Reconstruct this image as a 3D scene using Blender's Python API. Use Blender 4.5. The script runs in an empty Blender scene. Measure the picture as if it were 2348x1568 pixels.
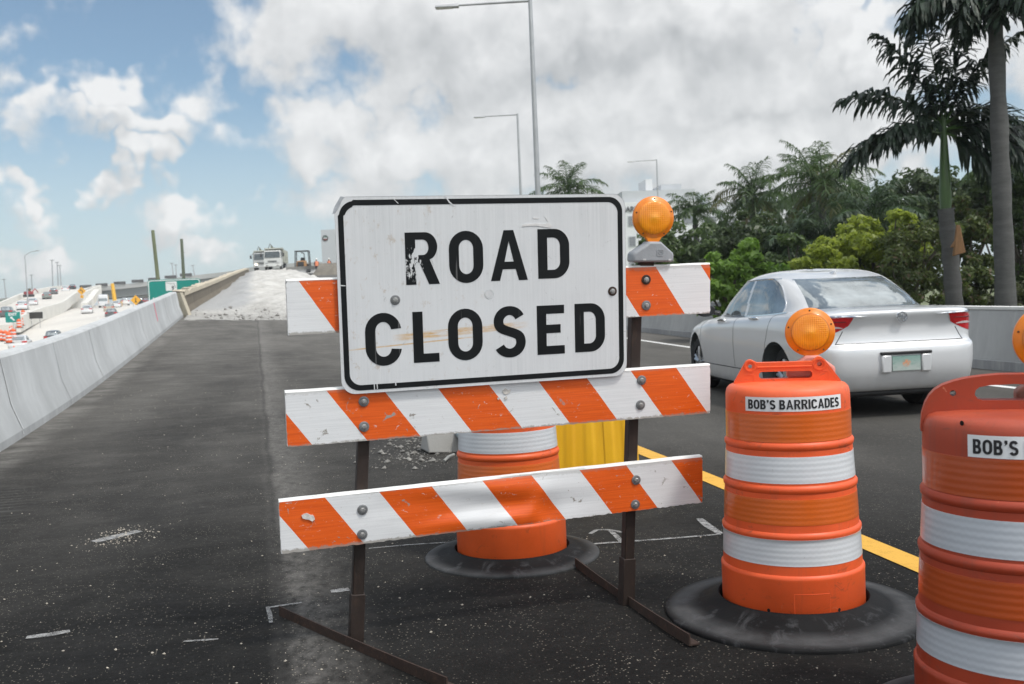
import bpy, bmesh, math, random
import numpy as np
from mathutils import Vector, Matrix, Euler, noise

random.seed(7)
RNG = np.random.default_rng(7)
SC = bpy.context.scene
COL = SC.collection
R = math.radians

# ------------------------------------------------------------------ camera
PW, PH, PF = 2347.0, 1568.0, 2280.0          # units of the measurements taken on the photograph
CAM_H, PITCH, ROLL = 1.30, R(2.31), R(2.4)
CAM = Vector((0, 0, CAM_H))
_f = Vector((0, math.cos(PITCH), -math.sin(PITCH)))
_u0 = Vector((0, math.sin(PITCH), math.cos(PITCH)))
_r0 = Vector((1, 0, 0))
CR = _r0 * math.cos(ROLL) - _u0 * math.sin(ROLL)
CU = _u0 * math.cos(ROLL) + _r0 * math.sin(ROLL)
CF = _f


def at(u, v, d):
    """World point seen at (u, v) of the photograph, d metres away along the view axis."""
    return CAM + d * (CF + (u - PW / 2) / PF * CR - (v - PH / 2) / PF * CU)


def on_z(u, v, z=0.0):
    """World point seen at (u, v) on the level plane of height z."""
    r = at(u, v, 1.0) - CAM
    return CAM + r * ((z - CAM_H) / r.z)


def cam2world(p):
    return CR * p[0] - CU * p[1] + CF * p[2]


cam_data = bpy.data.cameras.new('camera')
cam = bpy.data.objects.new('camera', cam_data)
COL.objects.link(cam)
mw = Matrix((CR, CU, -CF)).transposed().to_4x4()
mw.translation = CAM
cam.matrix_world = mw
cam_data.sensor_width = 36
cam_data.lens = 36 * PF / PW
cam_data.clip_start = 0.05
cam_data.clip_end = 6000
cam_data.dof.use_dof = True
cam_data.dof.focus_distance = 4.1
cam_data.dof.aperture_fstop = 6.3
SC.camera = cam

# ------------------------------------------------------------------ road frame (t across to the right, s along)
RA = math.atan(0.256)
RC, RS = math.cos(RA), math.sin(RA)


def road(t, s, z=0.0):
    return Vector((t * RC - s * RS, t * RS + s * RC, z))


def ts(p):
    return p[0] * RC + p[1] * RS, -p[0] * RS + p[1] * RC


def _prof(s):
    w = 3.0
    x = (s - 12.0) / w
    base = 0.052 * w * (math.log1p(math.exp(x)) if x < 30 else x)
    if s > 118:
        q = min(s, 175) - 118
        base -= 0.052 * (q * q) / 60
        if s > 175:
            base -= (s - 175) * 0.05
    return base


def G(t, s):
    k = min(1.08, max(0.45, 1 - 0.04 * (t + 2.5)))
    f = min(1.0, max(0.0, (s - 40) / 40))
    k += (1.0 - k) * f * f * (3 - 2 * f)
    return _prof(s) * k


def GW(x, y):
    t, s = ts((x, y))
    return G(t, s)


# ------------------------------------------------------------------ mesh builder
class MB:
    def __init__(self):
        self.v, self.f, self.m = [], [], []

    def add(self, vs, fs, mi=0):
        o = len(self.v)
        self.v.extend([tuple(p) for p in vs])
        self.f.extend([tuple(i + o for i in q) for q in fs])
        self.m.extend([mi] * len(fs))
        return self

    def box(self, c, s, M=None, mi=0):
        x, y, z = s[0] / 2, s[1] / 2, s[2] / 2
        vs = [Vector((i * x, j * y, k * z)) for i in (-1, 1) for j in (-1, 1) for k in (-1, 1)]
        if M is not None:
            vs = [M @ p for p in vs]
        vs = [p + Vector(c) for p in vs]
        return self.add(vs, [(0, 1, 3, 2), (4, 6, 7, 5), (0, 4, 5, 1), (2, 3, 7, 6), (0, 2, 6, 4), (1, 5, 7, 3)], mi)

    def hexa(self, b, t, mi=0):
        """Block between a lower and an upper quad (each four points, counter-clockwise from above)."""
        return self.add(list(b) + list(t), [(3, 2, 1, 0), (4, 5, 6, 7), (0, 1, 5, 4), (1, 2, 6, 5), (2, 3, 7, 6), (3, 0, 4, 7)], mi)

    def tube(self, pts, r, n=10, cap=True, mi=0):
        pts = [Vector(p) for p in pts]
        rs = r if isinstance(r, (list, tuple)) else [r] * len(pts)
        t0 = (pts[1] - pts[0]).normalized()
        a = t0.orthogonal().normalized()
        if abs(t0.z) < 0.9:
            a = t0.cross(Vector((0, 0, 1))).normalized()
        vs, fs = [], []
        for i, p in enumerate(pts):
            if i == 0:
                t = t0
            elif i == len(pts) - 1:
                t = (pts[i] - pts[i - 1]).normalized()
            else:
                t = ((pts[i] - pts[i - 1]).normalized() + (pts[i + 1] - pts[i]).normalized()).normalized()
            a = (a - t * a.dot(t)).normalized()
            b = t.cross(a)
            for k in range(n):
                w = 2 * math.pi * k / n
                vs.append(p + (a * math.cos(w) + b * math.sin(w)) * rs[i])
        for i in range(len(pts) - 1):
            for k in range(n):
                k2 = (k + 1) % n
                fs.append((i * n + k, i * n + k2, (i + 1) * n + k2, (i + 1) * n + k))
        if cap:
            fs.append(tuple(range(n - 1, -1, -1)))
            fs.append(tuple((len(pts) - 1) * n + k for k in range(n)))
        return self.add(vs, fs, mi)

    def lathe(self, prof, n=64, mi=0, axis='z', c=(0, 0, 0), close=True, a0=0, a1=2 * math.pi):
        """Profile of (radius, height); axis z, or y (height runs along -y, towards the front)."""
        vs, fs = [], []
        full = abs(a1 - a0 - 2 * math.pi) < 1e-6
        nn = n if full else n + 1
        for r, h in prof:
            for k in range(nn):
                w = a0 + (a1 - a0) * k / n
                x, y = r * math.cos(w), r * math.sin(w)
                vs.append((c[0] + x, c[1] + y, c[2] + h) if axis == 'z' else ((c[0] + x, c[1] - h, c[2] + y) if axis == 'y' else (c[0] + h, c[1] + x, c[2] + y)))
        for i in range(len(prof) - 1):
            for k in range(n):
                k2 = (k + 1) % nn
                fs.append((i * nn + k, i * nn + k2, (i + 1) * nn + k2, (i + 1) * nn + k))
        if close and full:
            fs.append(tuple(range(nn - 1, -1, -1)))
            fs.append(tuple((len(prof) - 1) * nn + k for k in range(nn)))
        return self.add(vs, fs, mi)

    def prism(self, poly, y0, y1, mi=0):
        """Polygon in x, z pushed from y0 to y1."""
        n = len(poly)
        vs = [(x, y0, z) for x, z in poly] + [(x, y1, z) for x, z in poly]
        fs = [tuple(range(n)), tuple(range(2 * n - 1, n - 1, -1))]
        fs += [(i, i + n, (i + 1) % n + n, (i + 1) % n) for i in range(n)]
        return self.add(vs, fs, mi)

    def plate(self, outer, holes, y0, y1, mi=0):
        """Outline with holes in x, z pushed from y0 to y1."""
        from mathutils.geometry import tessellate_polygon
        loops = [outer] + holes
        tris = tessellate_polygon([[Vector((x, z, 0)) for x, z in lp] for lp in loops])
        flat = [p for lp in loops for p in lp]
        n = len(flat)
        vs = [(x, y0, z) for x, z in flat] + [(x, y1, z) for x, z in flat]
        fs = [tuple(t) for t in tris] + [tuple(i + n for i in reversed(t)) for t in tris]
        o = 0
        for lp in loops:
            m = len(lp)
            fs += [(o + i, o + i + n, o + (i + 1) % m + n, o + (i + 1) % m) for i in range(m)]
            o += m
        return self.add(vs, fs, mi)

    def shape(self, loops, y0, y1, mi=0):
        """2-D loops in x, z (holes allowed) pushed from y0 (front) to y1."""
        cu = bpy.data.curves.new('shape', 'CURVE')
        cu.dimensions = '2D'
        cu.fill_mode = 'BOTH'
        cu.extrude = abs(y1 - y0) / 2
        for lp in loops:
            sp = cu.splines.new('POLY')
            sp.points.add(len(lp) - 1)
            for q, (x, z) in zip(sp.points, lp):
                q.co = (x, z, 0, 1)
            sp.use_cyclic_u = True
        ob = bpy.data.objects.new('shape', cu)
        me = bpy.data.meshes.new_from_object(ob)
        ym = (y0 + y1) / 2
        vs = [(p.co.x, ym - p.co.z, p.co.y) for p in me.vertices]
        fs = [tuple(p.vertices) for p in me.polygons]
        bpy.data.objects.remove(ob)
        bpy.data.curves.remove(cu)
        bpy.data.meshes.remove(me)
        return self.add(vs, fs, mi)

    def text(self, s, size, y0, y1, cx=0, cz=0, bold=0.0, xs=1.0, mi=0, width=None, bend=None):
        cu = bpy.data.curves.new('text', 'FONT')
        cu.body = s
        cu.size = size
        cu.offset = bold
        cu.extrude = abs(y1 - y0) / 2
        cu.align_x = 'CENTER'
        cu.align_y = 'CENTER'
        cu.resolution_u = 4
        ob = bpy.data.objects.new('text', cu)
        me = bpy.data.meshes.new_from_object(ob)
        co = np.array([tuple(p.co) for p in me.vertices])
        fs = [tuple(p.vertices) for p in me.polygons]
        bpy.data.objects.remove(ob)
        bpy.data.curves.remove(cu)
        bpy.data.meshes.remove(me)
        x0, x1 = co[:, 0].min(), co[:, 0].max()
        z0, z1 = co[:, 1].min(), co[:, 1].max()
        k = xs if width is None else width / (x1 - x0)
        kz = size / (z1 - z0)
        ym = (y0 + y1) / 2
        vs = [((p[0] - (x0 + x1) / 2) * k + cx, ym - p[2], (p[1] - (z0 + z1) / 2) * kz + cz) for p in co]
        if bend:
            vs = [bend(p) for p in vs]
        return self.add(vs, fs, mi)

    def build(self, name, mats, parent=None, smooth=False, bevel=0, seg=2, sharp=35, M=None, subsurf=0):
        me = bpy.data.meshes.new(name)
        me.from_pydata(self.v, [], self.f)
        if M is not None:
            me.transform(M)
        for m in (mats if isinstance(mats, (list, tuple)) else [mats]):
            me.materials.append(m)
        if any(self.m):
            me.polygons.foreach_set('material_index', self.m)
        return finish(me, name, parent, smooth, bevel, seg, sharp, subsurf)


def finish(me, name, parent=None, smooth=False, bevel=0, seg=2, sharp=35, subsurf=0, recalc=True):
    if recalc:
        bm = bmesh.new()
        bm.from_mesh(me)
        bmesh.ops.recalc_face_normals(bm, faces=bm.faces)
        bm.to_mesh(me)
        bm.free()
    me.update()
    if smooth or bevel:
        me.polygons.foreach_set('use_smooth', [True] * len(me.polygons))
        me.set_sharp_from_angle(angle=R(sharp))
    o = bpy.data.objects.new(name, me)
    COL.objects.link(o)
    if parent is not None:
        o.parent = parent
    if bevel:
        b = o.modifiers.new('bevel', 'BEVEL')
        b.width = bevel
        b.segments = seg
        b.limit_method = 'ANGLE'
        b.angle_limit = R(40)
        b.harden_normals = False
    if subsurf:
        b = o.modifiers.new('subsurf', 'SUBSURF')
        b.levels = b.render_levels = subsurf
    return o


def tag(o, label, cat=None, group=None, kind=None):
    if label:
        o['label'] = label
    if cat:
        o['category'] = cat
    if group:
        o['group'] = group
    if kind:
        o['kind'] = kind
    return o


def thing(name, label, cat, loc=(0, 0, 0), rz=0.0, group=None, M=None):
    o = bpy.data.objects.new(name, None)
    o.empty_display_size = 0.1
    COL.objects.link(o)
    if M is not None:
        o.matrix_world = M
    else:
        o.location = loc
        o.rotation_euler = (0, 0, rz)
    return tag(o, label, cat, group)


def struct(o):
    o['kind'] = 'structure'
    return o


def dup(root, loc, rz, label, group=None):
    r = root.copy()
    COL.objects.link(r)
    r.location = loc
    r.rotation_euler = (0, 0, rz)
    r['label'] = label
    if group:
        r['group'] = group
    for ch in root.children:
        c = ch.copy()
        COL.objects.link(c)
        c.parent = r
        for g in ch.children:
            d = g.copy()
            COL.objects.link(d)
            d.parent = c
    return r


def rrect(x0, x1, z0, z1, r, n=8):
    pts = []
    for cx, cz, a in ((x1 - r, z0 + r, -90), (x1 - r, z1 - r, 0), (x0 + r, z1 - r, 90), (x0 + r, z0 + r, 180)):
        for k in range(n + 1):
            w = R(a + 90 * k / n)
            pts.append((cx + r * math.cos(w), cz + r * math.sin(w)))
    return pts


# ------------------------------------------------------------------ materials
class Mat:
    def __init__(self, name):
        self.m = bpy.data.materials.new(name)
        self.m.use_nodes = True
        self.nt = self.m.node_tree
        self.b = self.nt.nodes['Principled BSDF']
        self.out = self.nt.nodes['Material Output']

    def n(self, t, ins=None, out=0, **props):
        nd = self.nt.nodes.new('ShaderNode' + t)
        for k, v in props.items():
            setattr(nd, k, v)
        for k, v in (ins or {}).items():
            s = nd.inputs[k]
            if isinstance(v, bpy.types.NodeSocket):
                self.nt.links.new(v, s)
            else:
                s.default_value = (*v, 1.0) if (isinstance(v, (tuple, list)) and len(v) == 3 and s.type == 'RGBA') else v
        return nd.outputs[out]

    def set(self, **kw):
        for k, v in kw.items():
            k = {'col': 'Base Color', 'rough': 'Roughness', 'metal': 'Metallic', 'norm': 'Normal', 'alpha': 'Alpha', 'ior': 'IOR', 'coat': 'Coat Weight', 'coatr': 'Coat Roughness', 'spec': 'Specular IOR Level', 'trans': 'Transmission Weight', 'emit': 'Emission Color', 'emits': 'Emission Strength'}[k]
            s = self.b.inputs[k]
            if isinstance(v, bpy.types.NodeSocket):
                self.nt.links.new(v, s)
            else:
                s.default_value = (*v, 1.0) if (isinstance(v, (tuple, list)) and len(v) == 3 and s.type == 'RGBA') else v
        return self

    def pos(self, scale=(1, 1, 1), rot=(0, 0, 0), loc=(0, 0, 0), kind='Object'):
        tc = self.nt.nodes.new('ShaderNodeTexCoord').outputs[kind]
        return self.n('Mapping', {'Vector': tc, 'Scale': scale, 'Rotation': rot, 'Location': loc})

    def xyz(self, kind='Object'):
        tc = self.nt.nodes.new('ShaderNodeTexCoord').outputs[kind]
        nd = self.nt.nodes.new('ShaderNodeSeparateXYZ')
        self.nt.links.new(tc, nd.inputs[0])
        return nd.outputs[0], nd.outputs[1], nd.outputs[2]

    def noise(self, vec, scale, detail=5, rough=0.6, dist=0.0):
        return self.n('TexNoise', {'Vector': vec, 'Scale': scale, 'Detail': detail, 'Roughness': rough, 'Distortion': dist})

    def ramp(self, f, a, b, lo=0.0, hi=1.0):
        return self.n('MapRange', {'Value': f, 'From Min': a, 'From Max': b, 'To Min': lo, 'To Max': hi})

    def mix(self, f, a, b):
        nd = self.nt.nodes.new('ShaderNodeMix')
        nd.data_type = 'RGBA'
        for i, v in ((0, f), (6, a), (7, b)):
            s = nd.inputs[i]
            if isinstance(v, bpy.types.NodeSocket):
                self.nt.links.new(v, s)
            else:
                s.default_value = (*v, 1.0) if isinstance(v, (tuple, list)) else v
        return nd.outputs[2]

    def math(self, op, a, b=0.0, c=0.0):
        return self.n('Math', {0: a, 1: b, 2: c}, operation=op)

    def bump(self, h, strength=0.3, dist=0.01):
        return self.n('Bump', {'Height': h, 'Strength': strength, 'Distance': dist})


def plain(name, col, rough=0.6, var=0.15, scale=6.0, bump=0.0, bscale=60.0, metal=0.0, coat=0.0, stretch=(1, 1, 1), dirt=None, dirt_amt=0.5, ior=1.5):
    """Surface with two scales of colour variation, optional dirt patches and fine relief."""
    M = Mat(name)
    p = M.pos(stretch)
    n1 = M.noise(p, scale, 6, 0.65)
    k = M.ramp(n1, 0.3, 0.7)
    lo = tuple(c * (1 - var) for c in col)
    hi = tuple(min(1, c * (1 + var)) for c in col)
    c = M.mix(k, lo, hi)
    if dirt is not None:
        n2 = M.noise(M.pos(stretch, loc=(3.1, 7.7, 1.3)), scale * 2.7, 8, 0.7)
        c = M.mix(M.ramp(n2, 0.55, 0.78, 0, dirt_amt), c, dirt)
    rr = M.ramp(n1, 0.3, 0.7, max(0, rough - 0.08), min(1, rough + 0.08))
    M.set(col=c, rough=rr, metal=metal, coat=coat, ior=ior)
    if bump:
        M.set(norm=M.bump(M.noise(M.pos(), bscale, 4, 0.6), bump, 0.004))
    return M.m
# ------------------------------------------------------------------ sky, clouds, sun
SUN_EL, SUN_AZ = R(58), R(128)               # azimuth measured from +Y towards +X: high, to the right and behind the camera
SKY_S = 0.10
GLOW = 2.7
SUN_DIR = Vector((math.sin(SUN_AZ) * math.cos(SUN_EL), math.cos(SUN_AZ) * math.cos(SUN_EL), math.sin(SUN_EL)))


def build_world():
    w = bpy.data.worlds.new('World')
    SC.world = w
    w.use_nodes = True
    nt = w.node_tree
    nt.nodes.clear()

    def n(tree, t, ins=None, out=0, **props):
        nd = tree.nodes.new('ShaderNode' + t)
        for k, v in props.items():
            setattr(nd, k, v)
        for k, v in (ins or {}).items():
            s = nd.inputs[k]
            if isinstance(v, bpy.types.NodeSocket):
                tree.links.new(v, s)
            else:
                s.default_value = v
        return nd.outputs[out]

    # cloud density as a group of (azimuth, elevation)
    g = bpy.data.node_groups.new('cloud_density', 'ShaderNodeTree')
    g.interface.new_socket('Dir', in_out='INPUT', socket_type='NodeSocketVector')
    g.interface.new_socket('Density', in_out='OUTPUT', socket_type='NodeSocketFloat')
    g.interface.new_socket('Dark', in_out='OUTPUT', socket_type='NodeSocketFloat')
    gi = g.nodes.new('NodeGroupInput').outputs[0]
    go = g.nodes.new('NodeGroupOutput')
    warp = n(g, 'TexNoise', {'Vector': gi, 'Scale': 12.0, 'Detail': 3.0, 'Roughness': 0.6}, out=1, noise_dimensions='2D')
    warp = n(g, 'VectorMath', {0: warp, 1: (0.5, 0.5, 0.5)}, operation='SUBTRACT')
    wv = n(g, 'VectorMath', {0: warp, 3: 0.15}, operation='SCALE')
    wd = n(g, 'VectorMath', {0: gi, 1: wv}, operation='ADD')

    def uv(u, v):
        d = (at(u, v, 1.0) - CAM).normalized()
        return math.atan2(d.x, d.y), math.asin(d.z)

    blobs = [(1050, 60, 540, 270, 1.55), (1550, 120, 540, 270, 1.6), (1250, 330, 640, 190, 1.45), (800, 330, 260, 150, .95),
             (800, 40, 230, 190, 1.1), (2000, 160, 330, 200, 1.25), (1780, 330, 500, 170, 1.3), (1450, 450, 850, 130, 1.05), (1000, 480, 440, 110, .8),
             (640, 340, 120, 80, .55), (1200, 590, 900, 110, .45), (285, 208, 82, 84, .95), (345, 290, 140, 62, .95), (190, 275, 165, 54, .82), (60, 268, 120, 56, .6), (250, 320, 190, 32, .6),
             (5, 400, 75, 75, 1.0), (320, 380, 100, 58, .95), (220, 415, 80, 55, .9), (430, 480, 130, 60, .85), (520, 240, 70, 60, .36), (480, 260, 60, 50, .2),
             (100, 500, 150, 50, .42), (540, 570, 100, 35, .42), (150, 600, 110, 35, .45), (640, 470, 110, 45, .42), (20, 300, 60, 40, .5),
             (2150, 350, 260, 130, .75), (2400, 120, 300, 250, .9), (-250, 300, 180, 120, .8), (2900, 300, 420, 260, 1.0)]
    holes = [(1790, 10, 40, 45, .4), (1995, 40, 45, 70, .6), (2200, 440, 160, 90, .45), (2060, 240, 90, 60, .25)]
    dark = [(1380, 130, 420, 85, .75), (1600, 130, 300, 80, .6), (1050, 150, 160, 70, .35), (1880, 230, 260, 60, .5), (1250, 330, 300, 40, .3), (330, 330, 130, 26, .35), (1330, 30, 200, 60, .35)]
    def field(lst):
        tot = None
        for (u, v, ru, rv, k) in lst:
            a, e = uv(u, v)
            a1, e1 = uv(u + ru, v)
            _, e2 = uv(u, v - rv)
            sa, se = 1 / max(1e-3, abs(a1 - a)), 1 / max(1e-3, abs(e2 - e))
            p = n(g, 'VectorMath', {0: wd, 1: (a, e, 0)}, operation='SUBTRACT')
            p = n(g, 'VectorMath', {0: p, 1: (sa, se, 0)}, operation='MULTIPLY')
            l = n(g, 'VectorMath', {0: p}, out=1, operation='LENGTH')
            s = n(g, 'MapRange', {'Value': l, 'From Min': 1.3, 'From Max': 0.2, 'To Min': 0.0, 'To Max': k}, interpolation_type='SMOOTHSTEP')
            tot = s if tot is None else n(g, 'Math', {0: tot, 1: s}, operation='MAXIMUM')
        return tot

    tot = n(g, 'Math', {0: field(blobs), 1: field(holes)}, operation='SUBTRACT')
    drk = field(dark)
    # cloud cover all round the rest of the sky, outside the photograph's field
    sep = g.nodes.new('ShaderNodeSeparateXYZ')
    g.links.new(gi, sep.inputs[0])
    aa = n(g, 'Math', {0: sep.outputs[0]}, operation='ABSOLUTE')
    away = n(g, 'MapRange', {'Value': aa, 'From Min': 0.75, 'From Max': 1.3})
    high = n(g, 'MapRange', {'Value': sep.outputs[1], 'From Min': 0.36, 'From Max': 0.7})
    rest = n(g, 'Math', {0: away, 1: high}, operation='MAXIMUM')
    big = n(g, 'TexNoise', {'Vector': gi, 'Scale': 2.2, 'Detail': 3.0}, noise_dimensions='2D')
    rest = n(g, 'Math', {0: rest, 1: n(g, 'MapRange', {'Value': big, 'From Min': 0.36, 'From Max': 0.52, 'To Max': 1.0})}, operation='MULTIPLY')
    tot = n(g, 'Math', {0: tot, 1: rest}, operation='MAXIMUM')
    f1 = n(g, 'TexNoise', {'Vector': gi, 'Scale': 11.0, 'Detail': 8.0, 'Roughness': 0.6}, noise_dimensions='2D')
    f1 = n(g, 'Math', {0: f1, 1: 0.5}, operation='SUBTRACT')
    vo = g.nodes.new('ShaderNodeTexVoronoi')
    vo.voronoi_dimensions = '2D'
    vo.feature = 'SMOOTH_F1'
    g.links.new(n(g, 'VectorMath', {0: gi, 1: n(g, 'VectorMath', {0: warp, 3: 0.05}, operation='SCALE')}, operation='ADD'), vo.inputs['Vector'])
    vo.inputs['Scale'].default_value = 17.0
    vo.inputs['Detail'].default_value = 2.0
    vo.inputs['Roughness'].default_value = 0.55
    vo.inputs['Smoothness'].default_value = 0.5
    puff = n(g, 'Math', {0: vo.outputs['Distance'], 1: -0.62, 2: 0.47}, operation='MULTIPLY_ADD')
    f1 = n(g, 'Math', {0: puff, 1: 0.45, 2: f1}, operation='MULTIPLY_ADD')
    d = n(g, 'Math', {0: f1, 1: 2.0, 2: tot}, operation='MULTIPLY_ADD')
    g.links.new(d, go.inputs[0])
    g.links.new(drk, go.inputs[1])

    tc = n(nt, 'TexCoord', out=0)
    sx = nt.nodes.new('ShaderNodeSeparateXYZ')
    nt.links.new(tc, sx.inputs[0])
    az = n(nt, 'Math', {0: sx.outputs[0], 1: sx.outputs[1]}, operation='ARCTAN2')
    el = n(nt, 'Math', {0: sx.outputs[2]}, operation='ARCSINE')
    cb = nt.nodes.new('ShaderNodeCombineXYZ')
    nt.links.new(az, cb.inputs[0])
    nt.links.new(el, cb.inputs[1])
    dirv = cb.outputs[0]

    def dens(off):
        nd = nt.nodes.new('ShaderNodeGroup')
        nd.node_tree = g
        v = n(nt, 'VectorMath', {0: dirv, 1: off}, operation='ADD')
        nt.links.new(v, nd.inputs[0])
        return nd.outputs[0], nd.outputs[1]

    (d0, drk), (d1, _x) = dens((0, 0, 0)), dens((0.012, 0.030, 0))
    cover = n(nt, 'MapRange', {'Value': d0, 'From Min': 0.08, 'From Max': 0.86}, interpolation_type='SMOOTHSTEP')
    edge = n(nt, 'Math', {0: d0, 1: d1}, operation='SUBTRACT')
    low = n(nt, 'TexNoise', {'Vector': dirv, 'Scale': 6.0, 'Detail': 5.0, 'Roughness': 0.55}, noise_dimensions='2D')
    lit = n(nt, 'Math', {0: edge, 1: 0.42, 2: 0.67}, operation='MULTIPLY_ADD')
    lit = n(nt, 'Math', {0: low, 1: 0.4, 2: n(nt, 'Math', {0: lit, 1: -0.20}, operation='ADD')}, operation='MULTIPLY_ADD')
    sky = nt.nodes.new('ShaderNodeTexSky')
    sky.sky_type = 'NISHITA'
    sky.sun_disc = False
    sky.sun_elevation = SUN_EL
    sky.sun_rotation = SUN_AZ
    sky.altitude = 0
    sky.air_density = 1.0
    sky.dust_density = 0.7
    sky.ozone_density = 1.0

    def mix(f, a, b):
        nd = nt.nodes.new('ShaderNodeMix')
        nd.data_type = 'RGBA'
        for i, v in ((0, f), (6, a), (7, b)):
            s = nd.inputs[i]
            if isinstance(v, bpy.types.NodeSocket):
                nt.links.new(v, s)
            else:
                s.default_value = (*v, 1) if isinstance(v, tuple) else v
        return nd.outputs[2]

    K = 1 / SKY_S
    white = tuple(K * c for c in CLOUD_WHITE)
    grey = tuple(K * c for c in CLOUD_GREY)
    shade = n(nt, 'Math', {0: drk, 1: -0.42, 2: lit}, operation='MULTIPLY_ADD', use_clamp=True)
    cloud = mix(shade, grey, white)
    # cloud nearer the sun is brighter
    sd_ = n(nt, 'VectorMath', {0: tc, 1: tuple(SUN_DIR)}, out=1, operation='DOT_PRODUCT')
    glow = n(nt, 'MapRange', {'Value': sd_, 'From Min': 0.15, 'From Max': 1.0, 'To Min': 1.0, 'To Max': GLOW}, interpolation_type='SMOOTHSTEP')
    cloud = n(nt, 'VectorMath', {0: cloud, 3: glow}, operation='SCALE')
    # thin white veil towards the horizon
    veil = n(nt, 'MapRange', {'Value': el, 'From Min': 0.24, 'From Max': 0.0, 'To Min': 0.10, 'To Max': 0.74}, interpolation_type='SMOOTHSTEP')
    skyc = n(nt, 'VectorMath', {0: sky.outputs[0], 1: (0.92, 1.04, 1.05)}, operation='MULTIPLY')
    base = mix(veil, skyc, tuple(K * c for c in HORIZON))
    cov2 = n(nt, 'Math', {0: cover, 1: 0.94}, operation='MULTIPLY')
    col = mix(cov2, base, cloud)
    bg = nt.nodes.new('ShaderNodeBackground')
    nt.links.new(col, bg.inputs[0])
    bg.inputs[1].default_value = SKY_S
    wo = nt.nodes.new('ShaderNodeOutputWorld')
    nt.links.new(bg.outputs[0], wo.inputs[0])
    w.cycles.sampling_method = 'MANUAL'
    w.cycles.sample_map_resolution = 512


CLOUD_WHITE = (0.84, 0.845, 0.845)
CLOUD_GREY = (0.44, 0.455, 0.465)
HORIZON = (0.60, 0.685, 0.745)
build_world()
sd = bpy.data.lights.new('sun', 'SUN')
sd.energy = 2.1
sd.angle = R(8)
sd.color = (1.0, 0.95, 0.88)
sun = bpy.data.objects.new('sun', sd)
COL.objects.link(sun)
_sd = Vector((math.sin(SUN_AZ) * math.cos(SUN_EL), math.cos(SUN_AZ) * math.cos(SUN_EL), math.sin(SUN_EL)))
sun.rotation_euler = (-_sd).to_track_quat('-Z', 'Y').to_euler()
SC.view_settings.view_transform = 'Standard'
SC.view_settings.look = 'None'
SC.view_settings.exposure = 0.13
SC.view_settings.gamma = 1.0
SC.render.engine = 'CYCLES'
SC.cycles.max_bounces = 6
SC.cycles.use_denoising = True


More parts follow.
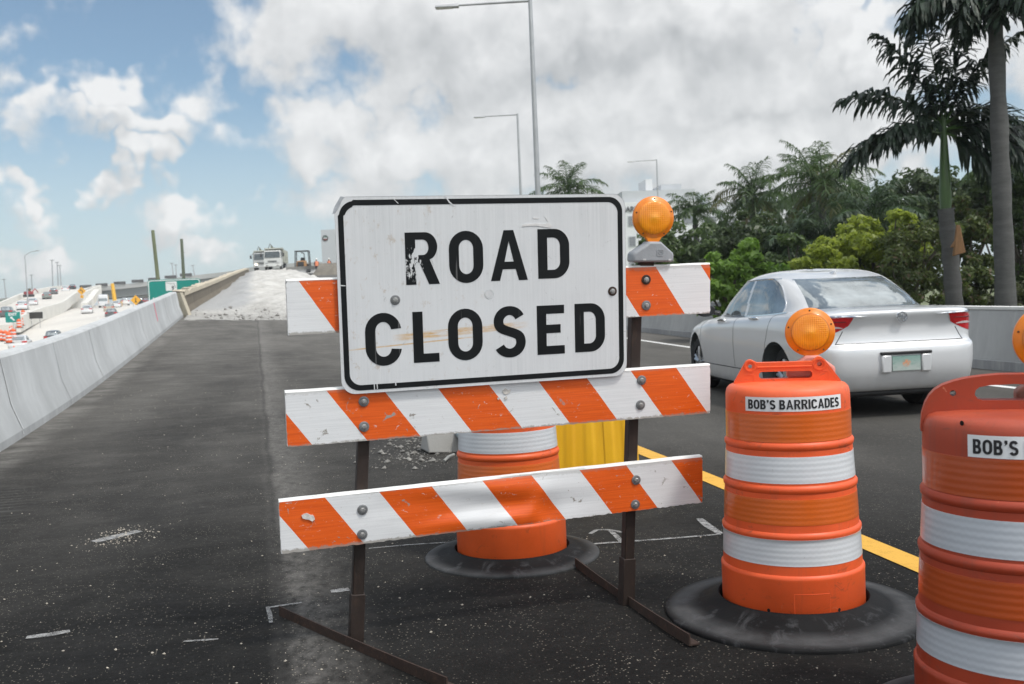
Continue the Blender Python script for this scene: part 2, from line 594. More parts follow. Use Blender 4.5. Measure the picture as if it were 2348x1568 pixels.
# ------------------------------------------------------------------ ground, roads
def m_asphalt():
    M = Mat('asphalt')
    p = M.pos()
    t, s, _z = M.xyz()
    big = M.noise(M.pos((0.35, 0.12, 1)), 1.6, 5, 0.6)
    streak = M.noise(M.pos((0.8, 1.5, 1)), 2.1, 10, 0.74, 0.5)
    fine = M.math('ADD', M.math('MULTIPLY', M.noise(p, 300, 2, 0.6), 0.6), M.math('MULTIPLY', M.noise(p, 95, 3, 0.7), 0.4))
    mid = M.noise(p, 22, 6, 0.7)
    far = M.ramp(M.math('POWER', M.ramp(s, 4.5, 30), 0.75), 0, 1)
    c = M.mix(M.ramp(fine, 0.36, 0.66), (0.0026, 0.0028, 0.0030), (0.014, 0.014, 0.0138))
    # worn lighter asphalt away from the fresh patch in front, and in the open lane
    worn = M.mix(M.ramp(fine, 0.2, 0.8), (0.090, 0.086, 0.079), (0.160, 0.153, 0.141))
    wf = M.math('ADD', M.math('MULTIPLY', far, 0.85), M.math('MULTIPLY', M.ramp(big, 0.3, 0.72, -0.10, 0.40), M.ramp(s, 3.5, 9.0, 0.25, 1.0)))
    lane = M.ramp(t, 2.4, 4.2, 0, 0.22)
    wf = M.math('ADD', wf, lane)
    wf.node.use_clamp = True
    c = M.mix(wf, c, worn)
    # pale dust in streaks across the lane, thicker towards the diggings
    dk = M.math('MULTIPLY', M.ramp(streak, 0.46, 0.80), M.ramp(s, 3, 32, 0.03, 0.8))
    dk = M.math('MULTIPLY', dk, M.ramp(t, 2.3, 3.4, 1.0, 0.25))
    c = M.mix(dk, c, (0.24, 0.23, 0.212))
    # construction joint: dark line with a dusty band to its right
    wob = M.math('ADD', t, M.math('MULTIPLY', M.noise(M.pos((0, 0.5, 0)), 1.0, 3), 0.12))
    band = M.math('MULTIPLY', M.ramp(wob, 0.04, 0.18), M.ramp(wob, 0.50, 0.16))
    bn = M.ramp(M.noise(M.pos((1, 0.6, 1)), 16.0, 8, 0.78), 0.36, 0.64, 0.04, 0.44)
    c = M.mix(M.math('MULTIPLY', band, bn), c, (0.27, 0.26, 0.245))
    line = M.math('MULTIPLY', M.ramp(wob, 0.07, 0.10), M.ramp(wob, 0.14, 0.11))
    c = M.mix(M.math('MULTIPLY', line, 0.35), c, (0.012, 0.012, 0.012))
    # dust clinging along the foot of the barrier
    c = M.mix(M.math('MULTIPLY', M.ramp(t, -2.25, -2.02, 0.5, 0), M.ramp(streak, 0.35, 0.7)), c, (0.30, 0.29, 0.27))
    # broom and scraper marks
    wv = M.n('TexWave', {'Vector': M.pos((0.15, 1, 1)), 'Scale': 2.6, 'Distortion': 5.0, 'Detail': 4.0}, out=1, wave_type='BANDS', bands_direction='Y')
    zone = M.math('MULTIPLY', M.ramp(t, -1.55, -1.85), M.math('MULTIPLY', M.ramp(s, 5.2, 5.8), M.ramp(s, 8.4, 7.4)))
    c = M.mix(M.math('MULTIPLY', M.math('MULTIPLY', zone, M.ramp(wv, 0.72, 0.95)), 0.33), c, (0.2, 0.2, 0.195))
    # pale aggregate chips
    vor = M.nt.nodes.new('ShaderNodeTexVoronoi')
    M.nt.links.new(p, vor.inputs['Vector'])
    vor.inputs['Scale'].default_value = 110
    pick = M.n('SeparateColor', {0: vor.outputs['Color']})
    chip = M.math('MULTIPLY', M.ramp(vor.outputs['Distance'], 0.42, 0.24), M.ramp(pick, 0.86, 0.90))
    chip = M.math('MULTIPLY', chip, M.ramp(M.noise(p, 2.2, 4), 0.36, 0.66, 0.12, 0.8))
    c = M.mix(chip, c, (0.34, 0.31, 0.26))
    # blotches of spilt grout
    bl = M.noise(M.pos((1, 2.4, 1), loc=(4, 9, 0)), 1.9, 8, 0.72, 0.8)
    c = M.mix(M.ramp(bl, 0.69, 0.76, 0, 0.45), c, (0.30, 0.29, 0.27))
    # oil and rubber darkening
    c = M.mix(M.ramp(M.noise(M.pos((1, 0.45, 1), loc=(8, 1, 0)), 1.3, 6), 0.52, 0.78, 0, 0.4), c, (0.02, 0.02, 0.021))
    h = M.math('ADD', M.math('MULTIPLY', fine, 0.6), M.math('MULTIPLY', mid, 0.5))
    M.set(col=c, spec=0.08, rough=M.ramp(mid, 0.3, 0.7, 0.72, 0.92), norm=M.bump(h, 0.55, 0.006))
    return M.m


def m_limestone():
    M = Mat('limestone_base')
    t, s, _z = M.xyz()
    a = M.noise(M.pos((0.6, 0.5, 1)), 1.3, 8, 0.65)
    b = M.noise(M.pos(), 6.0, 8, 0.75)
    c = M.mix(M.ramp(b, 0.3, 0.7), (0.33, 0.32, 0.295), (0.55, 0.535, 0.50))
    c = M.mix(M.ramp(a, 0.42, 0.6, 0, 0.75), c, (0.60, 0.59, 0.56))
    c = M.mix(M.math('MULTIPLY', M.ramp(s, 42, 35), M.ramp(b, 0.3, 0.62, 0.95, 0.2)), c, (0.15, 0.147, 0.14))
    c = M.mix(M.ramp(M.noise(M.pos((1, 1, 1)), 18, 4), 0.66, 0.74, 0, 0.5), c, (0.2, 0.19, 0.17))
    # bare concrete deck on the left of the heap
    deck = M.mix(M.ramp(b, 0.3, 0.7), (0.30, 0.305, 0.305), (0.42, 0.42, 0.415))
    wob = M.math('ADD', t, M.math('MULTIPLY', M.noise(M.pos((0.2, 0.25, 1)), 1.0, 5), 2.2))
    c = M.mix(M.math('MULTIPLY', M.ramp(wob, 1.2, 0.6), M.ramp(s, 37.5, 40)), c, deck)
    M.set(col=c, rough=0.95, norm=M.bump(b, 0.7, 0.05))
    return M.m


def grid_struct(name, ts_, ss_, zf, mat, rz=RA, skirt=0.0):
    vs = [(t, s, zf(t, s)) for s in ss_ for t in ts_]
    n = len(ts_)
    fs = [(j * n + i, j * n + i + 1, (j + 1) * n + i + 1, (j + 1) * n + i) for j in range(len(ss_) - 1) for i in range(n - 1)]
    mb = MB().add(vs, fs)
    o = mb.build(name, mat, smooth=True)
    o.rotation_euler = (0, 0, rz)
    return struct(o)


def frange(a, b, st):
    n = max(1, int(round((b - a) / st)))
    return [a + (b - a) * i / n for i in range(n + 1)]


MASPH = m_asphalt()
grid_struct('asphalt_road', frange(-2.6, 10.5, 0.35), frange(-9, 40, 0.4) + frange(41, 190, 1.5), lambda t, s: G(t, s), MASPH)


def zlime(t, s):
    st = 34.3 + 1.5 * noise.noise((t * 0.55, 2.2, 0)) + 0.6 * noise.noise((t * 2.1, 7.2, 0))
    e = min(1.0, max(0.0, (s - st) / 4.0)) * min(1.0, max(0.0, (5.2 - t) / 0.8))
    edge = 1 / (1 + math.exp(-(t + 0.75 + 0.9 * noise.noise((s * 0.16, 3.3, 0))) * 3)) if s > st + 2 else 0.8
    h = 0.10 * e + 0.42 * edge * min(1, max(0, (s - st - 1.5) / 7)) * min(1.0, max(0.0, (5.2 - t) / 0.8))
    h += (0.20 * noise.fractal((t * 1.1, s * 0.5, 1.7), 1.0, 2.0, 4) + 0.40 * max(0, noise.noise((t * 0.35, s * 0.09, 5.0)))) * e * edge * min(1, max(0.15, (s - st) / 6))
    return G(t, s) + (max(0.004, h) if e > 0 else -0.06)


grid_struct('dirt', frange(-2.3, 6.0, 0.17), frange(33.0, 62, 0.25) + frange(62.5, 150, 0.9), zlime, m_limestone())

# terrain: one sheet to the horizon, dropping to the highway on the left
m_ground = plain('ground_soil', (0.13, 0.15, 0.075), 0.95, 0.35, 0.8, 0.5, 12, dirt=(0.30, 0.27, 0.22), dirt_amt=0.6)


def hw_z(y):
    return float(np.interp(y, [-50, 40, 70, 95, 114, 140, 164, 203, 260, 330, 500], [-4.6, -4.0, -2.7, -1.55, -0.75, 0.9, 2.3, 3.65, 4.9, 5.6, 6.0]))


def zterr(t, s):
    if t >= 10.4:
        return G(10.4, min(s, 60)) - 0.12 - min(1.0, (t - 10.4) / 30) * 1.0
    if t <= -2.75:
        p = road(t, s)
        low = hw_z(p.y) - 1.6
        k = min(1.0, (-2.75 - t) / 7.0)
        return (G(-2.6, s) - 0.45) * (1 - k) + low * k
    return G(t, s) - 0.35


TT = [-1100, -700, -400, -250, -170, -120, -90, -70, -50, -35, -25, -18, -13, -9.8, -7, -4.5, -2.76, -2.6, 0, 3, 6, 10.3, 10.45, 14, 20, 30, 45, 70, 110, 180, 300, 600, 1100]
SS = [-400, -150, -60, -25, -9] + frange(-5, 60, 5) + frange(70, 350, 14) + [420, 520, 700, 1000, 1300]


def zt2(t, s):
    z = zterr(t, min(s, 180))
    if s > 300:
        z = z * max(0, 1 - (s - 300) / 300) + (-3.0) * min(1, (s - 300) / 300)
    return z


grid_struct('ground', TT, SS, zt2, m_ground)


# painted lines, each a sheet 5 mm above the road
def strip(mb, pts, w, dz=0.005, mi=0):
    vs = []
    for i, (t, s) in enumerate(pts):
        a = pts[max(0, i - 1)]
        b = pts[min(len(pts) - 1, i + 1)]
        d = Vector((b[0] - a[0], b[1] - a[1])).normalized()
        nx, ny = -d.y, d.x
        ww = w[i] if isinstance(w, (list, tuple)) else w
        for k in (-0.5, 0.5):
            x, y = t + nx * ww * k, s + ny * ww * k
            vs.append((x, y, G(x, y) + dz))
    fs = [(2 * i, 2 * i + 1, 2 * i + 3, 2 * i + 2) for i in range(len(pts) - 1)]
    mb.add(vs, fs, mi)


def m_paint(name, col, wear=0.5, sc=30, lo=0.42, hi=0.6):
    M = Mat(name)
    nz = M.noise(M.pos(), sc, 6, 0.75)
    f2 = M.noise(M.pos(), 240, 2, 0.6)
    M.set(col=M.mix(M.ramp(f2, 0.3, 0.7), tuple(c * 0.8 for c in col), col), rough=0.7, alpha=M.ramp(M.math('ADD', M.math('MULTIPLY', nz, 0.75), M.math('MULTIPLY', f2, 0.25)), lo, hi, 1 - wear, 1.0))
    return M.m


mb = MB()
strip(mb, [(3.04 - 0.24 * math.exp(-(s - 2.5) / 2.6) + 0.01 * math.sin(s), s) for s in frange(1.2, 60, 0.6)], 0.15)
o = mb.build('yellow_road_line', m_paint('yellow_paint', (0.72, 0.40, 0.055), 0.25, 14, 0.3, 0.5))
o.rotation_euler.z = RA
struct(o)
mb = MB()
strip(mb, [(8.62, s) for s in frange(8, 90, 1.0)], 0.14)
strip(mb, [(6.2, s) for s in frange(20.0, 23.0, 1.0)], 0.13)
strip(mb, [(6.2, s) for s in frange(32.0, 35.0, 1.0)], 0.13)
o = mb.build('white_road_line', m_paint('white_paint', (0.78, 0.78, 0.76), 0.25, 14, 0.3, 0.5))
o.rotation_euler.z = RA
struct(o)


def gts(u, v):
    p = on_z(u, v, 0.02)
    return ts(p)


mb = MB()
spray = [([(1290, 1251), (1380, 1243), (1480, 1236), (1570, 1229), (1652, 1222)], 0.028), ([(1398, 1214), (1412, 1226), (1426, 1242)], 0.03),
         ([(1603, 1187), (1622, 1203), (1651, 1221)], 0.05), ([(1352, 1222), (1368, 1213), (1395, 1213), (1425, 1218), (1440, 1218)], 0.03),
         ([(614, 1390), (650, 1384), (692, 1378)], 0.022), ([(613, 1388), (618, 1404), (621, 1424)], 0.02), ([(758, 1353), (800, 1348)], 0.06), ([(845, 1256), (930, 1248), (1050, 1240)], 0.018),
         ([(60, 1458), (110, 1452), (160, 1443)], 0.05), ([(420, 1466), (500, 1461)], 0.02), ([(255, 876), (290, 876)], 0.12),
         ([(215, 1243), (260, 1232), (320, 1218)], 0.09)]
for pts, w in spray:
    q = [gts(*p) for p in pts]
    fin = []
    for a, b in zip(q, q[1:]):
        fin += [(a[0] + (b[0] - a[0]) * k / 6, a[1] + (b[1] - a[1]) * k / 6) for k in range(6)]
    fin.append(q[-1])
    strip(mb, fin, [w * (0.6 + 0.4 * math.sin(math.pi * (0.12 + 0.76 * i / (len(fin) - 1)))) for i in range(len(fin))], 0.004)
o = mb.build('survey_marking_line', m_paint('spray_paint', (0.34, 0.34, 0.335), 1.0, 22, 0.34, 0.60))
o.rotation_euler.z = RA
struct(o)

# loose chips on the asphalt
mb = MB()
mch = plain('stone_chips', (0.36, 0.33, 0.28), 0.9, 0.4, 60)


def stone(mb, c, r, rnd, mi=0):
    vs = []
    for k in range(6):
        d = [Vector((1, 0, 0)), Vector((-1, 0, 0)), Vector((0, 1, 0)), Vector((0, -1, 0)), Vector((0, 0, 0.8)), Vector((0, 0, -0.5))][k]
        d = d + Vector((rnd.uniform(-.3, .3), rnd.uniform(-.3, .3), rnd.uniform(-.2, .2)))
        vs.append(Vector(c) + d * r)
    mb.add(vs, [(0, 2, 4), (2, 1, 4), (1, 3, 4), (3, 0, 4), (2, 0, 5), (1, 2, 5), (3, 1, 5), (0, 3, 5)], mi)


rr = random.Random(3)
for i in range(5200):
    s = rr.uniform(2.2, 16) if rr.random() < 0.75 else rr.uniform(2.2, 6)
    t = rr.uniform(-2.2, 2.8)
    if noise.noise((t * 0.8, s * 0.5, 9)) < rr.uniform(-0.5, 0.45):
        continue
    r = 0.0014 + 0.0058 * rr.random() ** 5
    stone(mb, (t, s, G(t, s) + r * 0.5), r, rr)
for i in range(260):                              # spill of grit in front of the barrier, and another farther on
    u, v = rr.gauss(275, 45), rr.gauss(1232, 12)
    t, s = gts(u, v - (u - 275) * 0.16)
    r = 0.002 + 0.006 * rr.random() ** 3
    stone(mb, (t, s, G(t, s) + r * 0.5), r, rr)
o = mb.build('gravel', mch)
o.rotation_euler.z = RA
o['kind'] = 'stuff'
o['label'] = 'pale stone chips scattered over the dark asphalt'


# ------------------------------------------------------------------ concrete barriers
def m_concrete(name, col, streak=0.5, dark=(0.2, 0.19, 0.17), joint=None, topz=None, ax=1):
    """Cast concrete: vertical run-off streaks, blotches, pores; joints every so often along the run."""
    M = Mat(name)
    x, y, z = M.xyz()
    a = M.noise(M.pos((1, 1, 0.45)), 0.9, 7, 0.65)
    st = M.noise(M.pos((1.0, 1.0, 0.10)), 7.0, 6, 0.7)
    f = M.noise(M.pos(), 55, 5, 0.7)
    c = M.mix(M.ramp(a, 0.3, 0.7), tuple(k * 0.78 for k in col), tuple(min(1, k * 1.12) for k in col))
    c = M.mix(M.ramp(st, 0.48, 0.75, 0, streak), c, dark)
    c = M.mix(M.ramp(st, 0.46, 0.28, 0, streak * 0.8), c, tuple(min(1, k * 1.35) for k in col))
    c = M.mix(M.ramp(f, 0.62, 0.72, 0, 0.35), c, tuple(k * 0.6 for k in col))
    M.set(col=c, rough=0.9, norm=M.bump(M.math('ADD', M.math('MULTIPLY', f, 0.5), a), 0.35, 0.01))
    return M.m


def barrier(name, label, t, s0, s1, prof, mat, step=1.0, tf=None, rough=0.0, hf=None, seg_mat=None):
    """Run of barrier: profile of (across, height) swept along the road."""
    ss_ = frange(s0, s1, step)
    vs, fs = [], []
    n = len(prof)
    for j, s in enumerate(ss_):
        tt = t if tf is None else tf(s)
        for (dx, h) in prof:
            k = 1 + rough * noise.noise((s * 0.9, h * 2, 3)) if h > 0.3 else 1
            hh = h * k * (hf(s) if hf else 1)
            g = G(tt, s)
            vs.append((tt + dx * (1 + rough * 0.6 * noise.noise((s * 1.3, h * 4, 8))), s, g + hh))
        if j:
            for i in range(n - 1):
                fs.append(((j - 1) * n + i, (j - 1) * n + i + 1, j * n + i + 1, j * n + i))
    fs.append(tuple(range(n)))
    fs.append(tuple((len(ss_) - 1) * n + i for i in range(n - 1, -1, -1)))
    mb = MB().add(vs, fs)
    if seg_mat:
        mb.m = [seg_mat.get(k % (n - 1), 0) if k < (len(ss_) - 1) * (n - 1) else 0 for k in range(len(fs))]
    o = mb.build(name, mat, smooth=True, sharp=28)
    o.rotation_euler.z = RA
    return tag(o, label, 'barrier')


PL = [(0.12, -0.4), (0.12, 0.075), (0.02, 0.33), (-0.06, 0.80), (-0.09, 0.83), (-0.26, 0.83), (-0.29, 0.80), (-0.33, 0.1), (-0.33, -2.5)]
m_bar = m_concrete('barrier_concrete', (0.50, 0.515, 0.52), 0.30, (0.38, 0.39, 0.39))
m_toe = m_concrete('barrier_toe', (0.36, 0.37, 0.375), 0.6, (0.20, 0.20, 0.195))
lb = barrier('concrete_barrier', 'long pale new concrete barrier along the left edge of the asphalt', -2.55, -4.0, 36.2, [(p[0], p[1] * 1.05 if p[1] > 0 else p[1]) for p in PL], [m_bar, m_toe], 0.6, seg_mat={0: 1})
# vertical joints with pale grout smears, and one pink survey stroke
mj = plain('grout', (0.66, 0.67, 0.67), 0.9, 0.1, 20)
mpk = plain('pink_survey_paint', (0.75, 0.18, 0.26), 0.8, 0.2, 20)


def barrier_stripe(s, w, dx=0.003, h0=0.03, h1=0.85, slant=0.0):
    mb = MB()
    pr = [(0.12, 0.075), (0.02, 0.3465), (-0.06, 0.84)]
    pts = []
    for k in range(13):
        h = h0 + (h1 - h0) * k / 12
        x = float(np.interp(h, [0.0, 0.079, 0.3465, 0.84], [0.12, 0.12, 0.02, -0.06])) + dx
        pts.append((x, h))
    vs = []
    for x, h in pts:
        ww = w * (0.7 + 0.6 * noise.noise((s, h * 5, 1)) ** 2 + 0.3 * abs(noise.noise((s * 3, h * 9, 4))))
        for k in (-0.5, 0.5):
            q = s + k * ww + slant * h
            vs.append((-2.55 + x, q, G(-2.55, q) + h))
    return mb.add(vs, [(2 * i, 2 * i + 1, 2 * i + 3, 2 * i + 2) for i in range(12)])


for s, w in ((24.5, 0.08), (31.2, 0.10), (17.2, 0.035), (11.4, 0.03), (34.6, 0.05)):
    o = barrier_stripe(s, w).build('joint', mj, lb)
mjd = plain('joint_dark_gap', (0.10, 0.10, 0.10), 0.95, 0.2, 20)  # dark lines laid along the barrier joints
for s in (24.42, 17.16, 11.37, 31.1, 20.8, 14.2):
    barrier_stripe(s, 0.012, 0.0035).build('joint_gap', mjd, lb)
o = barrier_stripe(27.9, 0.22, 0.004, 0.35, 0.845, 0.12).build('paint_stroke', mpk, lb)
o['label'] = 'pink survey stroke across the barrier face'

m_old = m_concrete('old_parapet_concrete', (0.135, 0.112, 0.082), 0.8, (0.27, 0.24, 0.19))
tp = lambda s: -2.45 + 1.75 * max(0, (s - 36.3)) / 88
ob = barrier('bridge_parapet', 'old brown stained bridge parapet with a crumbling top beyond the pale barrier', -2.45, 36.9, 132, [(0.16, -0.3), (0.14, 0.12), (0.0, 0.30), (-0.02, 0.80), (-0.32, 0.82), (-0.34, -3.0)], m_old, 0.5, tp, 0.14)
mtop = plain('parapet_top_dust', (0.50, 0.44, 0.34), 0.95, 0.3, 6)
mb = MB()
ss_ = frange(37, 131.5, 0.5)
vs = []
for s in ss_:
    for dx in (0.03, -0.37):
        vs.append((tp(s) + dx, s, G(tp(s), s) + 0.86 + 0.09 * noise.noise((s * 0.7, dx, 2))))
    for dx in (-0.37, 0.03):
        vs.append((tp(s) + dx, s, G(tp(s), s) + 0.70))
fs = []
for j in range(len(ss_) - 1):
    for i in range(4):
        fs.append((4 * j + i, 4 * j + (i + 1) % 4, 4 * j + 4 + (i + 1) % 4, 4 * j + 4 + i))
mb.add(vs, fs).build('coping', mtop, ob, smooth=True)
# end plate leaning at the gap between the two barriers
mb = MB()
mb.hexa([(-2.50, 36.35, G(-2.5, 36) - .1), (-2.2, 36.0, G(-2.5, 36) - .1), (-2.1, 36.2, G(-2.5, 36) - .1), (-2.44, 36.55, G(-2.5, 36) - .1)],
        [(-2.62, 36.5, G(-2.5, 36) + .86), (-2.50, 36.3, G(-2.5, 36) + .86), (-2.42, 36.5, G(-2.5, 36) + .86), (-2.56, 36.7, G(-2.5, 36) + .86)])
o = mb.build('wooden_plank', plain('weathered_plank', (0.42, 0.38, 0.30), 0.85, 0.25, 8, stretch=(4, 4, 0.4)))
o.rotation_euler.z = RA
tag(o, 'weathered plank leaning in the gap where the pale barrier meets the brown parapet', 'plank')

PRr = [(-0.20, -0.3), (-0.20, 0.08), (-0.12, 0.28), (-0.04, 0.82), (-0.02, 0.86), (0.20, 0.86), (0.22, 0.82), (0.24, -1.0)]
m_barR = m_concrete('median_concrete', (0.37, 0.375, 0.37), 0.42, (0.27, 0.275, 0.27))
rb = barrier('concrete_barrier', 'grey concrete barrier beyond the silver car, in front of the palms', 10.3, -9, 95, PRr, m_barR, 0.8)
mcap = plain('cap_concrete', (0.62, 0.62, 0.60), 0.9, 0.12, 3)
mft = m_concrete('barrier_foot_concrete', (0.29, 0.295, 0.30), 0.6, (0.5, 0.5, 0.49))
for nm, pr, mt in (('coping', [(-0.045, 0.845), (-0.045, 0.885), (0.225, 0.885), (0.225, 0.845)], mcap), ('footing', [(-0.235, -0.2), (-0.235, 0.13), (-0.17, 0.13), (-0.17, -0.2)], mft)):
    vs = []
    ss_ = frange(-9, 95, 0.8)
    for s in ss_:
        vs += [(10.3 + dx, s, G(10.3, s) + h) for dx, h in pr]
    fs = [(4 * j + i, 4 * j + (i + 1) % 4, 4 * j + 4 + (i + 1) % 4, 4 * j + 4 + i) for j in range(len(ss_) - 1) for i in range(4)]
    MB().add(vs, fs).build(nm, mt, rb)
# ------------------------------------------------------------------ the barricade: its own frame, x along the rails, z up, -y to the camera
BK = 0.956                                    # size of the barricade that stands it on the asphalt
B_C = cam2world((-0.0955 * BK, -0.2055 * BK, 3.998 * BK)) + CAM
bx = cam2world((0.95499856, -0.05343242, 0.291758))
bz = cam2world((-0.02337678, -0.9941394, -0.10554804))
by = bz.cross(bx)
BM = Matrix((bx, by, bz)).transposed().to_4x4()
BM = BM @ Matrix.Scale(BK, 4)
BM.translation = B_C
barricade = thing('road_barricade', 'orange and white striped barricade carrying the large ROAD CLOSED sign', 'barricade', M=BM)

ORANGE = (0.78, 0.105, 0.008)


def m_rail(name, const, slope, per, z0, z1, seed):
    """Striped sheeting with scuffs, cracks, dirty bruised edges."""
    M = Mat(name)
    x, y, z = M.xyz()
    q = M.math('ADD', x, M.math('MULTIPLY', z, slope))
    wob = M.math('MULTIPLY', M.math('SUBTRACT', M.noise(M.pos(), 14, 3), 0.5), 0.004)
    q = M.math('ADD', M.math('ADD', q, -const), wob)
    fr = M.math('FRACT', M.math('ADD', M.math('DIVIDE', q, per), 10.0))
    orange = M.math('LESS_THAN', fr, 0.5)
    lines = M.noise(M.pos((0.6, 1, 26), loc=(seed, 0, 0)), 6, 3)
    oc = M.mix(M.ramp(lines, 0.3, 0.7), (0.68, 0.088, 0.007), (0.84, 0.135, 0.012))
    wc = M.mix(M.ramp(lines, 0.3, 0.7), (0.70, 0.71, 0.72), (0.80, 0.81, 0.82))
    c = M.mix(orange, wc, oc)
    # hairline cracks and chips down to the grey board
    n1 = M.noise(M.pos(loc=(seed, 2, 5)), 16, 9, 0.72, 0.6)
    n2 = M.noise(M.pos(loc=(seed, 7, 1)), 3.5, 4)
    chips = M.math('MULTIPLY', M.ramp(n1, 0.63, 0.65), M.ramp(n2, 0.44, 0.54))
    c = M.mix(chips, c, (0.33, 0.31, 0.28))
    n3 = M.noise(M.pos((1, 1, 2.4), loc=(seed, 4, 4)), 30, 6, 0.7, 1.2)
    c = M.mix(M.math('MULTIPLY', M.ramp(n3, 0.64, 0.665), 0.75), c, (0.62, 0.60, 0.57))
    # bruised edges
    eb = M.math('ADD', z, M.math('MULTIPLY', M.math('SUBTRACT', M.noise(M.pos(loc=(seed, 0, 9)), 42, 6, 0.8), 0.5), 0.035))
    low = M.ramp(eb, z0 + 0.010, z0 + 0.004)
    hi = M.ramp(eb, z1 - 0.010, z1 - 0.004)
    e = M.math('MAXIMUM', low, M.math('MULTIPLY', hi, 0.35))
    c = M.mix(M.math('MULTIPLY', e, 0.8), c, (0.30, 0.275, 0.24))
    # dribbles of old glue and rust
    dr = M.noise(M.pos((9, 1, 0.5), loc=(seed, 1, 1)), 4, 5, 0.7)
    c = M.mix(M.ramp(dr, 0.70, 0.76, 0, 0.35), c, (0.55, 0.40, 0.22))
    M.set(col=c, rough=0.42, coat=0.15, norm=M.bump(M.math('ADD', n1, M.math('MULTIPLY', lines, 0.5)), 0.18, 0.004))
    return M.m


m_wht = plain('white_rail_edge', (0.78, 0.78, 0.76), 0.55, 0.1, 12, dirt=(0.35, 0.32, 0.27), dirt_amt=0.7)
m_galv = plain('galvanised_washer', (0.20, 0.205, 0.21), 0.5, 0.3, 60, metal=0.4)
m_bolt = plain('bolt_head', (0.36, 0.36, 0.355), 0.4, 0.2, 80, metal=0.6)
m_rustw = plain('rusted_washer', (0.045, 0.026, 0.018), 0.75, 0.35, 70, metal=0.2)


def washer(parent, x, z, y, rusty=False, r=0.026):
    mb = MB()
    mb.lathe([(0.009, 0.0), (0.009, 0.0035), (r - 0.004, 0.0035), (r, 0.0022), (r, -0.002)], 32, axis='y', c=(x, y, z), close=False)
    mb.lathe([(r, 0.0004), (0.0, 0.0006)], 32, axis='y', c=(x, y, z), close=False)
    w = mb.build('washer', m_rustw if rusty else m_galv, parent)
    mb = MB()
    mb.lathe([(0.0098, 0.0), (0.0098, 0.008), (0.008, 0.0098), (0.0, 0.0102)], 6, axis='y', c=(x, y, z), close=False)
    mb.lathe([(0.0115, 0.002), (0.0115, 0.0045), (0.0, 0.0048)], 20, axis='y', c=(x, y, z), close=False)
    mb.build('bolt', m_bolt, parent)
    return w


def rail(x0, x1, zt0, zb0, zt1, zb1, mat, dent=None, label=None, ragged=0.0025, seed=0):
    """Board facing -y at y = +0.018 with a rolled white lip along its top; the front face is a fine grid so that it can be dented."""
    nx, nz = 150, 16
    yf, yb = 0.016, 0.050
    mb = MB()
    vs = []
    for j in range(nz + 1):
        for i in range(nx + 1):
            k = i / nx
            zt = zt0 + (zt1 - zt0) * k
            zb = zb0 + (zb1 - zb0) * k
            zz = zt + (zb - zt) * j / nz
            x = x0 + (x1 - x0) * k
            if j == nz:
                zz += ragged * noise.fractal((x * 40, seed, 1), 1.0, 2.0, 4)
            if i in (0, nx):
                x += 0.003 * noise.noise((zz * 60, seed, i)) + (0.004 * (1 if i == 0 else -1) if j in (0, nz) else 0)
            y = yf + 0.0012 * noise.noise((x * 5, zz * 9, seed))
            if dent:
                y += dent(x, (zz - zb) / (zt - zb))
            vs.append((x, y, zz))
    n = nx + 1
    fs = [(j * n + i, (j + 1) * n + i, (j + 1) * n + i + 1, j * n + i + 1) for j in range(nz) for i in range(nx)]
    mb.add(vs, fs)
    r = mb.build('rail', mat, barricade, smooth=True, sharp=50)
    # flip so that the front faces the camera
    bm = bmesh.new()
    bm.from_mesh(r.data)
    bm.faces.ensure_lookup_table()
    if bm.faces[0].normal.y > 0:
        bmesh.ops.reverse_faces(bm, faces=bm.faces)
    bm.to_mesh(r.data)
    bm.free()
    if label:
        r['label'] = label
    mb = MB()
    # board behind the sheeting and white rounded lip
    vs = []
    for k in range(nx + 1):
        i = k
        top, bot = vs_top(k, nx, x0, x1, zt0, zt1), vs_top(k, nx, x0, x1, zb0, zb1)
        dy = dent(top[0], 0.0) if dent else 0
        dt = dent(top[0], 1.0) if dent else 0
        zl = 0.0035 + 0.0015 * noise.noise((top[0] * 9, seed, 2))
        zr = ragged * noise.fractal((bot[0] * 40, seed, 1), 1.0, 2.0, 4)
        vs += [(bot[0], yf + 0.030, bot[1] + 0.010), (top[0], yf + 0.030, top[1] - 0.010), (top[0], yf + 0.0015 + dt, top[1] - 0.003), (top[0], yf - 0.0005 + dt, top[1] + zl * 0.2), (top[0], yf + 0.004, top[1] + zl + 0.004), (top[0], yb - 0.004, top[1] + zl + 0.004), (top[0], yb, top[1]), (bot[0], yb, bot[1]), (bot[0], yf + 0.002 + dy, bot[1] + zr + 0.0006)]
    m = 9
    fs = [(j * m + i, j * m + (i + 1) % m, (j + 1) * m + (i + 1) % m, (j + 1) * m + i) for j in range(nx) for i in range(m)]
    fs += [tuple(range(m)), tuple(nx * m + i for i in range(m - 1, -1, -1))]
    mb.add(vs, fs).build('rail_backing', m_wht, r, smooth=True, sharp=50)
    return r


def vs_top(k, nx, x0, x1, z0, z1):
    f = k / nx
    return (x0 + (x1 - x0) * f, z0 + (z1 - z0) * f)


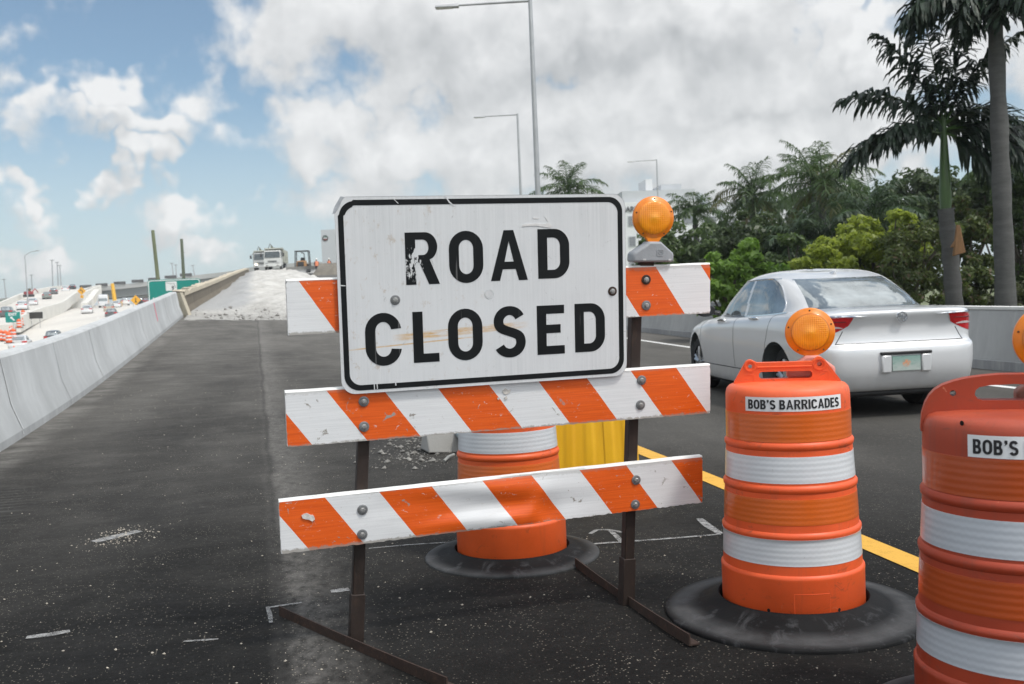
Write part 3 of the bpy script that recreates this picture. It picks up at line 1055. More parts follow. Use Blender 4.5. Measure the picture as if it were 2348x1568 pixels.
def bump_dent(x, h):
    """Buckled sheeting on the lowest rail: long shallow folds and one sharp crease."""
    y = 0.0
    e = math.exp(-((x + 0.02) / 0.34) ** 2)
    y += -0.010 * e * math.sin(9.5 * h + 2.4 * x + 0.6 * math.sin(5 * x))
    y += 0.012 * math.exp(-((x + 0.18) / 0.22) ** 2 - ((h - 0.42 - 0.25 * x) / 0.14) ** 2)
    # crease: peak pulled forward with a hollow beside it
    y += -0.016 * math.exp(-((x - 0.17 - 0.10 * (h - .3)) / 0.035) ** 2 - ((h - 0.30) / 0.30) ** 2)
    y += 0.014 * math.exp(-((x - 0.25) / 0.045) ** 2 - ((h - 0.12) / 0.22) ** 2)
    y += -0.009 * math.exp(-((x - 0.07) / 0.06) ** 2 - ((h - 0.18 - 0.9 * (x - 0.07)) / 0.10) ** 2)
    return y * 0.72


rl_top = rail(-0.792, 1.003, 0.066, -0.140, 0.075, -0.136, m_rail('rail_sheeting_top', -0.701, 0.66, 0.427, -0.139, 0.068, 1.3), seed=1)
rl_mid = rail(-0.815, 1.002, -0.362, -0.572, -0.365, -0.576, m_rail('rail_sheeting_middle', -0.919, 0.72, 0.427, -0.575, -0.364, 4.1), seed=2)
rl_low = rail(-0.858, 0.963, -0.786, -0.991, -0.769, -0.973, m_rail('rail_sheeting_low', -1.032, 0.72, 0.43, -0.985, -0.778, 8.7), bump_dent, 'lowest rail with buckled and creased sheeting', 0.004, seed=3)

for rl, spots in ((rl_top, [(0.7, 0.02, True), (0.699, -0.089, False)]), (rl_mid, [(-0.515, -0.415, False), (-0.518, -0.515, False), (0.674, -0.408, False), (0.668, -0.515, False)]),
                  (rl_low, [(-0.537, -0.848, False), (-0.542, -0.948, False), (0.644, -0.841, False), (0.639, -0.948, False)])):
    for x, z, rusty in spots:
        washer(rl, x, z, 0.014, rusty, 0.0205)

# torn patch on the lowest rail and gouges on the middle one
m_torn = plain('torn_sheeting', (0.60, 0.57, 0.53), 0.8, 0.25, 60)
mb = MB()
mb.shape([[(-0.775, -0.845), (-0.755, -0.838), (-0.742, -0.846), (-0.728, -0.852), (-0.724, -0.866), (-0.735, -0.874), (-0.745, -0.866), (-0.760, -0.862), (-0.772, -0.857)]], 0.0105, 0.0145)
mb.build('torn_patch', m_torn, rl_low)
mb = MB()
mb.shape([[(0.052, -0.412), (0.066, -0.402), (0.078, -0.410), (0.090, -0.408), (0.084, -0.422), (0.068, -0.428), (0.058, -0.424)], [(0.030, -0.440), (0.038, -0.436), (0.040, -0.445), (0.033, -0.449)], [(0.060, -0.440), (0.070, -0.434), (0.075, -0.446), (0.064, -0.452)]], 0.0128, 0.0142)
mb.build('gouge', m_torn, rl_mid)

# posts: square steel tube in a wider sleeve, welded to angle-iron feet
m_post = plain('brown_post_steel', (0.030, 0.020, 0.016), 0.62, 0.35, 9, 0.25, 70, metal=0.2, dirt=(0.10, 0.055, 0.035), dirt_amt=0.5, stretch=(1, 1, 0.35))
m_rust = plain('rusty_angle_iron', (0.040, 0.024, 0.018), 0.8, 0.4, 14, 0.4, 60, metal=0.15, dirt=(0.14, 0.070, 0.042), dirt_amt=0.7)
BMi = BM.inverted()


def loc_world(p):
    return BMi @ Vector(p)


GLB = on_z(815, 1476, 0.012)
GRB = on_z(1435, 1386, 0.012)


def post(top, bot, name='post', w=0.046):
    a, b = Vector(top), Vector(bot)
    ax = (a - b).normalized()
    xx = Vector((1, 0, 0))
    xx = (xx - ax * xx.dot(ax)).normalized()
    yy = ax.cross(xx)
    M3 = Matrix((xx, yy, ax)).transposed()
    mb = MB().box((a + b) / 2, (w, w, (a - b).length), M3)
    p = mb.build(name, m_post, barricade, bevel=0.004)
    c1 = b + ax * 0.215
    mb = MB().box((c1 + b) / 2, (w + 0.011, w + 0.011, (c1 - b).length), M3)
    mb.build('sleeve', m_post, p, bevel=0.003)
    return p


def post_foot(u, v):
    # where the sight line through the post's foot meets the plane of the posts behind the rails
    o_, r_ = BMi @ CAM, BMi.to_3x3() @ (at(u, v, 1.0) - CAM)
    p = o_ + r_ * ((0.074 - o_.y) / r_.y)
    w = BM @ p
    print('POSTFOOT', u, v, tuple(round(k, 3) for k in w))
    return p


bl_, br_ = post_foot(815, 1476), post_foot(1435, 1386)
tl_ = Vector((-0.500, 0.072, -0.37))
dl = (tl_ - bl_)
post(bl_ + dl * 1.36, bl_)
tr_ = Vector((0.672, 0.072, -0.142))
dr_ = (tr_ - br_)
post(br_ + dr_ * 1.13, br_)


def foot(far, near, bow=0.0, lab=None):
    """Angle iron lying on the asphalt: upright leaf and flat leaf, gently bowed."""
    far, near = Vector(far), Vector(near)
    n = 14
    d = (near - far)
    side = -Vector((d.y, -d.x, 0)).normalized()
    pts = []
    for i in range(n + 1):
        k = i / n
        p = far + d * k + Vector((0, 0, bow * (2 * k - 1) ** 2))
        pts.append(p)
    h, w, th = 0.044, 0.044, 0.006
    sec = [(0, 0), (w, 0), (w, th), (th, th), (th, h), (0, h)]
    vs = [BMi @ (p + side * a + Vector((0, 0, b + 0.002))) for p in pts for a, b in sec]
    m = len(sec)
    fs = [(j * m + i, j * m + (i + 1) % m, (j + 1) * m + (i + 1) % m, (j + 1) * m + i) for j in range(n) for i in range(m)]
    fs += [tuple(range(m)), tuple(n * m + i for i in range(m - 1, -1, -1))]
    o = MB().add(vs, fs).build('foot', m_rust, barricade)
    if lab:
        o['label'] = lab
    return o


foot(on_z(640, 1417, 0.0), on_z(1024, 1588, 0.0), 0.006)
foot(on_z(1318, 1306, 0.0), on_z(1580, 1490, 0.0), 0.012)

# ------------------------------------------------------------------ the sign
def m_signwhite():
    M = Mat('sign_sheeting')
    x, y, z = M.xyz()
    ribs = M.noise(M.pos((34, 1, 0.6)), 3.0, 4, 0.7)
    cl = M.noise(M.pos(), 2.6, 6, 0.6)
    c = M.mix(M.ramp(ribs, 0.35, 0.65), (0.56, 0.575, 0.588), (0.66, 0.672, 0.685))
    c = M.mix(M.ramp(cl, 0.35, 0.7), c, (0.67, 0.685, 0.70))
    # two ochre scrapes running up to the right
    zl = M.math('ADD', z, M.math('MULTIPLY', x, -0.052))
    nz = M.noise(M.pos((2.2, 1, 16)), 6, 8, 0.75)
    s1 = M.math('MULTIPLY', M.ramp(zl, -0.168, -0.160), M.ramp(zl, -0.134, -0.140))
    s1 = M.math('MULTIPLY', s1, M.math('MULTIPLY', M.ramp(x, -0.40, -0.33), M.ramp(x, 0.17, 0.08)))
    s2 = M.math('MULTIPLY', M.ramp(M.math('ADD', zl, 0.1790), -0.004, -0.001), M.ramp(M.math('ADD', zl, 0.1790), 0.004, 0.001))
    s2 = M.math('MULTIPLY', s2, M.math('MULTIPLY', M.ramp(x, -0.60, -0.52), M.ramp(x, -0.02, -0.12)))
    sc = M.math('MAXIMUM', M.math('MULTIPLY', s1, M.ramp(nz, 0.38, 0.60, 0, 0.9)), M.math('MULTIPLY', s2, M.ramp(nz, 0.36, 0.5, 0.2, 0.8)))
    c = M.mix(sc, c, (0.60, 0.36, 0.12))
    # rust freckles on the left, scuffs, fine scratches
    fr = M.math('MULTIPLY', M.ramp(M.noise(M.pos((1.6, 1, 1), loc=(3, 0, 2)), 17, 8, 0.75), 0.575, 0.66), M.ramp(x, 0.1, -0.3))
    c = M.mix(M.math('MULTIPLY', fr, 0.6), c, (0.42, 0.33, 0.24))
    sf = M.ramp(M.noise(M.pos(loc=(9, 0, 4)), 24, 8, 0.75, 1.0), 0.625, 0.665, 0, 0.6)
    c = M.mix(sf, c, (0.36, 0.36, 0.36))
    for rot, seed, amt in ((0.5, 1.0, 0.35), (-0.9, 5.0, 0.3), (0.08, 9.0, 0.35)):
        w = M.noise(M.pos((60, 1, 1.2), rot=(0, rot, 0), loc=(seed, 0, 0)), 2.0, 2, 0.5)
        g = M.noise(M.pos(loc=(seed, 3, 0)), 3.2, 3)
        c = M.mix(M.math('MULTIPLY', M.math('MULTIPLY', M.ramp(w, 0.735, 0.76), M.ramp(g, 0.5, 0.6)), amt), c, (0.92, 0.92, 0.92))
    M.set(col=c, rough=M.ramp(cl, 0.3, 0.7, 0.42, 0.58), coat=0.1, norm=M.bump(M.math('ADD', cl, M.math('MULTIPLY', ribs, 0.2)), 0.12, 0.01))
    return M.m


def m_signblack():
    M = Mat('sign_black')
    x, y, z = M.xyz()
    n1 = M.noise(M.pos(), 26, 9, 0.75, 0.5)
    # heavy flaking over the stem and bowl of the R
    dx = M.math('MULTIPLY', M.math('ADD', x, 0.298), 15.0)
    dz = M.math('MULTIPLY', M.math('ADD', z, -0.115), 8.0)
    d = M.math('SQRT', M.math('ADD', M.math('MULTIPLY', dx, dx), M.math('MULTIPLY', dz, dz)))
    near = M.ramp(d, 0.25, 1.1, 0.19, 0.0)
    v = M.noise(M.pos((5, 1, 1)), 22, 6, 0.7)
    ch = M.ramp(M.math('ADD', M.math('MULTIPLY', M.math('ADD', n1, v), 0.5), near), 0.675, 0.69)
    c = M.mix(ch, (0.0065, 0.0080, 0.0092), (0.62, 0.63, 0.64))
    w = M.noise(M.pos((50, 1, 1.2), rot=(0, 0.6, 0)), 2.0, 2, 0.5)
    c = M.mix(M.ramp(w, 0.68, 0.72, 0, 0.35), c, (0.3, 0.3, 0.3))
    c = M.mix(M.ramp(M.noise(M.pos((1, 1, 1)), 5, 6, 0.7), 0.45, 0.75, 0, 0.3), c, (0.022, 0.024, 0.026))
    M.set(col=c, rough=0.6, spec=0.2)
    return M.m


MSW, MSB = m_signwhite(), m_signblack()
m_alu = plain('aluminium_edge', (0.45, 0.46, 0.47), 0.4, 0.2, 20, metal=0.7)
X0, X1, Z0, Z1 = -0.601, 0.600, -0.381, 0.381


def sign_outline(ins=0.0, r=0.055):
    pts = rrect(X0 + ins, X1 - ins, Z0 + ins, Z1 - ins, r - ins * 0.4, 10)
    return pts


# outline with the bent-back upper left corner
out = []
for x, z in sign_outline():
    if x < -0.545 and z > 0.30:
        continue
    out.append((x, z))
    if abs(x - (X0 + 0.055)) < 1e-4 and z > 0.37:
        pass
# rrect runs: lower right, upper right, upper left, lower left
corner = [(-0.560, 0.381), (-0.572, 0.366), (-0.585, 0.338), (-0.600, 0.318)]
i_ul = max(i for i, p in enumerate(out) if p[1] > 0.37)
out = out[:i_ul + 1] + corner + out[i_ul + 1:]
mb = MB().prism(out, -0.0015, 0.0015)
sign = mb.build('sign_panel', MSW, barricade)
sign['label'] = 'white rectangular panel lettered ROAD CLOSED, its upper left corner bent'
# bent flap: folded away from the camera
mb = MB()
mb.hexa([(-0.560, -0.0012, 0.380), (-0.585, -0.0012, 0.339), (-0.585, 0.001, 0.339), (-0.560, 0.001, 0.380)],
        [(-0.573, 0.016, 0.383), (-0.599, 0.016, 0.341), (-0.599, 0.018, 0.341), (-0.573, 0.018, 0.383)])
mb.hexa([(-0.585, -0.0012, 0.339), (-0.600, -0.0012, 0.318), (-0.600, 0.001, 0.318), (-0.585, 0.001, 0.339)],
        [(-0.600, 0.012, 0.340), (-0.607, 0.010, 0.316), (-0.607, 0.012, 0.316), (-0.600, 0.014, 0.340)])
mb.build('bent_corner', m_alu, sign)
# dull edge round the panel
mb = MB()
mb.shape([out, [(x * 0.9985, z * 0.9976) for x, z in out]], -0.0019, 0.0019)
mb.build('panel_edge', plain('sign_edge', (0.42, 0.43, 0.44), 0.5, 0.3, 40, metal=0.3), sign)
# black border
bo = rrect(-0.5885, 0.5865, -0.3685, 0.3685, 0.060, 10)
bi = rrect(-0.5675, 0.5655, -0.3475, 0.3475, 0.045, 10)


def dentc(p):
    x, z = p
    k = max(0.0, (-x - 0.53)) + max(0.0, z - 0.32)
    if x < -0.53 and z > 0.31:
        return (x + 0.004, z - 0.004)
    return p


mb = MB().shape([[dentc(p) for p in bo], [dentc(p) for p in bi]], -0.0026, -0.0017)
mb.build('border', MSB, sign)


# ---- highway lettering: outlines in letter units (width w, height 1)
def arc(cx, cz, rx, rz, a0, a1, n=14):
    return [(cx + rx * math.cos(R(a0 + (a1 - a0) * i / n)), cz + rz * math.sin(R(a0 + (a1 - a0) * i / n))) for i in range(n + 1)]


def L_O(w, h, t):
    r = w / 2
    o = arc(r, h - r * 1.02, r, r * 1.02, 0, 180) + arc(r, r * 1.02, r, r * 1.02, 180, 360)
    ri = r - t
    ti = t * 0.88
    rz = r * 1.02 - ti
    i = arc(r, h - ti - rz * 0.95, ri, rz * 0.95, 0, 180) + arc(r, ti + rz * 0.95, ri, rz * 0.95, 180, 360)
    return [o, i]


def L_D(w, h, t):
    o = [(0, 0), (w * 0.52, 0)] + arc(w * 0.52, h * 0.34, w * 0.48, h * 0.34, -80, 0) + arc(w * 0.52, h * 0.66, w * 0.48, h * 0.34, 0, 80) + [(w * 0.52, h), (0, h)]
    ti = t * 0.86
    i = [(t, ti), (w * 0.48, ti)] + arc(w * 0.48, h * 0.34, w * 0.52 - t, h * 0.34 - ti, -80, 0) + arc(w * 0.48, h * 0.66, w * 0.52 - t, h * 0.34 - ti, 0, 80) + [(w * 0.48, h - ti), (t, h - ti)]
    return [o, i]


def L_R(w, h, t):
    b = h * 0.42
    o = [(0, 0), (t, 0), (t, b), (w * 0.42, b), (w * 0.70, 0), (w * 1.03, 0), (w * 0.735, h * 0.475)]
    o += arc(w * 0.60, h * 0.725, w * 0.38, h * 0.275, -52, 86, 16) + [(w * 0.58, h), (0, h)]
    i = [(t, h * 0.565), (w * 0.54, h * 0.565)] + arc(w * 0.54, h * 0.7125, w * 0.17, h * 0.1475, -80, 80, 10) + [(w * 0.54, h * 0.86), (t, h * 0.86)]
    return [o, i]


def L_A(w, h, t):
    a = w * 0.39
    b = w * 0.61
    o = [(0, 0), (w * 0.245, 0), (w * 0.325, h * 0.225), (w * 0.675, h * 0.225), (w * 0.755, 0), (w, 0), (b + w * 0.02, h), (a - w * 0.02, h)]
    i = [(w * 0.375, h * 0.375), (w * 0.625, h * 0.375), (w * 0.50, h * 0.78)]
    return [o, i]


def L_L(w, h, t):
    return [[(0, 0), (w, 0), (w, t * 0.86), (t, t * 0.86), (t, h), (0, h)]]


def L_E(w, h, t):
    u = t * 0.86
    m0, m1 = h * 0.5 - u / 2 + 0.004, h * 0.5 + u / 2 + 0.004
    return [[(0, 0), (w, 0), (w, u), (t, u), (t, m0), (w * 0.86, m0), (w * 0.86, m1), (t, m1), (t, h - u), (w, h - u), (w, h), (0, h)]]


def L_C(w, h, t):
    r = w / 2
    rz = r * 1.02
    ti = t * 0.88
    ri, rzi = r - t, (rz - ti) * 0.95
    zt, zb = h - rz, rz
    o = arc(r, zt, r, rz, 8, 180) + arc(r, zb, r, rz, 180, 352)
    i = arc(r, ti + rzi, ri, rzi, 352, 180) + arc(r, h - ti - rzi, ri, rzi, 180, 8)
    return [o + i]


def L_S(w, h, t):
    # centre line of two bowls joined by a diagonal spine, thickened
    r = w / 2 - t / 2
    top = h - t * 0.44
    bot = t * 0.44
    rt = (top - bot) * 0.25
    c = []
    c += [(w / 2 + r * 1.0 * math.cos(R(a)), top - rt * 1.02 + rt * 1.02 * math.sin(R(a))) for a in range(22, 200, 8)]
    n0 = c[-1]
    cb = [(w / 2 + r * 1.02 * math.cos(R(a)), bot + rt * 1.02 + rt * 1.02 * math.sin(R(a))) for a in range(20, -160, -8)]
    p0, p3 = c[-1], cb[0]
    p1, p2 = (p0[0] + w * 0.03, p0[1] - h * 0.13), (p3[0] - w * 0.03, p3[1] + h * 0.13)
    mid = []
    for k in range(1, 12):
        q = k / 12
        mid.append(tuple((1 - q) ** 3 * p0[i] + 3 * (1 - q) ** 2 * q * p1[i] + 3 * (1 - q) * q * q * p2[i] + q ** 3 * p3[i] for i in (0, 1)))
    path = c + mid + cb
    lft, rgt = [], []
    for i, p in enumerate(path):
        a, b = path[max(0, i - 1)], path[min(len(path) - 1, i + 1)]
        d = Vector((b[0] - a[0], b[1] - a[1])).normalized()
        tt = t * (0.88 + 0.12 * abs(d.y))
        lft.append((p[0] - d.y * tt / 2, p[1] + d.x * tt / 2))
        rgt.append((p[0] + d.y * tt / 2, p[1] - d.x * tt / 2))
    return [lft + rgt[::-1]]


LET = [(L_R, -0.333, 0.036, 0.131, 0.204, 0), (L_O, -0.158, 0.035, 0.140, 0.207, 0), (L_A, 0.012, 0.039, 0.156, 0.202, 0), (L_D, 0.213, 0.041, 0.136, 0.201, 0),
       (L_C, -0.502, -0.277, 0.143, 0.208, 0), (L_L, -0.313, -0.273, 0.104, 0.202, 0), (L_O, -0.171, -0.275, 0.142, 0.208, 0), (L_S, 0.019, -0.274, 0.133, 0.209, 0), (L_E, 0.203, -0.271, 0.119, 0.202, 0), (L_D, 0.368, -0.270, 0.134, 0.202, 0)]
for fn, x, z, w, h, _ in LET:
    t = 0.0405
    loops = [[(x + px, z + pz) for px, pz in lp] for lp in fn(w, h, t)]
    MB().shape(loops, -0.0026, -0.0017).build('letter', MSB, sign)
washer(sign, -0.379, -0.021, -0.0012, False, 0.0195)
washer(sign, 0.538, -0.022, -0.0012, True, 0.0195)
# plugged bolt hole and the remains of a sticker
mb = MB()
mb.lathe([(0.0, 0.0022), (0.0150, 0.0024), (0.0155, 0.0014), (0.0180, 0.0014), (0.0185, 0.003), (0.0195, 0.0012)], 32, axis='y', c=(0.003, 0, -0.013), close=False)
mb.build('hole_plug', plain('plug', (0.58, 0.59, 0.60), 0.5, 0.08, 40), sign, smooth=True)
m_stk = plain('sticker_residue', (0.66, 0.655, 0.65), 0.8, 0.12, 30, dirt=(0.40, 0.36, 0.32), dirt_amt=0.5)
mb = MB()
mb.shape([[(0.147, 0.253), (0.180, 0.256), (0.215, 0.255), (0.250, 0.249), (0.272, 0.246), (0.275, 0.256), (0.262, 0.268), (0.245, 0.263), (0.200, 0.266), (0.150, 0.262)]], -0.0036, -0.0018)
mb.shape([[(0.193, 0.290), (0.220, 0.288), (0.216, 0.283), (0.196, 0.285)], [(0.245, 0.292), (0.249, 0.290), (0.262, 0.272), (0.258, 0.270)]], -0.0028, -0.0018)
mb.build('sticker_residue', m_stk, sign)
# long gouges across the top edge
m_scr = plain('bare_scratch', (0.60, 0.61, 0.62), 0.5, 0.2, 60)
for p in ([(-0.170, 0.380), (-0.163, 0.380), (-0.148, 0.357), (-0.128, 0.340), (-0.131, 0.338), (-0.152, 0.353)], [(-0.375, 0.372), (-0.371, 0.371), (-0.352, 0.353), (-0.355, 0.352)], [(-0.476, -0.347), (-0.472, -0.347), (-0.472, -0.369), (-0.475, -0.369)], [(-0.465, -0.345), (-0.461, -0.346), (-0.460, -0.366), (-0.464, -0.367)],
          [(-0.392, -0.340), (-0.388, -0.340), (-0.386, -0.358), (-0.391, -0.358)], [(-0.590, 0.046), (-0.570, 0.043), (-0.570, 0.040), (-0.590, 0.041)]):
    MB().shape([p], -0.0034, -0.0025).build('scratch', m_scr, sign)


# ------------------------------------------------------------------ warning lights
def m_amber():
    M = Mat('amber_lens')
    x, y, z = M.xyz()
    r2 = M.math('SQRT', M.math('ADD', M.math('MULTIPLY', x, x), M.math('MULTIPLY', z, z)))
    wx = M.math('SINE', M.math('MULTIPLY', x, 760))
    wz = M.math('SINE', M.math('MULTIPLY', z, 760))
    inner = M.ramp(r2, 0.070, 0.067)
    up = M.ramp(M.math('ADD', z, M.math('MULTIPLY', x, 0.8)), -0.02, 0.05)
    h = M.math('MULTIPLY', M.math('ADD', wx, M.math('MULTIPLY', wz, M.math('MULTIPLY', up, 0.9))), inner)
    n1 = M.noise(M.pos(), 9, 4)
    c = M.mix(M.ramp(n1, 0.3, 0.7), (0.84, 0.265, 0.007), (0.93, 0.345, 0.012))
    c = M.mix(M.math('MULTIPLY', M.ramp(h, -0.6, 1.4, 0, 0.4), 1.0), c, (0.74, 0.22, 0.006))
    ringd = M.math('MULTIPLY', M.ramp(r2, 0.0705, 0.0725), M.ramp(r2, 0.078, 0.076))
    c = M.mix(M.math('MULTIPLY', ringd, 0.6), c, (0.42, 0.085, 0.004))
    c = M.mix(M.ramp(r2, 0.030, 0.010, 0, 0.35), c, (1.0, 0.48, 0.05))
    low = M.math('MULTIPLY', M.ramp(z, -0.038, -0.075), M.ramp(M.noise(M.pos((3, 1, 1)), 40, 5, 0.7), 0.4, 0.62, 0, 0.65))
    c = M.mix(low, c, (0.20, 0.065, 0.012))
    M.set(col=c, rough=0.28, coat=0.4, norm=M.bump(h, 0.22, 0.002))
    s = M.b.inputs['Subsurface Weight']
    s.default_value = 0.25
    M.b.inputs['Subsurface Radius'].default_value = (0.03, 0.012, 0.004)
    M.b.inputs['Subsurface Scale'].default_value = 0.5
    return M.m


MAMB = m_amber()
m_ambr = plain('amber_rim', (0.78, 0.215, 0.006), 0.35, 0.12, 30, coat=0.3)
m_screw = plain('lens_screw', (0.10, 0.035, 0.01), 0.5, 0.3, 90)


def warning_light(label, M, mhouse, poly, lens_off, rad=0.089, yaw=0.0, depth=0.07, emblem=True):
    """Round amber lens on a battery housing. Origin at the foot of the housing, front towards -y."""
    o = thing('warning_light', label, 'warning light', M=M)
    lx, lz = lens_off
    mb = MB().prism(poly, -depth / 2, depth / 2)
    h = mb.build('housing', mhouse, o, smooth=True, bevel=0.010, seg=3)
    if emblem:
        mb = MB()
        mb.shape([rrect(0.012, 0.045, 0.027, 0.056, 0.006, 4), rrect(0.016, 0.041, 0.031, 0.052, 0.004, 4)], -depth / 2 - 0.0018, -depth / 2 + 0.001)
        mb.shape([rrect(0.020, 0.038, 0.035, 0.048, 0.004, 4), rrect(0.0225, 0.0355, 0.0375, 0.0455, 0.003, 4)], -depth / 2 - 0.0018, -depth / 2 + 0.001)
        mb.build('moulded_mark', mhouse, h)
        msl = plain('slot_light', (0.5, 0.5, 0.5), 0.6, 0.1, 20)
        for cx in (-0.043, 0.074):
            MB().box((cx, -depth / 2 + 0.0005, 0.012), (0.014, 0.004, 0.007)).build('slot', msl, h)
    # lens, in its own frame so that the pattern is centred on it
    Ml = Matrix.Translation((lx, 0, lz)) @ Matrix.Rotation(yaw, 4, 'Z')
    mb = MB()
    q = rad
    mb.lathe([(0.0, 0.0265), (0.010, 0.0262), (0.014, 0.0245), (q * 0.45, 0.0238), (q * 0.68, 0.0215), (q * 0.77, 0.0185), (q * 0.79, 0.0165)], 72, axis='y', close=False)
    lens = mb.build('lens', MAMB, o, smooth=True, sharp=60)
    lens.matrix_local = Ml
    mb = MB()
    mb.lathe([(q * 0.785, 0.0175), (q * 0.80, 0.0150), (q * 0.955, 0.0120), (q * 0.99, 0.0090), (q, 0.004), (q, -0.004), (q * 0.99, -0.009), (q * 0.955, -0.0120), (q * 0.80, -0.0150), (q * 0.68, -0.0255), (q * 0.3, -0.031), (0.0, -0.032)], 72, axis='y', close=False)
    # neck under the disc
    nk = [(-0.036, -q * 0.86), (-0.020, -lz + poly_top(poly) - 0.004), (0.022, -lz + poly_top(poly) - 0.004), (0.038, -q * 0.86)]
    mb.prism(nk, -0.012, 0.012)
    rim = mb.build('lens_rim', m_ambr, lens, smooth=True, sharp=50)
    for a in (90, 165, 20, 235, 305):
        mb = MB()
        mb.lathe([(0.0, 0.0022), (0.0032, 0.0018), (0.0036, 0.0)], 10, axis='y', c=(q * 0.89 * math.cos(R(a)), -0.0130, q * 0.89 * math.sin(R(a))), close=False)
        mb.build('screw', m_screw, lens)
    return o


def poly_top(poly):
    return max(z for _, z in poly)


m_greyh = plain('grey_housing', (0.30, 0.315, 0.335), 0.55, 0.10, 10, 0.15, 120, dirt=(0.18, 0.18, 0.18), dirt_amt=0.35)
MH = [(-0.095, 0.0), (-0.0945, 0.036), (-0.086, 0.044), (-0.030, 0.078), (-0.021, 0.088), (0.034, 0.088), (0.046, 0.078), (0.090, 0.043), (0.094, 0.034), (0.094, 0.002)]
M1 = BM @ Matrix.Translation((0.727, 0.030, 0.092)) @ Matrix.Rotation(R(2), 4, 'Y')
wl1 = warning_light('round amber warning light in a grey housing bolted on top of the barricade', M1, m_greyh, MH, (0.008, 0.188), 0.0905, R(-6))
# bracket between housing and rail
MB().box((-0.02, 0.0, -0.006), (0.06, 0.03, 0.016)).build('bracket', m_rustw, wl1)
# ------------------------------------------------------------------ traffic drums
def m_plastic(name, col, fade, seed=0.0, dirt=0.35, dcol=(0.20, 0.075, 0.045)):
    M = Mat(name)
    x, y, z = M.xyz()
    n1 = M.noise(M.pos(loc=(seed, 0, 0)), 4, 6, 0.65)
    st = M.noise(M.pos((6, 6, 0.5), loc=(0, seed, 0)), 3, 6, 0.7)
    c = M.mix(M.ramp(n1, 0.3, 0.7), tuple(k * 0.88 for k in col), tuple(min(1, k * 1.08) for k in col))
    # sun-bleached crown
    c = M.mix(M.math('MULTIPLY', M.ramp(z, 0.86, 1.0), M.ramp(n1, 0.3, 0.7, 0.35, 0.85)), c, fade)
    c = M.mix(M.ramp(st, 0.55, 0.8, 0, dirt), c, dcol)
    c = M.mix(M.ramp(M.noise(M.pos(loc=(seed, 5, 0)), 30, 7, 0.75, 0.7), 0.655, 0.69, 0, 0.5), c, (0.70, 0.30, 0.18))
    c = M.mix(M.ramp(M.noise(M.pos((1, 1, 1.6), loc=(seed, 9, 3)), 11, 8, 0.75, 1.2), 0.58, 0.68, 0, 0.5), c, (0.13, 0.05, 0.035))
    M.set(col=c, rough=M.ramp(n1, 0.3, 0.7, 0.38, 0.55), norm=M.bump(M.noise(M.pos(), 180, 3), 0.08, 0.002))
    s = M.b.inputs['Subsurface Weight']
    s.default_value = 0.08
    M.b.inputs['Subsurface Radius'].default_value = (0.02, 0.006, 0.003)
    return M.m


def m_band(name, col, seed=0.0, orange=False):
    """Retroreflective sheeting: fine prismatic cells in horizontal rows, glossy facets, scratches."""
    M = Mat(name)
    x, y, z = M.xyz()
    rows = M.math('SINE', M.math('MULTIPLY', z, 2 * math.pi / 0.0205))
    an = M.n('Math', {0: x, 1: y}, operation='ARCTAN2')
    cells = M.math('SINE', M.math('MULTIPLY', an, 70))
    nz = M.noise(M.pos(loc=(seed, 0, 0)), 7, 5)
    tile = M.ramp(M.math('MULTIPLY', rows, cells), -1, 1)
    a, b = tuple(k * 0.965 for k in col), tuple(min(1, k * 1.02) for k in col)
    c = M.mix(tile, a, b)
    c = M.mix(M.ramp(nz, 0.35, 0.7, 0, 0.5), c, tuple(k * 0.86 for k in col))
    sc = M.noise(M.pos((1, 1, 0.3), loc=(seed, 3, 0)), 26, 8, 0.75, 0.8)
    c = M.mix(M.ramp(sc, 0.655, 0.69, 0, 0.5), c, (0.26, 0.24, 0.22))
    M.set(col=c, rough=0.33, coat=0.5, coatr=0.12, norm=M.bump(M.math('ADD', M.math('MULTIPLY', rows, 1.0), M.math('MULTIPLY', cells, 0.05)), 0.12, 0.0020))
    return M.m


m_rubber = Mat('rubber_base')
_p = m_rubber.pos()
_n = m_rubber.noise(_p, 5, 7, 0.7)
_x, _y, _z = m_rubber.xyz()
_r = m_rubber.math('SQRT', m_rubber.math('ADD', m_rubber.math('MULTIPLY', _x, _x), m_rubber.math('MULTIPLY', _y, _y)))
_a = m_rubber.n('Math', {0: _x, 1: _y}, operation='ARCTAN2')
_c = m_rubber.mix(m_rubber.ramp(_n, 0.3, 0.7), (0.006, 0.0065, 0.007), (0.015, 0.0155, 0.0165))
# dust settled on the flange, and chalky scuffs on the cone
_ring = m_rubber.math('MULTIPLY', m_rubber.ramp(_r, 0.375, 0.43), m_rubber.ramp(_r, 0.508, 0.470))
_c = m_rubber.mix(m_rubber.math('MULTIPLY', _ring, m_rubber.ramp(_n, 0.25, 0.62, 0.05, 0.42)), _c, (0.16, 0.165, 0.17))
_cv = m_rubber.nt.nodes.new('ShaderNodeCombineXYZ')
m_rubber.nt.links.new(m_rubber.math('MULTIPLY', _a, 1.6), _cv.inputs[0])
m_rubber.nt.links.new(m_rubber.math('MULTIPLY', _r, 4.0), _cv.inputs[1])
_s = m_rubber.noise(_cv.outputs[0], 2.6, 7, 0.75, 0.6)
_c = m_rubber.mix(m_rubber.math('MULTIPLY', m_rubber.ramp(_s, 0.54, 0.74, 0, 0.5), m_rubber.ramp(_r, 0.30, 0.34)), _c, (0.13, 0.135, 0.145))
m_rubber.set(col=_c, spec=0.12, rough=m_rubber.ramp(_n, 0.3, 0.7, 0.55, 0.8), norm=m_rubber.bump(m_rubber.noise(_p, 130, 4), 0.25, 0.003))
MRUB = m_rubber.m

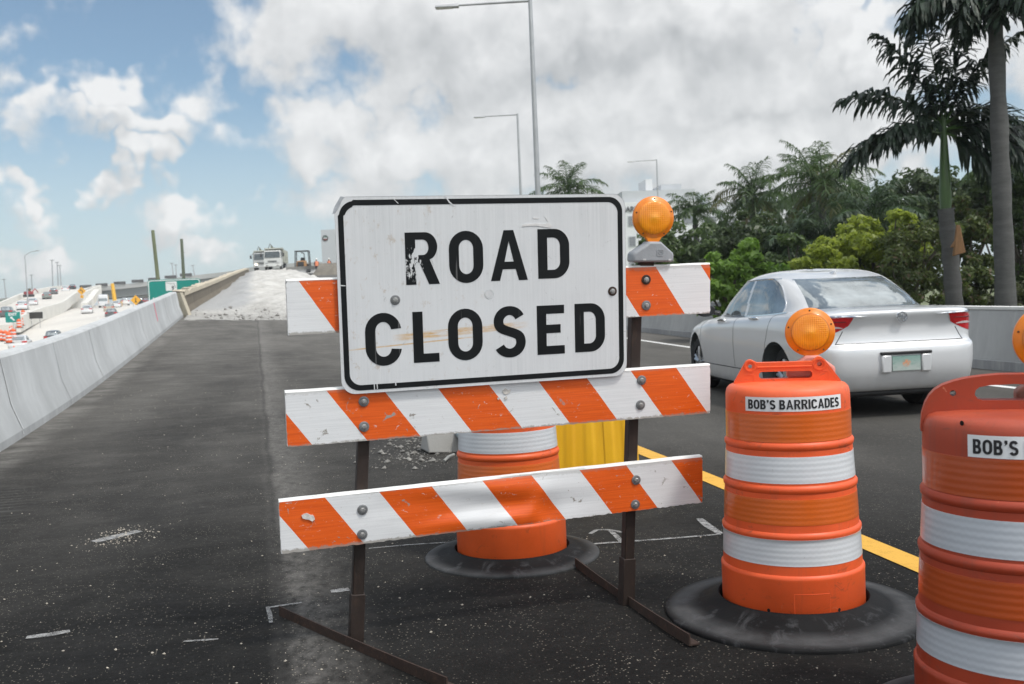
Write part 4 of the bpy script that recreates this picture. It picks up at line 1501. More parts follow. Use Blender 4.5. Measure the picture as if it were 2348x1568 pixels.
m_lab = plain('decal_white', (0.74, 0.75, 0.76), 0.5, 0.06, 14)
m_ink = plain('decal_black', (0.012, 0.012, 0.014), 0.55, 0.2, 30)
m_hole = plain('drain_hole', (0.006, 0.004, 0.004), 0.9, 0.2, 30)

# ledge heights and radii, bottom to top
RIBS = [(0.209, 0.279), (0.370, 0.270), (0.548, 0.260), (0.711, 0.250)]
TOPZ = 0.928


def drum_profile():
    p = [(0.0, 0.012), (0.268, 0.012), (0.279, 0.030)]
    base_r = 0.2905
    for i, (z, r) in enumerate(RIBS):
        nxt = RIBS[i + 1][1] - 0.004 if i < 3 else 0.239
        p += [(r, z - 0.016), (r + 0.0012, z - 0.008), (r + 0.0008, z - 0.001), (r - 0.004, z + 0.006), (r - 0.0075, z + 0.009)]
        if i < 3:
            p += [(nxt - 0.0005, RIBS[i + 1][0] - 0.022)]
    p += [(0.2415, 0.860), (0.2405, 0.896), (0.236, 0.914), (0.225, 0.926), (0.205, 0.933), (0.14, 0.938), (0.0, 0.940)]
    return p


PROF = drum_profile()


def drum_r(z):
    zs = [h for r, h in PROF[2:-4]]
    rs = [r for r, h in PROF[2:-4]]
    return float(np.interp(z, zs, rs))


def handle_angular():
    """Two bosses joined by a bar over a slot."""
    bx1, bx2, hz = -0.140, 0.127, 0.066
    o = [(-0.212, -0.045), (0.212, -0.045), (0.205, 0.004)] + arc(bx2, hz + 0.003, 0.0255, 0.0255, 38, 100, 8) + [(0.10, 0.078)] + [(-0.113, 0.078)] + arc(bx1, hz, 0.0245, 0.0245, 80, 146, 8) + [(-0.205, 0.004)]
    s = rrect(-0.107, 0.099, 0.012, 0.0415, 0.0135, 6)
    h1 = arc(bx1, hz - 0.002, 0.0080, 0.0080, 0, 342, 18)
    h2 = arc(bx2, hz + 0.001, 0.0095, 0.0095, 0, 342, 18)
    return [o, s, h1, h2], (bx1, bx2, hz)


def handle_arched():
    half = [(0.246, -0.06), (0.242, -0.01), (0.232, 0.022), (0.220, 0.044), (0.205, 0.060), (0.185, 0.073), (0.155, 0.084), (0.123, 0.092), (0.080, 0.098), (0.036, 0.102)]
    o = [(-x, z) for x, z in half] + [(x, z) for x, z in reversed(half)]
    s = [(-0.101, 0.046), (-0.098, 0.058), (-0.088, 0.067), (-0.06, 0.072), (0.0, 0.075), (0.06, 0.072), (0.088, 0.067), (0.098, 0.058), (0.101, 0.046), (0.094, 0.034), (0.080, 0.029), (-0.080, 0.029), (-0.094, 0.034)]
    hole = arc(-0.157, 0.050, 0.0085, 0.0085, 0, 342, 18)
    hole2 = arc(0.157, 0.050, 0.0085, 0.0085, 0, 342, 18)
    return [o, s, hole, hole2]


def L_B(w, h, t):
    u = t * 0.86
    o = [(0, 0), (w * 0.56, 0)] + arc(w * 0.58, h * 0.275, w * 0.42, h * 0.275, -88, 50, 12) + arc(w * 0.54, h * 0.765, w * 0.40, h * 0.235, -40, 88, 12) + [(w * 0.54, h), (0, h)]
    i1 = [(t, u), (w * 0.52, u)] + arc(w * 0.52, h * 0.285, w * 0.48 - t, h * 0.285 - u, -80, 80, 8) + [(w * 0.52, h * 0.57 - u), (t, h * 0.57 - u)]
    i2 = [(t, h * 0.57 + 0.02 * h), (w * 0.50, h * 0.59)] + arc(w * 0.50, (h * 0.59 + h - u) / 2, w * 0.44 - t, (h * 0.41 - u) / 2, -80, 80, 8) + [(w * 0.50, h - u), (t, h - u)]
    return [o, i1, i2]


def L_I(w, h, t):
    return [[(0, 0), (t, 0), (t, h), (0, h)]]


def L_Q(w, h, t):
    return [[(0.0, h * 0.62), (w, h * 0.78), (w, h), (w - t, h), (w - t, h * 0.80), (w * 0.45, h * 0.78)]]


def narrow_text(mb, s, cx, cz, height, width, y0, y1, bend):
    fn = {'B': (L_B, .60), 'O': (L_O, .66), 'S': (L_S, .60), 'A': (L_A, .70), 'R': (L_R, .64), 'I': (L_I, .20), 'C': (L_C, .64), 'D': (L_D, .64), 'E': (L_E, .54), '\u2019': (L_Q, .22), ' ': (None, .20)}
    gap = 0.105
    tot = sum(fn[ch][1] + gap for ch in s) - gap
    kx, kz = width / tot, height
    x = -tot / 2
    for ch in s:
        f, w = fn[ch]
        if f:
            lps = [[(cx + (x + px) * kx, cz - height / 2 + pz * kz) for px, pz in lp] for lp in f(w, 1.0, 0.20)]
            o0 = len(mb.v)
            mb.shape(lps, y0, y1)
        x += w + gap
    mb.v = [bend(p) for p in mb.v]
    return mb


def drum(label, loc, rz, mbody, bands, arched=False, decal=None, base_r=0.515, sides=112, group='orange traffic drums beside the barricade', tilt=0.0):
    o = thing('traffic_drum', label, 'traffic drum', loc, rz, group)
    mb = MB().lathe(PROF, sides, close=False)
    body = mb.build('drum_body', mbody, o, smooth=True, sharp=32)
    # drain holes and a moulded panel low on the front
    for a in ((-50, -22, 8, 34, 60, 82) if not arched else (-38, 12, 47)):
        w = R(-90 + a) if not arched else R(-90 + a)
        z = 0.082 if not arched else 0.92
        rr_ = drum_r(z) + 0.0006
        c = Vector((rr_ * math.cos(w), rr_ * math.sin(w), z))
        nrm = Vector((math.cos(w), math.sin(w), 0))
        tx = Vector((-nrm.y, nrm.x, 0))
        if (not arched and a in (-22, 34, 82)) or (arched and a == -38):
            q = 0.0062
            vs = [c + tx * (q * math.cos(R(k * 24))) + Vector((0, 0, q * 1.15 * math.sin(R(k * 24)))) for k in range(15)]
            MB().add(vs, [tuple(range(15))]).build('drain_hole', m_hole, body)
    if not arched:
        mb = MB()
        loop = [(-2, 0.055), (-2, 0.150), (26, 0.150), (26, 0.055), (-2, 0.055)]
        pts = []
        for (a, z), (b, z2) in zip(loop, loop[1:]):
            for k in range(8):
                aa, zz = a + (b - a) * k / 8, z + (z2 - z) * k / 8
                r_ = drum_r(zz) - 0.0006
                pts.append((r_ * math.cos(R(-90 + aa)), r_ * math.sin(R(-90 + aa)), zz))
        pts.append(pts[0])
        mb.tube(pts, 0.0016, 6)
        mb.build('moulded_panel', mbody, body, smooth=True)
    # reflective bands, wrapped just proud of the body
    for z0, z1, mt in bands:
        zz = frange(z0, z1, 0.01)
        pr = [(drum_r(zz[0]) - 0.001, zz[0])] + [(drum_r(z) + 0.0013, z) for z in zz] + [(drum_r(zz[-1]) - 0.001, zz[-1])]
        MB().lathe(pr, sides, close=False).build('reflective_band', mt, o, smooth=True, sharp=60)
    # handle on the crown
    mb = MB()
    if arched:
        mb.shape(handle_arched(), -0.030, 0.030)
    else:
        lp, (b1, b2, hz) = handle_angular()
        mb.shape(lp, -0.026, 0.026)
    h = mb.build('handle', mbody, o, smooth=True, bevel=0.006 if not arched else 0.0035, seg=3, sharp=30)
    h.location = (0, 0, TOPZ + 0.008)
    if not arched:
        mb = MB()
        for bxx, rr_ in ((b1, 0.0225), (b2, 0.0240)):
            mb.lathe([(rr_ - 0.006, -0.001), (rr_ - 0.005, 0.004), (rr_, 0.004), (rr_ + 0.001, -0.001)], 28, axis='y', c=(bxx, -0.026, hz), close=False)
        mb.tube([(-0.112, -0.0262, 0.060), (0.098, -0.0262, 0.060)], 0.0042, 8)
        mb.tube([(-0.160, -0.0262, 0.030), (-0.128, -0.0262, 0.030), (-0.128, -0.0262, -0.004)], 0.0012, 6)
        mb.tube([(0.138, -0.0262, 0.040), (0.160, -0.0262, 0.040), (0.160, -0.0262, 0.012)], 0.0012, 6)
        mb.build('boss', mbody, h, smooth=True)
    else:
        mb = MB()
        mb.lathe([(0.10, -0.01), (0.095, 0.018), (0.07, 0.030), (0.0, 0.034)], 32, c=(0.10, 0.0, -0.022), close=False)
        mb.build('crown_bulge', mbody, h, smooth=True)
    # heavy rubber ring the drum stands in
    mb = MB()
    mb.lathe([(0.283, 0.004), (0.291, 0.078), (0.296, 0.082), (0.303, 0.080), (0.330, 0.066), (0.365, 0.047), (0.395, 0.036), (0.430, 0.030), (0.490, 0.024), (0.510, 0.021), (0.515, 0.016), (0.515, 0.006), (0.508, 0.001)] if not arched else
             [(0.283, 0.004), (0.294, 0.058), (0.299, 0.062), (0.306, 0.059), (0.360, 0.048), (0.430, 0.030), (0.490, 0.024), (0.510, 0.021), (0.515, 0.016), (0.515, 0.006), (0.508, 0.001)], 96, close=False)
    if base_r != 0.515:
        mb.v = [(x * k, y * k, z) for x, y, z in mb.v for k in ((lambda r: ((0.283 + (r - 0.283) * (base_r - 0.283) / 0.232) / r) if r > 0.283 else 1.0)(math.hypot(x, y)),)]
    b = mb.build('rubber_base', MRUB, o, smooth=True, sharp=50)
    if decal:
        a0, zc, ln, hh = decal
        rr0 = drum_r(zc)

        def bend(p, pad=0.0):
            a = R(-90) + a0 + p[0] / rr0
            z = p[2]
            r_ = drum_r(z) + 0.0012 - p[1]
            return (r_ * math.cos(a), r_ * math.sin(a), z)
        mb = MB()
        nn = 40
        vs = [bend((-ln / 2 + ln * i / nn, 0.0, zc + hh / 2 * k)) for i in range(nn + 1) for k in (-1, -.33, .33, 1)]
        mb.add(vs, [(4 * i + k, 4 * i + 4 + k, 4 * i + 5 + k, 4 * i + 1 + k) for i in range(nn) for k in range(3)])
        d = mb.build('decal', m_lab, o, smooth=True)
        d['label'] = "white strip reading BOB'S BARRICADES"
        mb = MB()
        narrow_text(mb, "BOB\u2019S BARRICADES", 0, zc - 0.0005, hh * 0.66, ln * 0.925, -0.0018, -0.0004, bend)
        mb.build('lettering', m_ink, d)
    return o


WHT = (0.66, 0.69, 0.72)
mo1 = m_plastic('drum_orange', (0.78, 0.105, 0.022), (0.82, 0.20, 0.09), 1.0)
mo2 = m_plastic('drum_orange_dark', (0.37, 0.046, 0.015), (0.50, 0.115, 0.06), 6.0, 0.55, (0.15, 0.05, 0.032))  # deeper orange for the drum at the right edge
mo3 = m_plastic('drum_orange_far', (0.78, 0.115, 0.020), (0.82, 0.22, 0.10), 11.0)
mw1, mw2 = m_band('white_reflective', WHT, 2.0), m_band('white_reflective_dark', (0.50, 0.535, 0.58), 9.0)
ob1, ob2 = m_band('orange_reflective', (0.66, 0.125, 0.012), 5.0, True), m_band('orange_reflective_dark', (0.44, 0.068, 0.008), 12.0, True)  # second band of each pair is darker, for the right-edge drum
ob3 = m_band('orange_reflective_far', (0.74, 0.155, 0.022), 15.0, True)


def bandset(w, o_):
    r4, r3, r2, r1 = [z for z, _ in RIBS]
    return [(0.722, 0.829, o_), (0.566, 0.667, w), (0.408, 0.506, o_), (0.254, 0.354, w)]


def yaw_to_cam(p):
    return -math.atan2(p.x, p.y)


p1 = on_z(1818, 1384, 0.03)
p1.z = 0.0
dr1 = drum("traffic drum with a BOB'S BARRICADES strip and a round amber light behind its handle", p1, yaw_to_cam(p1) + R(3), mo1, bandset(mw1, ob1), False, (R(4.5), 0.868, 0.400, 0.0545))
p2 = at(2330, 1290, 2.84)
p2.z = 0.0
dr2 = drum("darker traffic drum with an arched handle, cut off by the right edge", p2, yaw_to_cam(p2) + R(6), mo2, bandset(mw2, ob2), True, (R(14), 0.862, 0.40, 0.060), base_r=0.44)
p3 = on_z(1174, 1262, 0.03)
p3.z = 0.0
dr3 = drum('traffic drum standing behind the ROAD CLOSED barricade, half hidden by its rails', p3, R(14), mo3, bandset(mw1, ob3), True, base_r=0.445)

m_pinkh = plain('faded_pink_housing', (0.66, 0.27, 0.22), 0.6, 0.16, 8, 0.15, 100, dirt=(0.80, 0.62, 0.58), dirt_amt=0.7)
m_brownh = plain('brown_housing', (0.24, 0.10, 0.075), 0.6, 0.16, 8, 0.15, 100, dirt=(0.40, 0.25, 0.2), dirt_amt=0.4)
Md1 = dr1.matrix_basis @ Matrix.Translation((0.100, 0.075, 0.945))
wl2 = warning_light('round amber warning light in a faded pink housing on the drum nearest the silver car', Md1, m_pinkh, MH, (0.002, 0.182), 0.0985, R(2), 0.075, False)
Md2 = dr2.matrix_basis @ Matrix.Translation((0.108, 0.085, 0.945))
wl3 = warning_light('round amber warning light cut off by the right edge, above the darker drum', Md2, m_brownh, MH, (0.0, 0.185), 0.0985, R(4), 0.075, False)

# ------------------------------------------------------------------ yellow water-filled module, rubble, concrete chunk behind the barricade
def m_yel():
    M = Mat('yellow_plastic')
    n1 = M.noise(M.pos((1, 1, 0.2)), 6, 6, 0.65)
    c = M.mix(M.ramp(n1, 0.3, 0.7), (0.72, 0.37, 0.006), (0.84, 0.47, 0.014))
    c = M.mix(M.ramp(M.noise(M.pos((5, 5, 0.4)), 5, 6, 0.7), 0.58, 0.8, 0, 0.45), c, (0.40, 0.19, 0.01))
    M.set(col=c, rough=0.42, norm=M.bump(M.noise(M.pos(), 90, 3), 0.05, 0.003))
    return M.m


p4 = on_z(1368, 1128, 0.0)
yb = thing('crash_barrier', 'ribbed yellow plastic crash barrier block behind the barricade', 'crash barrier', (p4.x - 0.02, p4.y + 0.45, G(*ts(p4))), R(-2))
nx = 60
vs = []
W2 = 0.30
for side in range(1):
    pass
levels = [(0.0, 0.315), (0.05, 0.325), (0.40, 0.305), (0.74, 0.285), (0.79, 0.275)]
ring = []
for z, hw in levels:
    row = []
    for i in range(nx + 1):
        x = -hw + 2 * hw * i / nx
        k = i / nx
        ph = (k * 4.7) % 1.0
        rib = 0.008 if (0.12 < ph < 0.55) else (0.0 if (ph < 0.06 or ph > 0.61) else 0.004)
        if z > 0.76 or z < 0.03:
            rib *= 0.4
        row.append((x, -0.40 - rib + 0.06 * z, z))
    for i in range(10):
        row.append((hw + (0.02 if z < 0.76 else 0), -0.38 + 0.76 * (i + 1) / 11, z))
    for i in range(10):
        row.append((hw - 2 * hw * i / 9, 0.40, z))
    for i in range(10):
        row.append((-hw, 0.38 - 0.76 * (i + 1) / 11, z))
    ring.append(row)
m = len(ring[0])
mb = MB()
vs = [p for row in ring for p in row]
fs = [(j * m + i, j * m + (i + 1) % m, (j + 1) * m + (i + 1) % m, (j + 1) * m + i) for j in range(len(ring) - 1) for i in range(m)]
fs.append(tuple((len(ring) - 1) * m + i for i in range(m)))
mb.add(vs, fs)
mb.build('barrier_body', m_yel(), yb, smooth=True, sharp=25)
mb = MB()
mb.lathe([(0.07, 0.0), (0.07, 0.03), (0.06, 0.036), (0.0, 0.036)], 24, c=(0, 0, 0.79), close=False)
mb.build('filler_cap', plain('black_cap', (0.02, 0.02, 0.02), 0.6, 0.2, 20), yb, smooth=True)

mcon = m_concrete('broken_concrete', (0.40, 0.40, 0.385), 0.3, (0.25, 0.24, 0.22))
pc = at(1008, 1040, 8.6)
pc.z = GW(pc.x, pc.y)
mb = MB()
mb.add([(-.14, -.13, 0), (.16, -.10, 0), (.19, .16, 0), (-.12, .18, 0), (-.16, -.10, .15), (.02, -.12, .24), (.16, .10, .22), (-.11, .17, .20), (.15, -.09, .12)],
       [(3, 2, 1, 0), (0, 1, 8, 5, 4), (1, 2, 6, 8), (2, 3, 7, 6), (3, 0, 4, 7), (4, 5, 6, 7), (5, 8, 6)])
o = mb.build('concrete_block', mcon, bevel=0.012)
o.location = pc
o.rotation_euler = (0, R(6), R(22))
tag(o, 'broken grey concrete block lying in rubble behind the barricade', 'concrete block')
mpl = plain('blue_grey_sheet', (0.30, 0.36, 0.40), 0.45, 0.2, 5, metal=0.4, dirt=(0.30, 0.27, 0.22), dirt_amt=0.6)
mb = MB()
a, b = at(998, 997, 8.9), at(1076, 1040, 8.4)
gz = GW(a.x, a.y)
mb.hexa([(a.x, a.y, gz + .33), (b.x, b.y - .1, gz + .03), (b.x + .25, b.y + .35, gz + .03), (a.x + .3, a.y + .4, gz + .33)],
        [(a.x, a.y, gz + .37), (b.x, b.y - .1, gz + .07), (b.x + .25, b.y + .35, gz + .07), (a.x + .3, a.y + .4, gz + .37)])
o = mb.build('metal_sheet', mpl, bevel=0.004)
tag(o, 'blue grey metal sheet propped on the concrete block behind the drum', 'sheet')
a, b = at(1040, 1042, 8.2), at(1018, 1070, 8.0)
b.z = GW(b.x, b.y) + 0.015
mb = MB().tube([a, (a + b) / 2 + Vector((0, 0, 0.01)), b], 0.012, 8)
o = mb.build('metal_rod', plain('rod_steel', (0.35, 0.35, 0.33), 0.5, 0.2, 20, metal=0.4))
tag(o, 'thin steel rod leaning on the metal sheet beside the drum', 'rod')
mb = MB()
rr = random.Random(11)
mrub = plain('rubble', (0.22, 0.215, 0.20), 0.95, 0.4, 9)
for i in range(520):
    u, v = rr.gauss(955, 62), rr.gauss(1036, 22)
    if v < 995:
        continue
    p = on_z(u, v, 0.03)
    t, s = ts(p)
    r = 0.004 + 0.024 * rr.random() ** 5
    stone(mb, (p.x, p.y, G(t, s) + r * 0.35), r, rr)
for i in range(260):
    t, s = rr.gauss(-0.3, 1.2), 35.5 + rr.gauss(0, 1.6)
    if t < -2.2:
        continue
    p = road(t, s)
    r = 0.015 + 0.07 * rr.random() ** 5
    stone(mb, (p.x, p.y, zlime(t, s) + r * 0.3), r, rr)
o = mb.build('rubble', mrub)
o['kind'] = 'stuff'
o['label'] = 'pale broken rubble and grit strewn over the asphalt'
# ------------------------------------------------------------------ cars: x forwards from the rear bumper, y to the left, z up
def m_carpaint(name, col, metal=0.55, rough=0.34):
    M = Mat(name)
    n1 = M.noise(M.pos(), 2.5, 4)
    z = M.xyz()[2]
    dust = M.math('MULTIPLY', M.ramp(z, 0.55, 0.2, 0, 0.45), M.ramp(M.noise(M.pos(), 9, 5), 0.3, 0.7, 0.4, 1))
    c = M.mix(M.ramp(n1, 0.3, 0.7), tuple(k * 0.96 for k in col), col)
    c = M.mix(dust, c, (0.30, 0.28, 0.25))
    M.set(col=c, metal=metal, rough=rough, coat=0.8, coatr=0.06)
    return M.m


def m_glass(name='car_glass', col=(0.012, 0.018, 0.020), metal=0.0):
    M = Mat(name)
    n1 = M.noise(M.pos(), 3, 3)
    M.set(col=M.mix(M.ramp(n1, 0.3, 0.7), tuple(k * 0.7 for k in col), tuple(k * 1.5 for k in col)), rough=0.03, ior=2.7, metal=metal, norm=M.bump(n1, 0.02, 0.01))
    return M.m


MGLASS = m_glass('car_glass', (0.22, 0.25, 0.26), 0.45)
m_tyre = plain('tyre_rubber', (0.018, 0.018, 0.019), 0.85, 0.25, 30, 0.3, 90)
m_rim = plain('alloy_rim', (0.48, 0.49, 0.50), 0.32, 0.1, 10, metal=0.8)
m_under = plain('dark_underbody', (0.010, 0.010, 0.011), 0.8, 0.3, 10)
m_red = plain('tail_lamp_red', (0.52, 0.010, 0.014), 0.16, 0.2, 14, coat=0.8)
m_lampw = plain('reverse_lamp', (0.60, 0.50, 0.50), 0.2, 0.1, 20, coat=0.8)
m_chrome = plain('chrome_strip', (0.75, 0.77, 0.79), 0.12, 0.04, 8, metal=1.0)
m_seam = plain('panel_gap', (0.03, 0.03, 0.032), 0.7, 0.2, 20)
m_blackp = plain('black_trim', (0.015, 0.015, 0.016), 0.45, 0.2, 20)


class Shell:
    """Body as stacked rings: each (rear x, front x, half width, squareness, z rear, z mid, z front, squareness of the rear)."""

    def __init__(self, rings, n=96, sub=4, sharp=()):
        self.rings, self.n = rings, n
        m = len(rings)
        # angles spaced evenly along a squarish outline, the same for every ring
        fine = [2 * math.pi * i / 4000 for i in range(4001)]
        ex = [(2.3 * math.copysign(abs(math.cos(a)) ** 0.5, math.cos(a)), 0.85 * math.copysign(abs(math.sin(a)) ** 0.5, math.sin(a))) for a in fine]
        ln = [0.0]
        for (a, b), (c, d) in zip(ex, ex[1:]):
            ln.append(ln[-1] + math.hypot(c - a, d - b))
        self.ang = [float(np.interp(ln[-1] * k / n, ln, fine)) for k in range(n)]
        self.rows = []
        self.kf = []
        for i in range(m - 1):
            for j in range(sub):
                q = i + j / sub
                self.kf.append(q)
        self.kf.append(m - 1)
        for q in self.kf:
            self.rows.append([self.pt(q, w) for w in self.ang])

    def par(self, q):
        r = self.rings
        i = min(int(q), len(r) - 2)
        t = q - i
        p0, p1, p2, p3 = r[max(0, i - 1)], r[i], r[i + 1], r[min(len(r) - 1, i + 2)]
        out = []
        for a, b, c, d in zip(p0, p1, p2, p3):
            # monotone-limited Catmull-Rom
            m1 = (c - a) / 2 if (c - b) * (b - a) > 0 else 0
            m2 = (d - b) / 2 if (d - c) * (c - b) > 0 else 0
            s = c - b
            lim = 3 * abs(s)
            m1 = max(-lim, min(lim, m1))
            m2 = max(-lim, min(lim, m2))
            h = t
            out.append((2 * h ** 3 - 3 * h * h + 1) * b + (h ** 3 - 2 * h * h + h) * m1 + (-2 * h ** 3 + 3 * h * h) * c + (h ** 3 - h * h) * m2)
        return out

    def pt(self, q, w):
        xr, xf, hw, n, zr, zm, zf, nr = self.par(q)
        c, s = math.cos(w), math.sin(w)          # w = 0 front, 180 rear, 90 left
        e = n if c >= 0 else nr
        xc = (xr + xf) / 2
        x = xc + (xf - xr) / 2 * math.copysign(abs(c) ** (2 / e), c)
        y = hw * math.copysign(abs(s) ** (2 / e), s)
        k = (x - xr) / max(1e-6, xf - xr)
        a = 4 * (1 - k) ** 1 * 0
        z = zr * (1 - k) * (1 - 2 * k) + 4 * zm * k * (1 - k) + zf * k * (2 * k - 1)
        return Vector((x, y, z))

    def nrm(self, q, w, e=1e-3):
        d1 = self.pt(min(q + 0.02, len(self.rings) - 1), w) - self.pt(max(0, q - 0.02), w)
        d2 = self.pt(q, w + e) - self.pt(q, w - e)
        v = d2.cross(d1)
        return v.normalized() if v.length > 0 else Vector((0, 0, 1))


def tri(w):
    return (math.degrees(w) % 360)


def build_car(name, label, cat, spec, paint, loc, heading, pitch=0.0, group=None, detail=True, roll=0.0):
    L = spec['L']
    rings, gb, ge = spec['rings'], spec['glass0'], spec['glass1']
    n, sub = (220, 6) if detail else (56, 3)
    sh = Shell(rings, n, sub)
    vs, fs, mi = [], [], []
    for row in sh.rows:
        vs += row
    for j in range(len(sh.rows) - 1):
        q = (sh.kf[j] + sh.kf[j + 1]) / 2
        for k in range(n):
            k2 = (k + 1) % n
            w = math.degrees((sh.ang[k] + (sh.ang[k2] if k2 else 2 * math.pi)) / 2)
            fs.append((j * n + k, j * n + k2, (j + 1) * n + k2, (j + 1) * n + k))
            m = 0
            if gb <= q <= ge:
                c = (vs[j * n + k] + vs[(j + 1) * n + k2]) / 2
                ws = w if w <= 180 else 360 - w
                hwq = sh.par(q)[2]
                if ws > 105 and abs(c.y) < spec['rearglass'] * hwq:
                    m = 1
                elif ws < 60 and abs(c.y) < spec['windscreen'] * hwq:
                    m = 2
                else:
                    xa, xb, xc_, xd = spec['side'](q)
                    if xa < c.x < xb or xc_ < c.x < xd:
                        m = 3
            lo, hi, xl = spec.get('lamp', (9, 0, 0))
            if lo <= q <= hi:
                c = (vs[j * n + k] + vs[(j + 1) * n + k2]) / 2
                kq = (q - lo) / (hi - lo)
                if c.x < xl + 0.14 * kq and abs(c.y) > spec['lampin'] - 0.10 * kq:
                    m = 4
            if q < spec.get('sill', 0.95):
                m = 5
            mi.append(m)
    base = tuple(range(n - 1, -1, -1))
    top = tuple((len(sh.rows) - 1) * n + k for k in range(n))
    fs += [base, top]
    mi += [5, 0]
    me = bpy.data.meshes.new('body')
    me.from_pydata(vs, [], fs)
    for m in (paint, MGLASS, MGLASS, MGLASS, m_red, m_under):
        me.materials.append(m)
    me.polygons.foreach_set('material_index', mi)
    ob = bpy.data.objects.new('body_raw', me)
    COL.objects.link(ob)
    # wheel arches
    wr, tr = spec['wheel_r'], spec['track']
    cut = MB()
    for wx in spec['wheels']:
        for sy in (-1, 1):
            nn = 40
            y0, y1 = sy * (tr / 2 - 0.16), sy * (tr / 2 + 0.5)
            ring0 = [(wx + (wr + 0.055) * math.cos(2 * math.pi * k / nn), y0, wr + 0.01 + (wr + 0.055) * math.sin(2 * math.pi * k / nn)) for k in range(nn)]
            ring1 = [(a, y1, c) for a, _, c in ring0]
            o_ = len(cut.v)
            f_ = [(k, (k + 1) % nn, (k + 1) % nn + nn, k + nn) for k in range(nn)] + [tuple(range(nn - 1, -1, -1)), tuple(range(nn, 2 * nn))]
            cut.add(ring0 + ring1, f_)
    co = cut.build('cutter', m_under)
    bm = bmesh.new()
    bm.from_mesh(me)
    bmesh.ops.recalc_face_normals(bm, faces=bm.faces)
    bm.to_mesh(me)
    bm.free()
    b = ob.modifiers.new('arch', 'BOOLEAN')
    b.object = co
    b.operation = 'DIFFERENCE'
    b.solver = 'EXACT'
    b.material_mode = 'TRANSFER'
    dg = bpy.context.evaluated_depsgraph_get()
    dg.update()
    me2 = bpy.data.meshes.new_from_object(ob.evaluated_get(dg))
    bpy.data.objects.remove(co)
    bpy.data.objects.remove(ob)
    mats = [m.name if m else '' for m in me2.materials]
    z0 = loc[2]
    M = Matrix.Translation(loc) @ Matrix.Rotation(heading, 4, 'Z') @ Matrix.Rotation(-pitch, 4, 'Y')
    root = thing(name, label, cat, group=group, M=M)
    # split into parts by material
    names = {0: 'body', 1: 'rear_window', 2: 'windscreen', 3: 'side_window', 4: 'tail_lamp'}
    co_ = [v.co.copy() for v in me2.vertices]
    polys = [(tuple(p.vertices), p.material_index) for p in me2.polygons]
    nm = len(me2.materials)
    groups = {}
    for vsx, m in polys:
        c = sum((co_[i] for i in vsx), Vector()) / len(vsx)
        key = m if m in names else 5
        if key == 5:
            key = 0
            mm = 5
        else:
            mm = m
        if key in (3, 4):
            xa, xb, xc_, xd = spec['side'](gb) if key == 3 else (0, 0, 0, 0)
            key = (key, c.y > 0, c.x > (xb + xc_) / 2 if key == 3 else True)
        groups.setdefault(key, []).append((vsx, mm))
    for key, pl in groups.items():
        k0 = key[0] if isinstance(key, tuple) else key
        used = sorted({i for v, _ in pl for i in v})
        ix = {u: i for i, u in enumerate(used)}
        m3 = bpy.data.meshes.new(names[k0])
        m3.from_pydata([co_[u] for u in used], [], [tuple(ix[i] for i in v) for v, _ in pl])
        if k0 == 0:
            m3.materials.append(paint)
            m3.materials.append(m_under)
            m3.polygons.foreach_set('material_index', [1 if m == 5 else 0 for _, m in pl])
        else:
            m3.materials.append(m_red if k0 == 4 else MGLASS)
        m3.polygons.foreach_set('use_smooth', [True] * len(m3.polygons))
        m3.set_sharp_from_angle(angle=R(34))
        finish_o = bpy.data.objects.new(names[k0], m3)
        COL.objects.link(finish_o)
        finish_o.parent = root
    # wheels
    for wx in spec['wheels']:
        for sy in (-1, 1):
            mb = MB()
            wy = sy * (tr / 2 - 0.10)
            pr = [(wr * 0.66, -0.10), (wr * 0.90, -0.105), (wr * 0.985, -0.085), (wr, -0.05), (wr, 0.05), (wr * 0.985, 0.085), (wr * 0.90, 0.105), (wr * 0.66, 0.10)]
            mb.lathe([(r_, h) for r_, h in pr], 40 if detail else 18, axis='y', c=(wx, wy, wr), close=False)
            wh = mb.build('wheel', m_tyre, root, smooth=True)
            mb = MB()
            fy = wy + sy * 0.085
            mb.lathe([(wr * 0.67, sy * -0.012 * -1), (wr * 0.62, 0.0), (wr * 0.60, 0.03 * sy)], 40 if detail else 18, axis='y', c=(wx, fy, wr), close=False)
            mb.lathe([(wr * 0.18, 0.0), (wr * 0.10, -0.012 * sy), (0, -0.012 * sy)], 20, axis='y', c=(wx, fy, wr), close=False)
            for k in range(5):
                a = 2 * math.pi * k / 5 + 0.3
                for da in (-0.13, 0.13):
                    p0 = Vector((wx + wr * 0.12 * math.cos(a), fy, wr + wr * 0.12 * math.sin(a)))
                    p1 = Vector((wx + wr * 0.63 * math.cos(a + da), fy, wr + wr * 0.63 * math.sin(a + da)))
                    mb.tube([p0, p1], [0.03, 0.022], 6)
            mb.build('rim', m_rim, wh, smooth=True)
            mb = MB()
            mb.lathe([(wr * 0.60, 0), (0, 0)], 24, axis='y', c=(wx, fy - sy * 0.05, wr), close=False)
            mb.build('brake_disc', m_under, wh)
    return root, sh


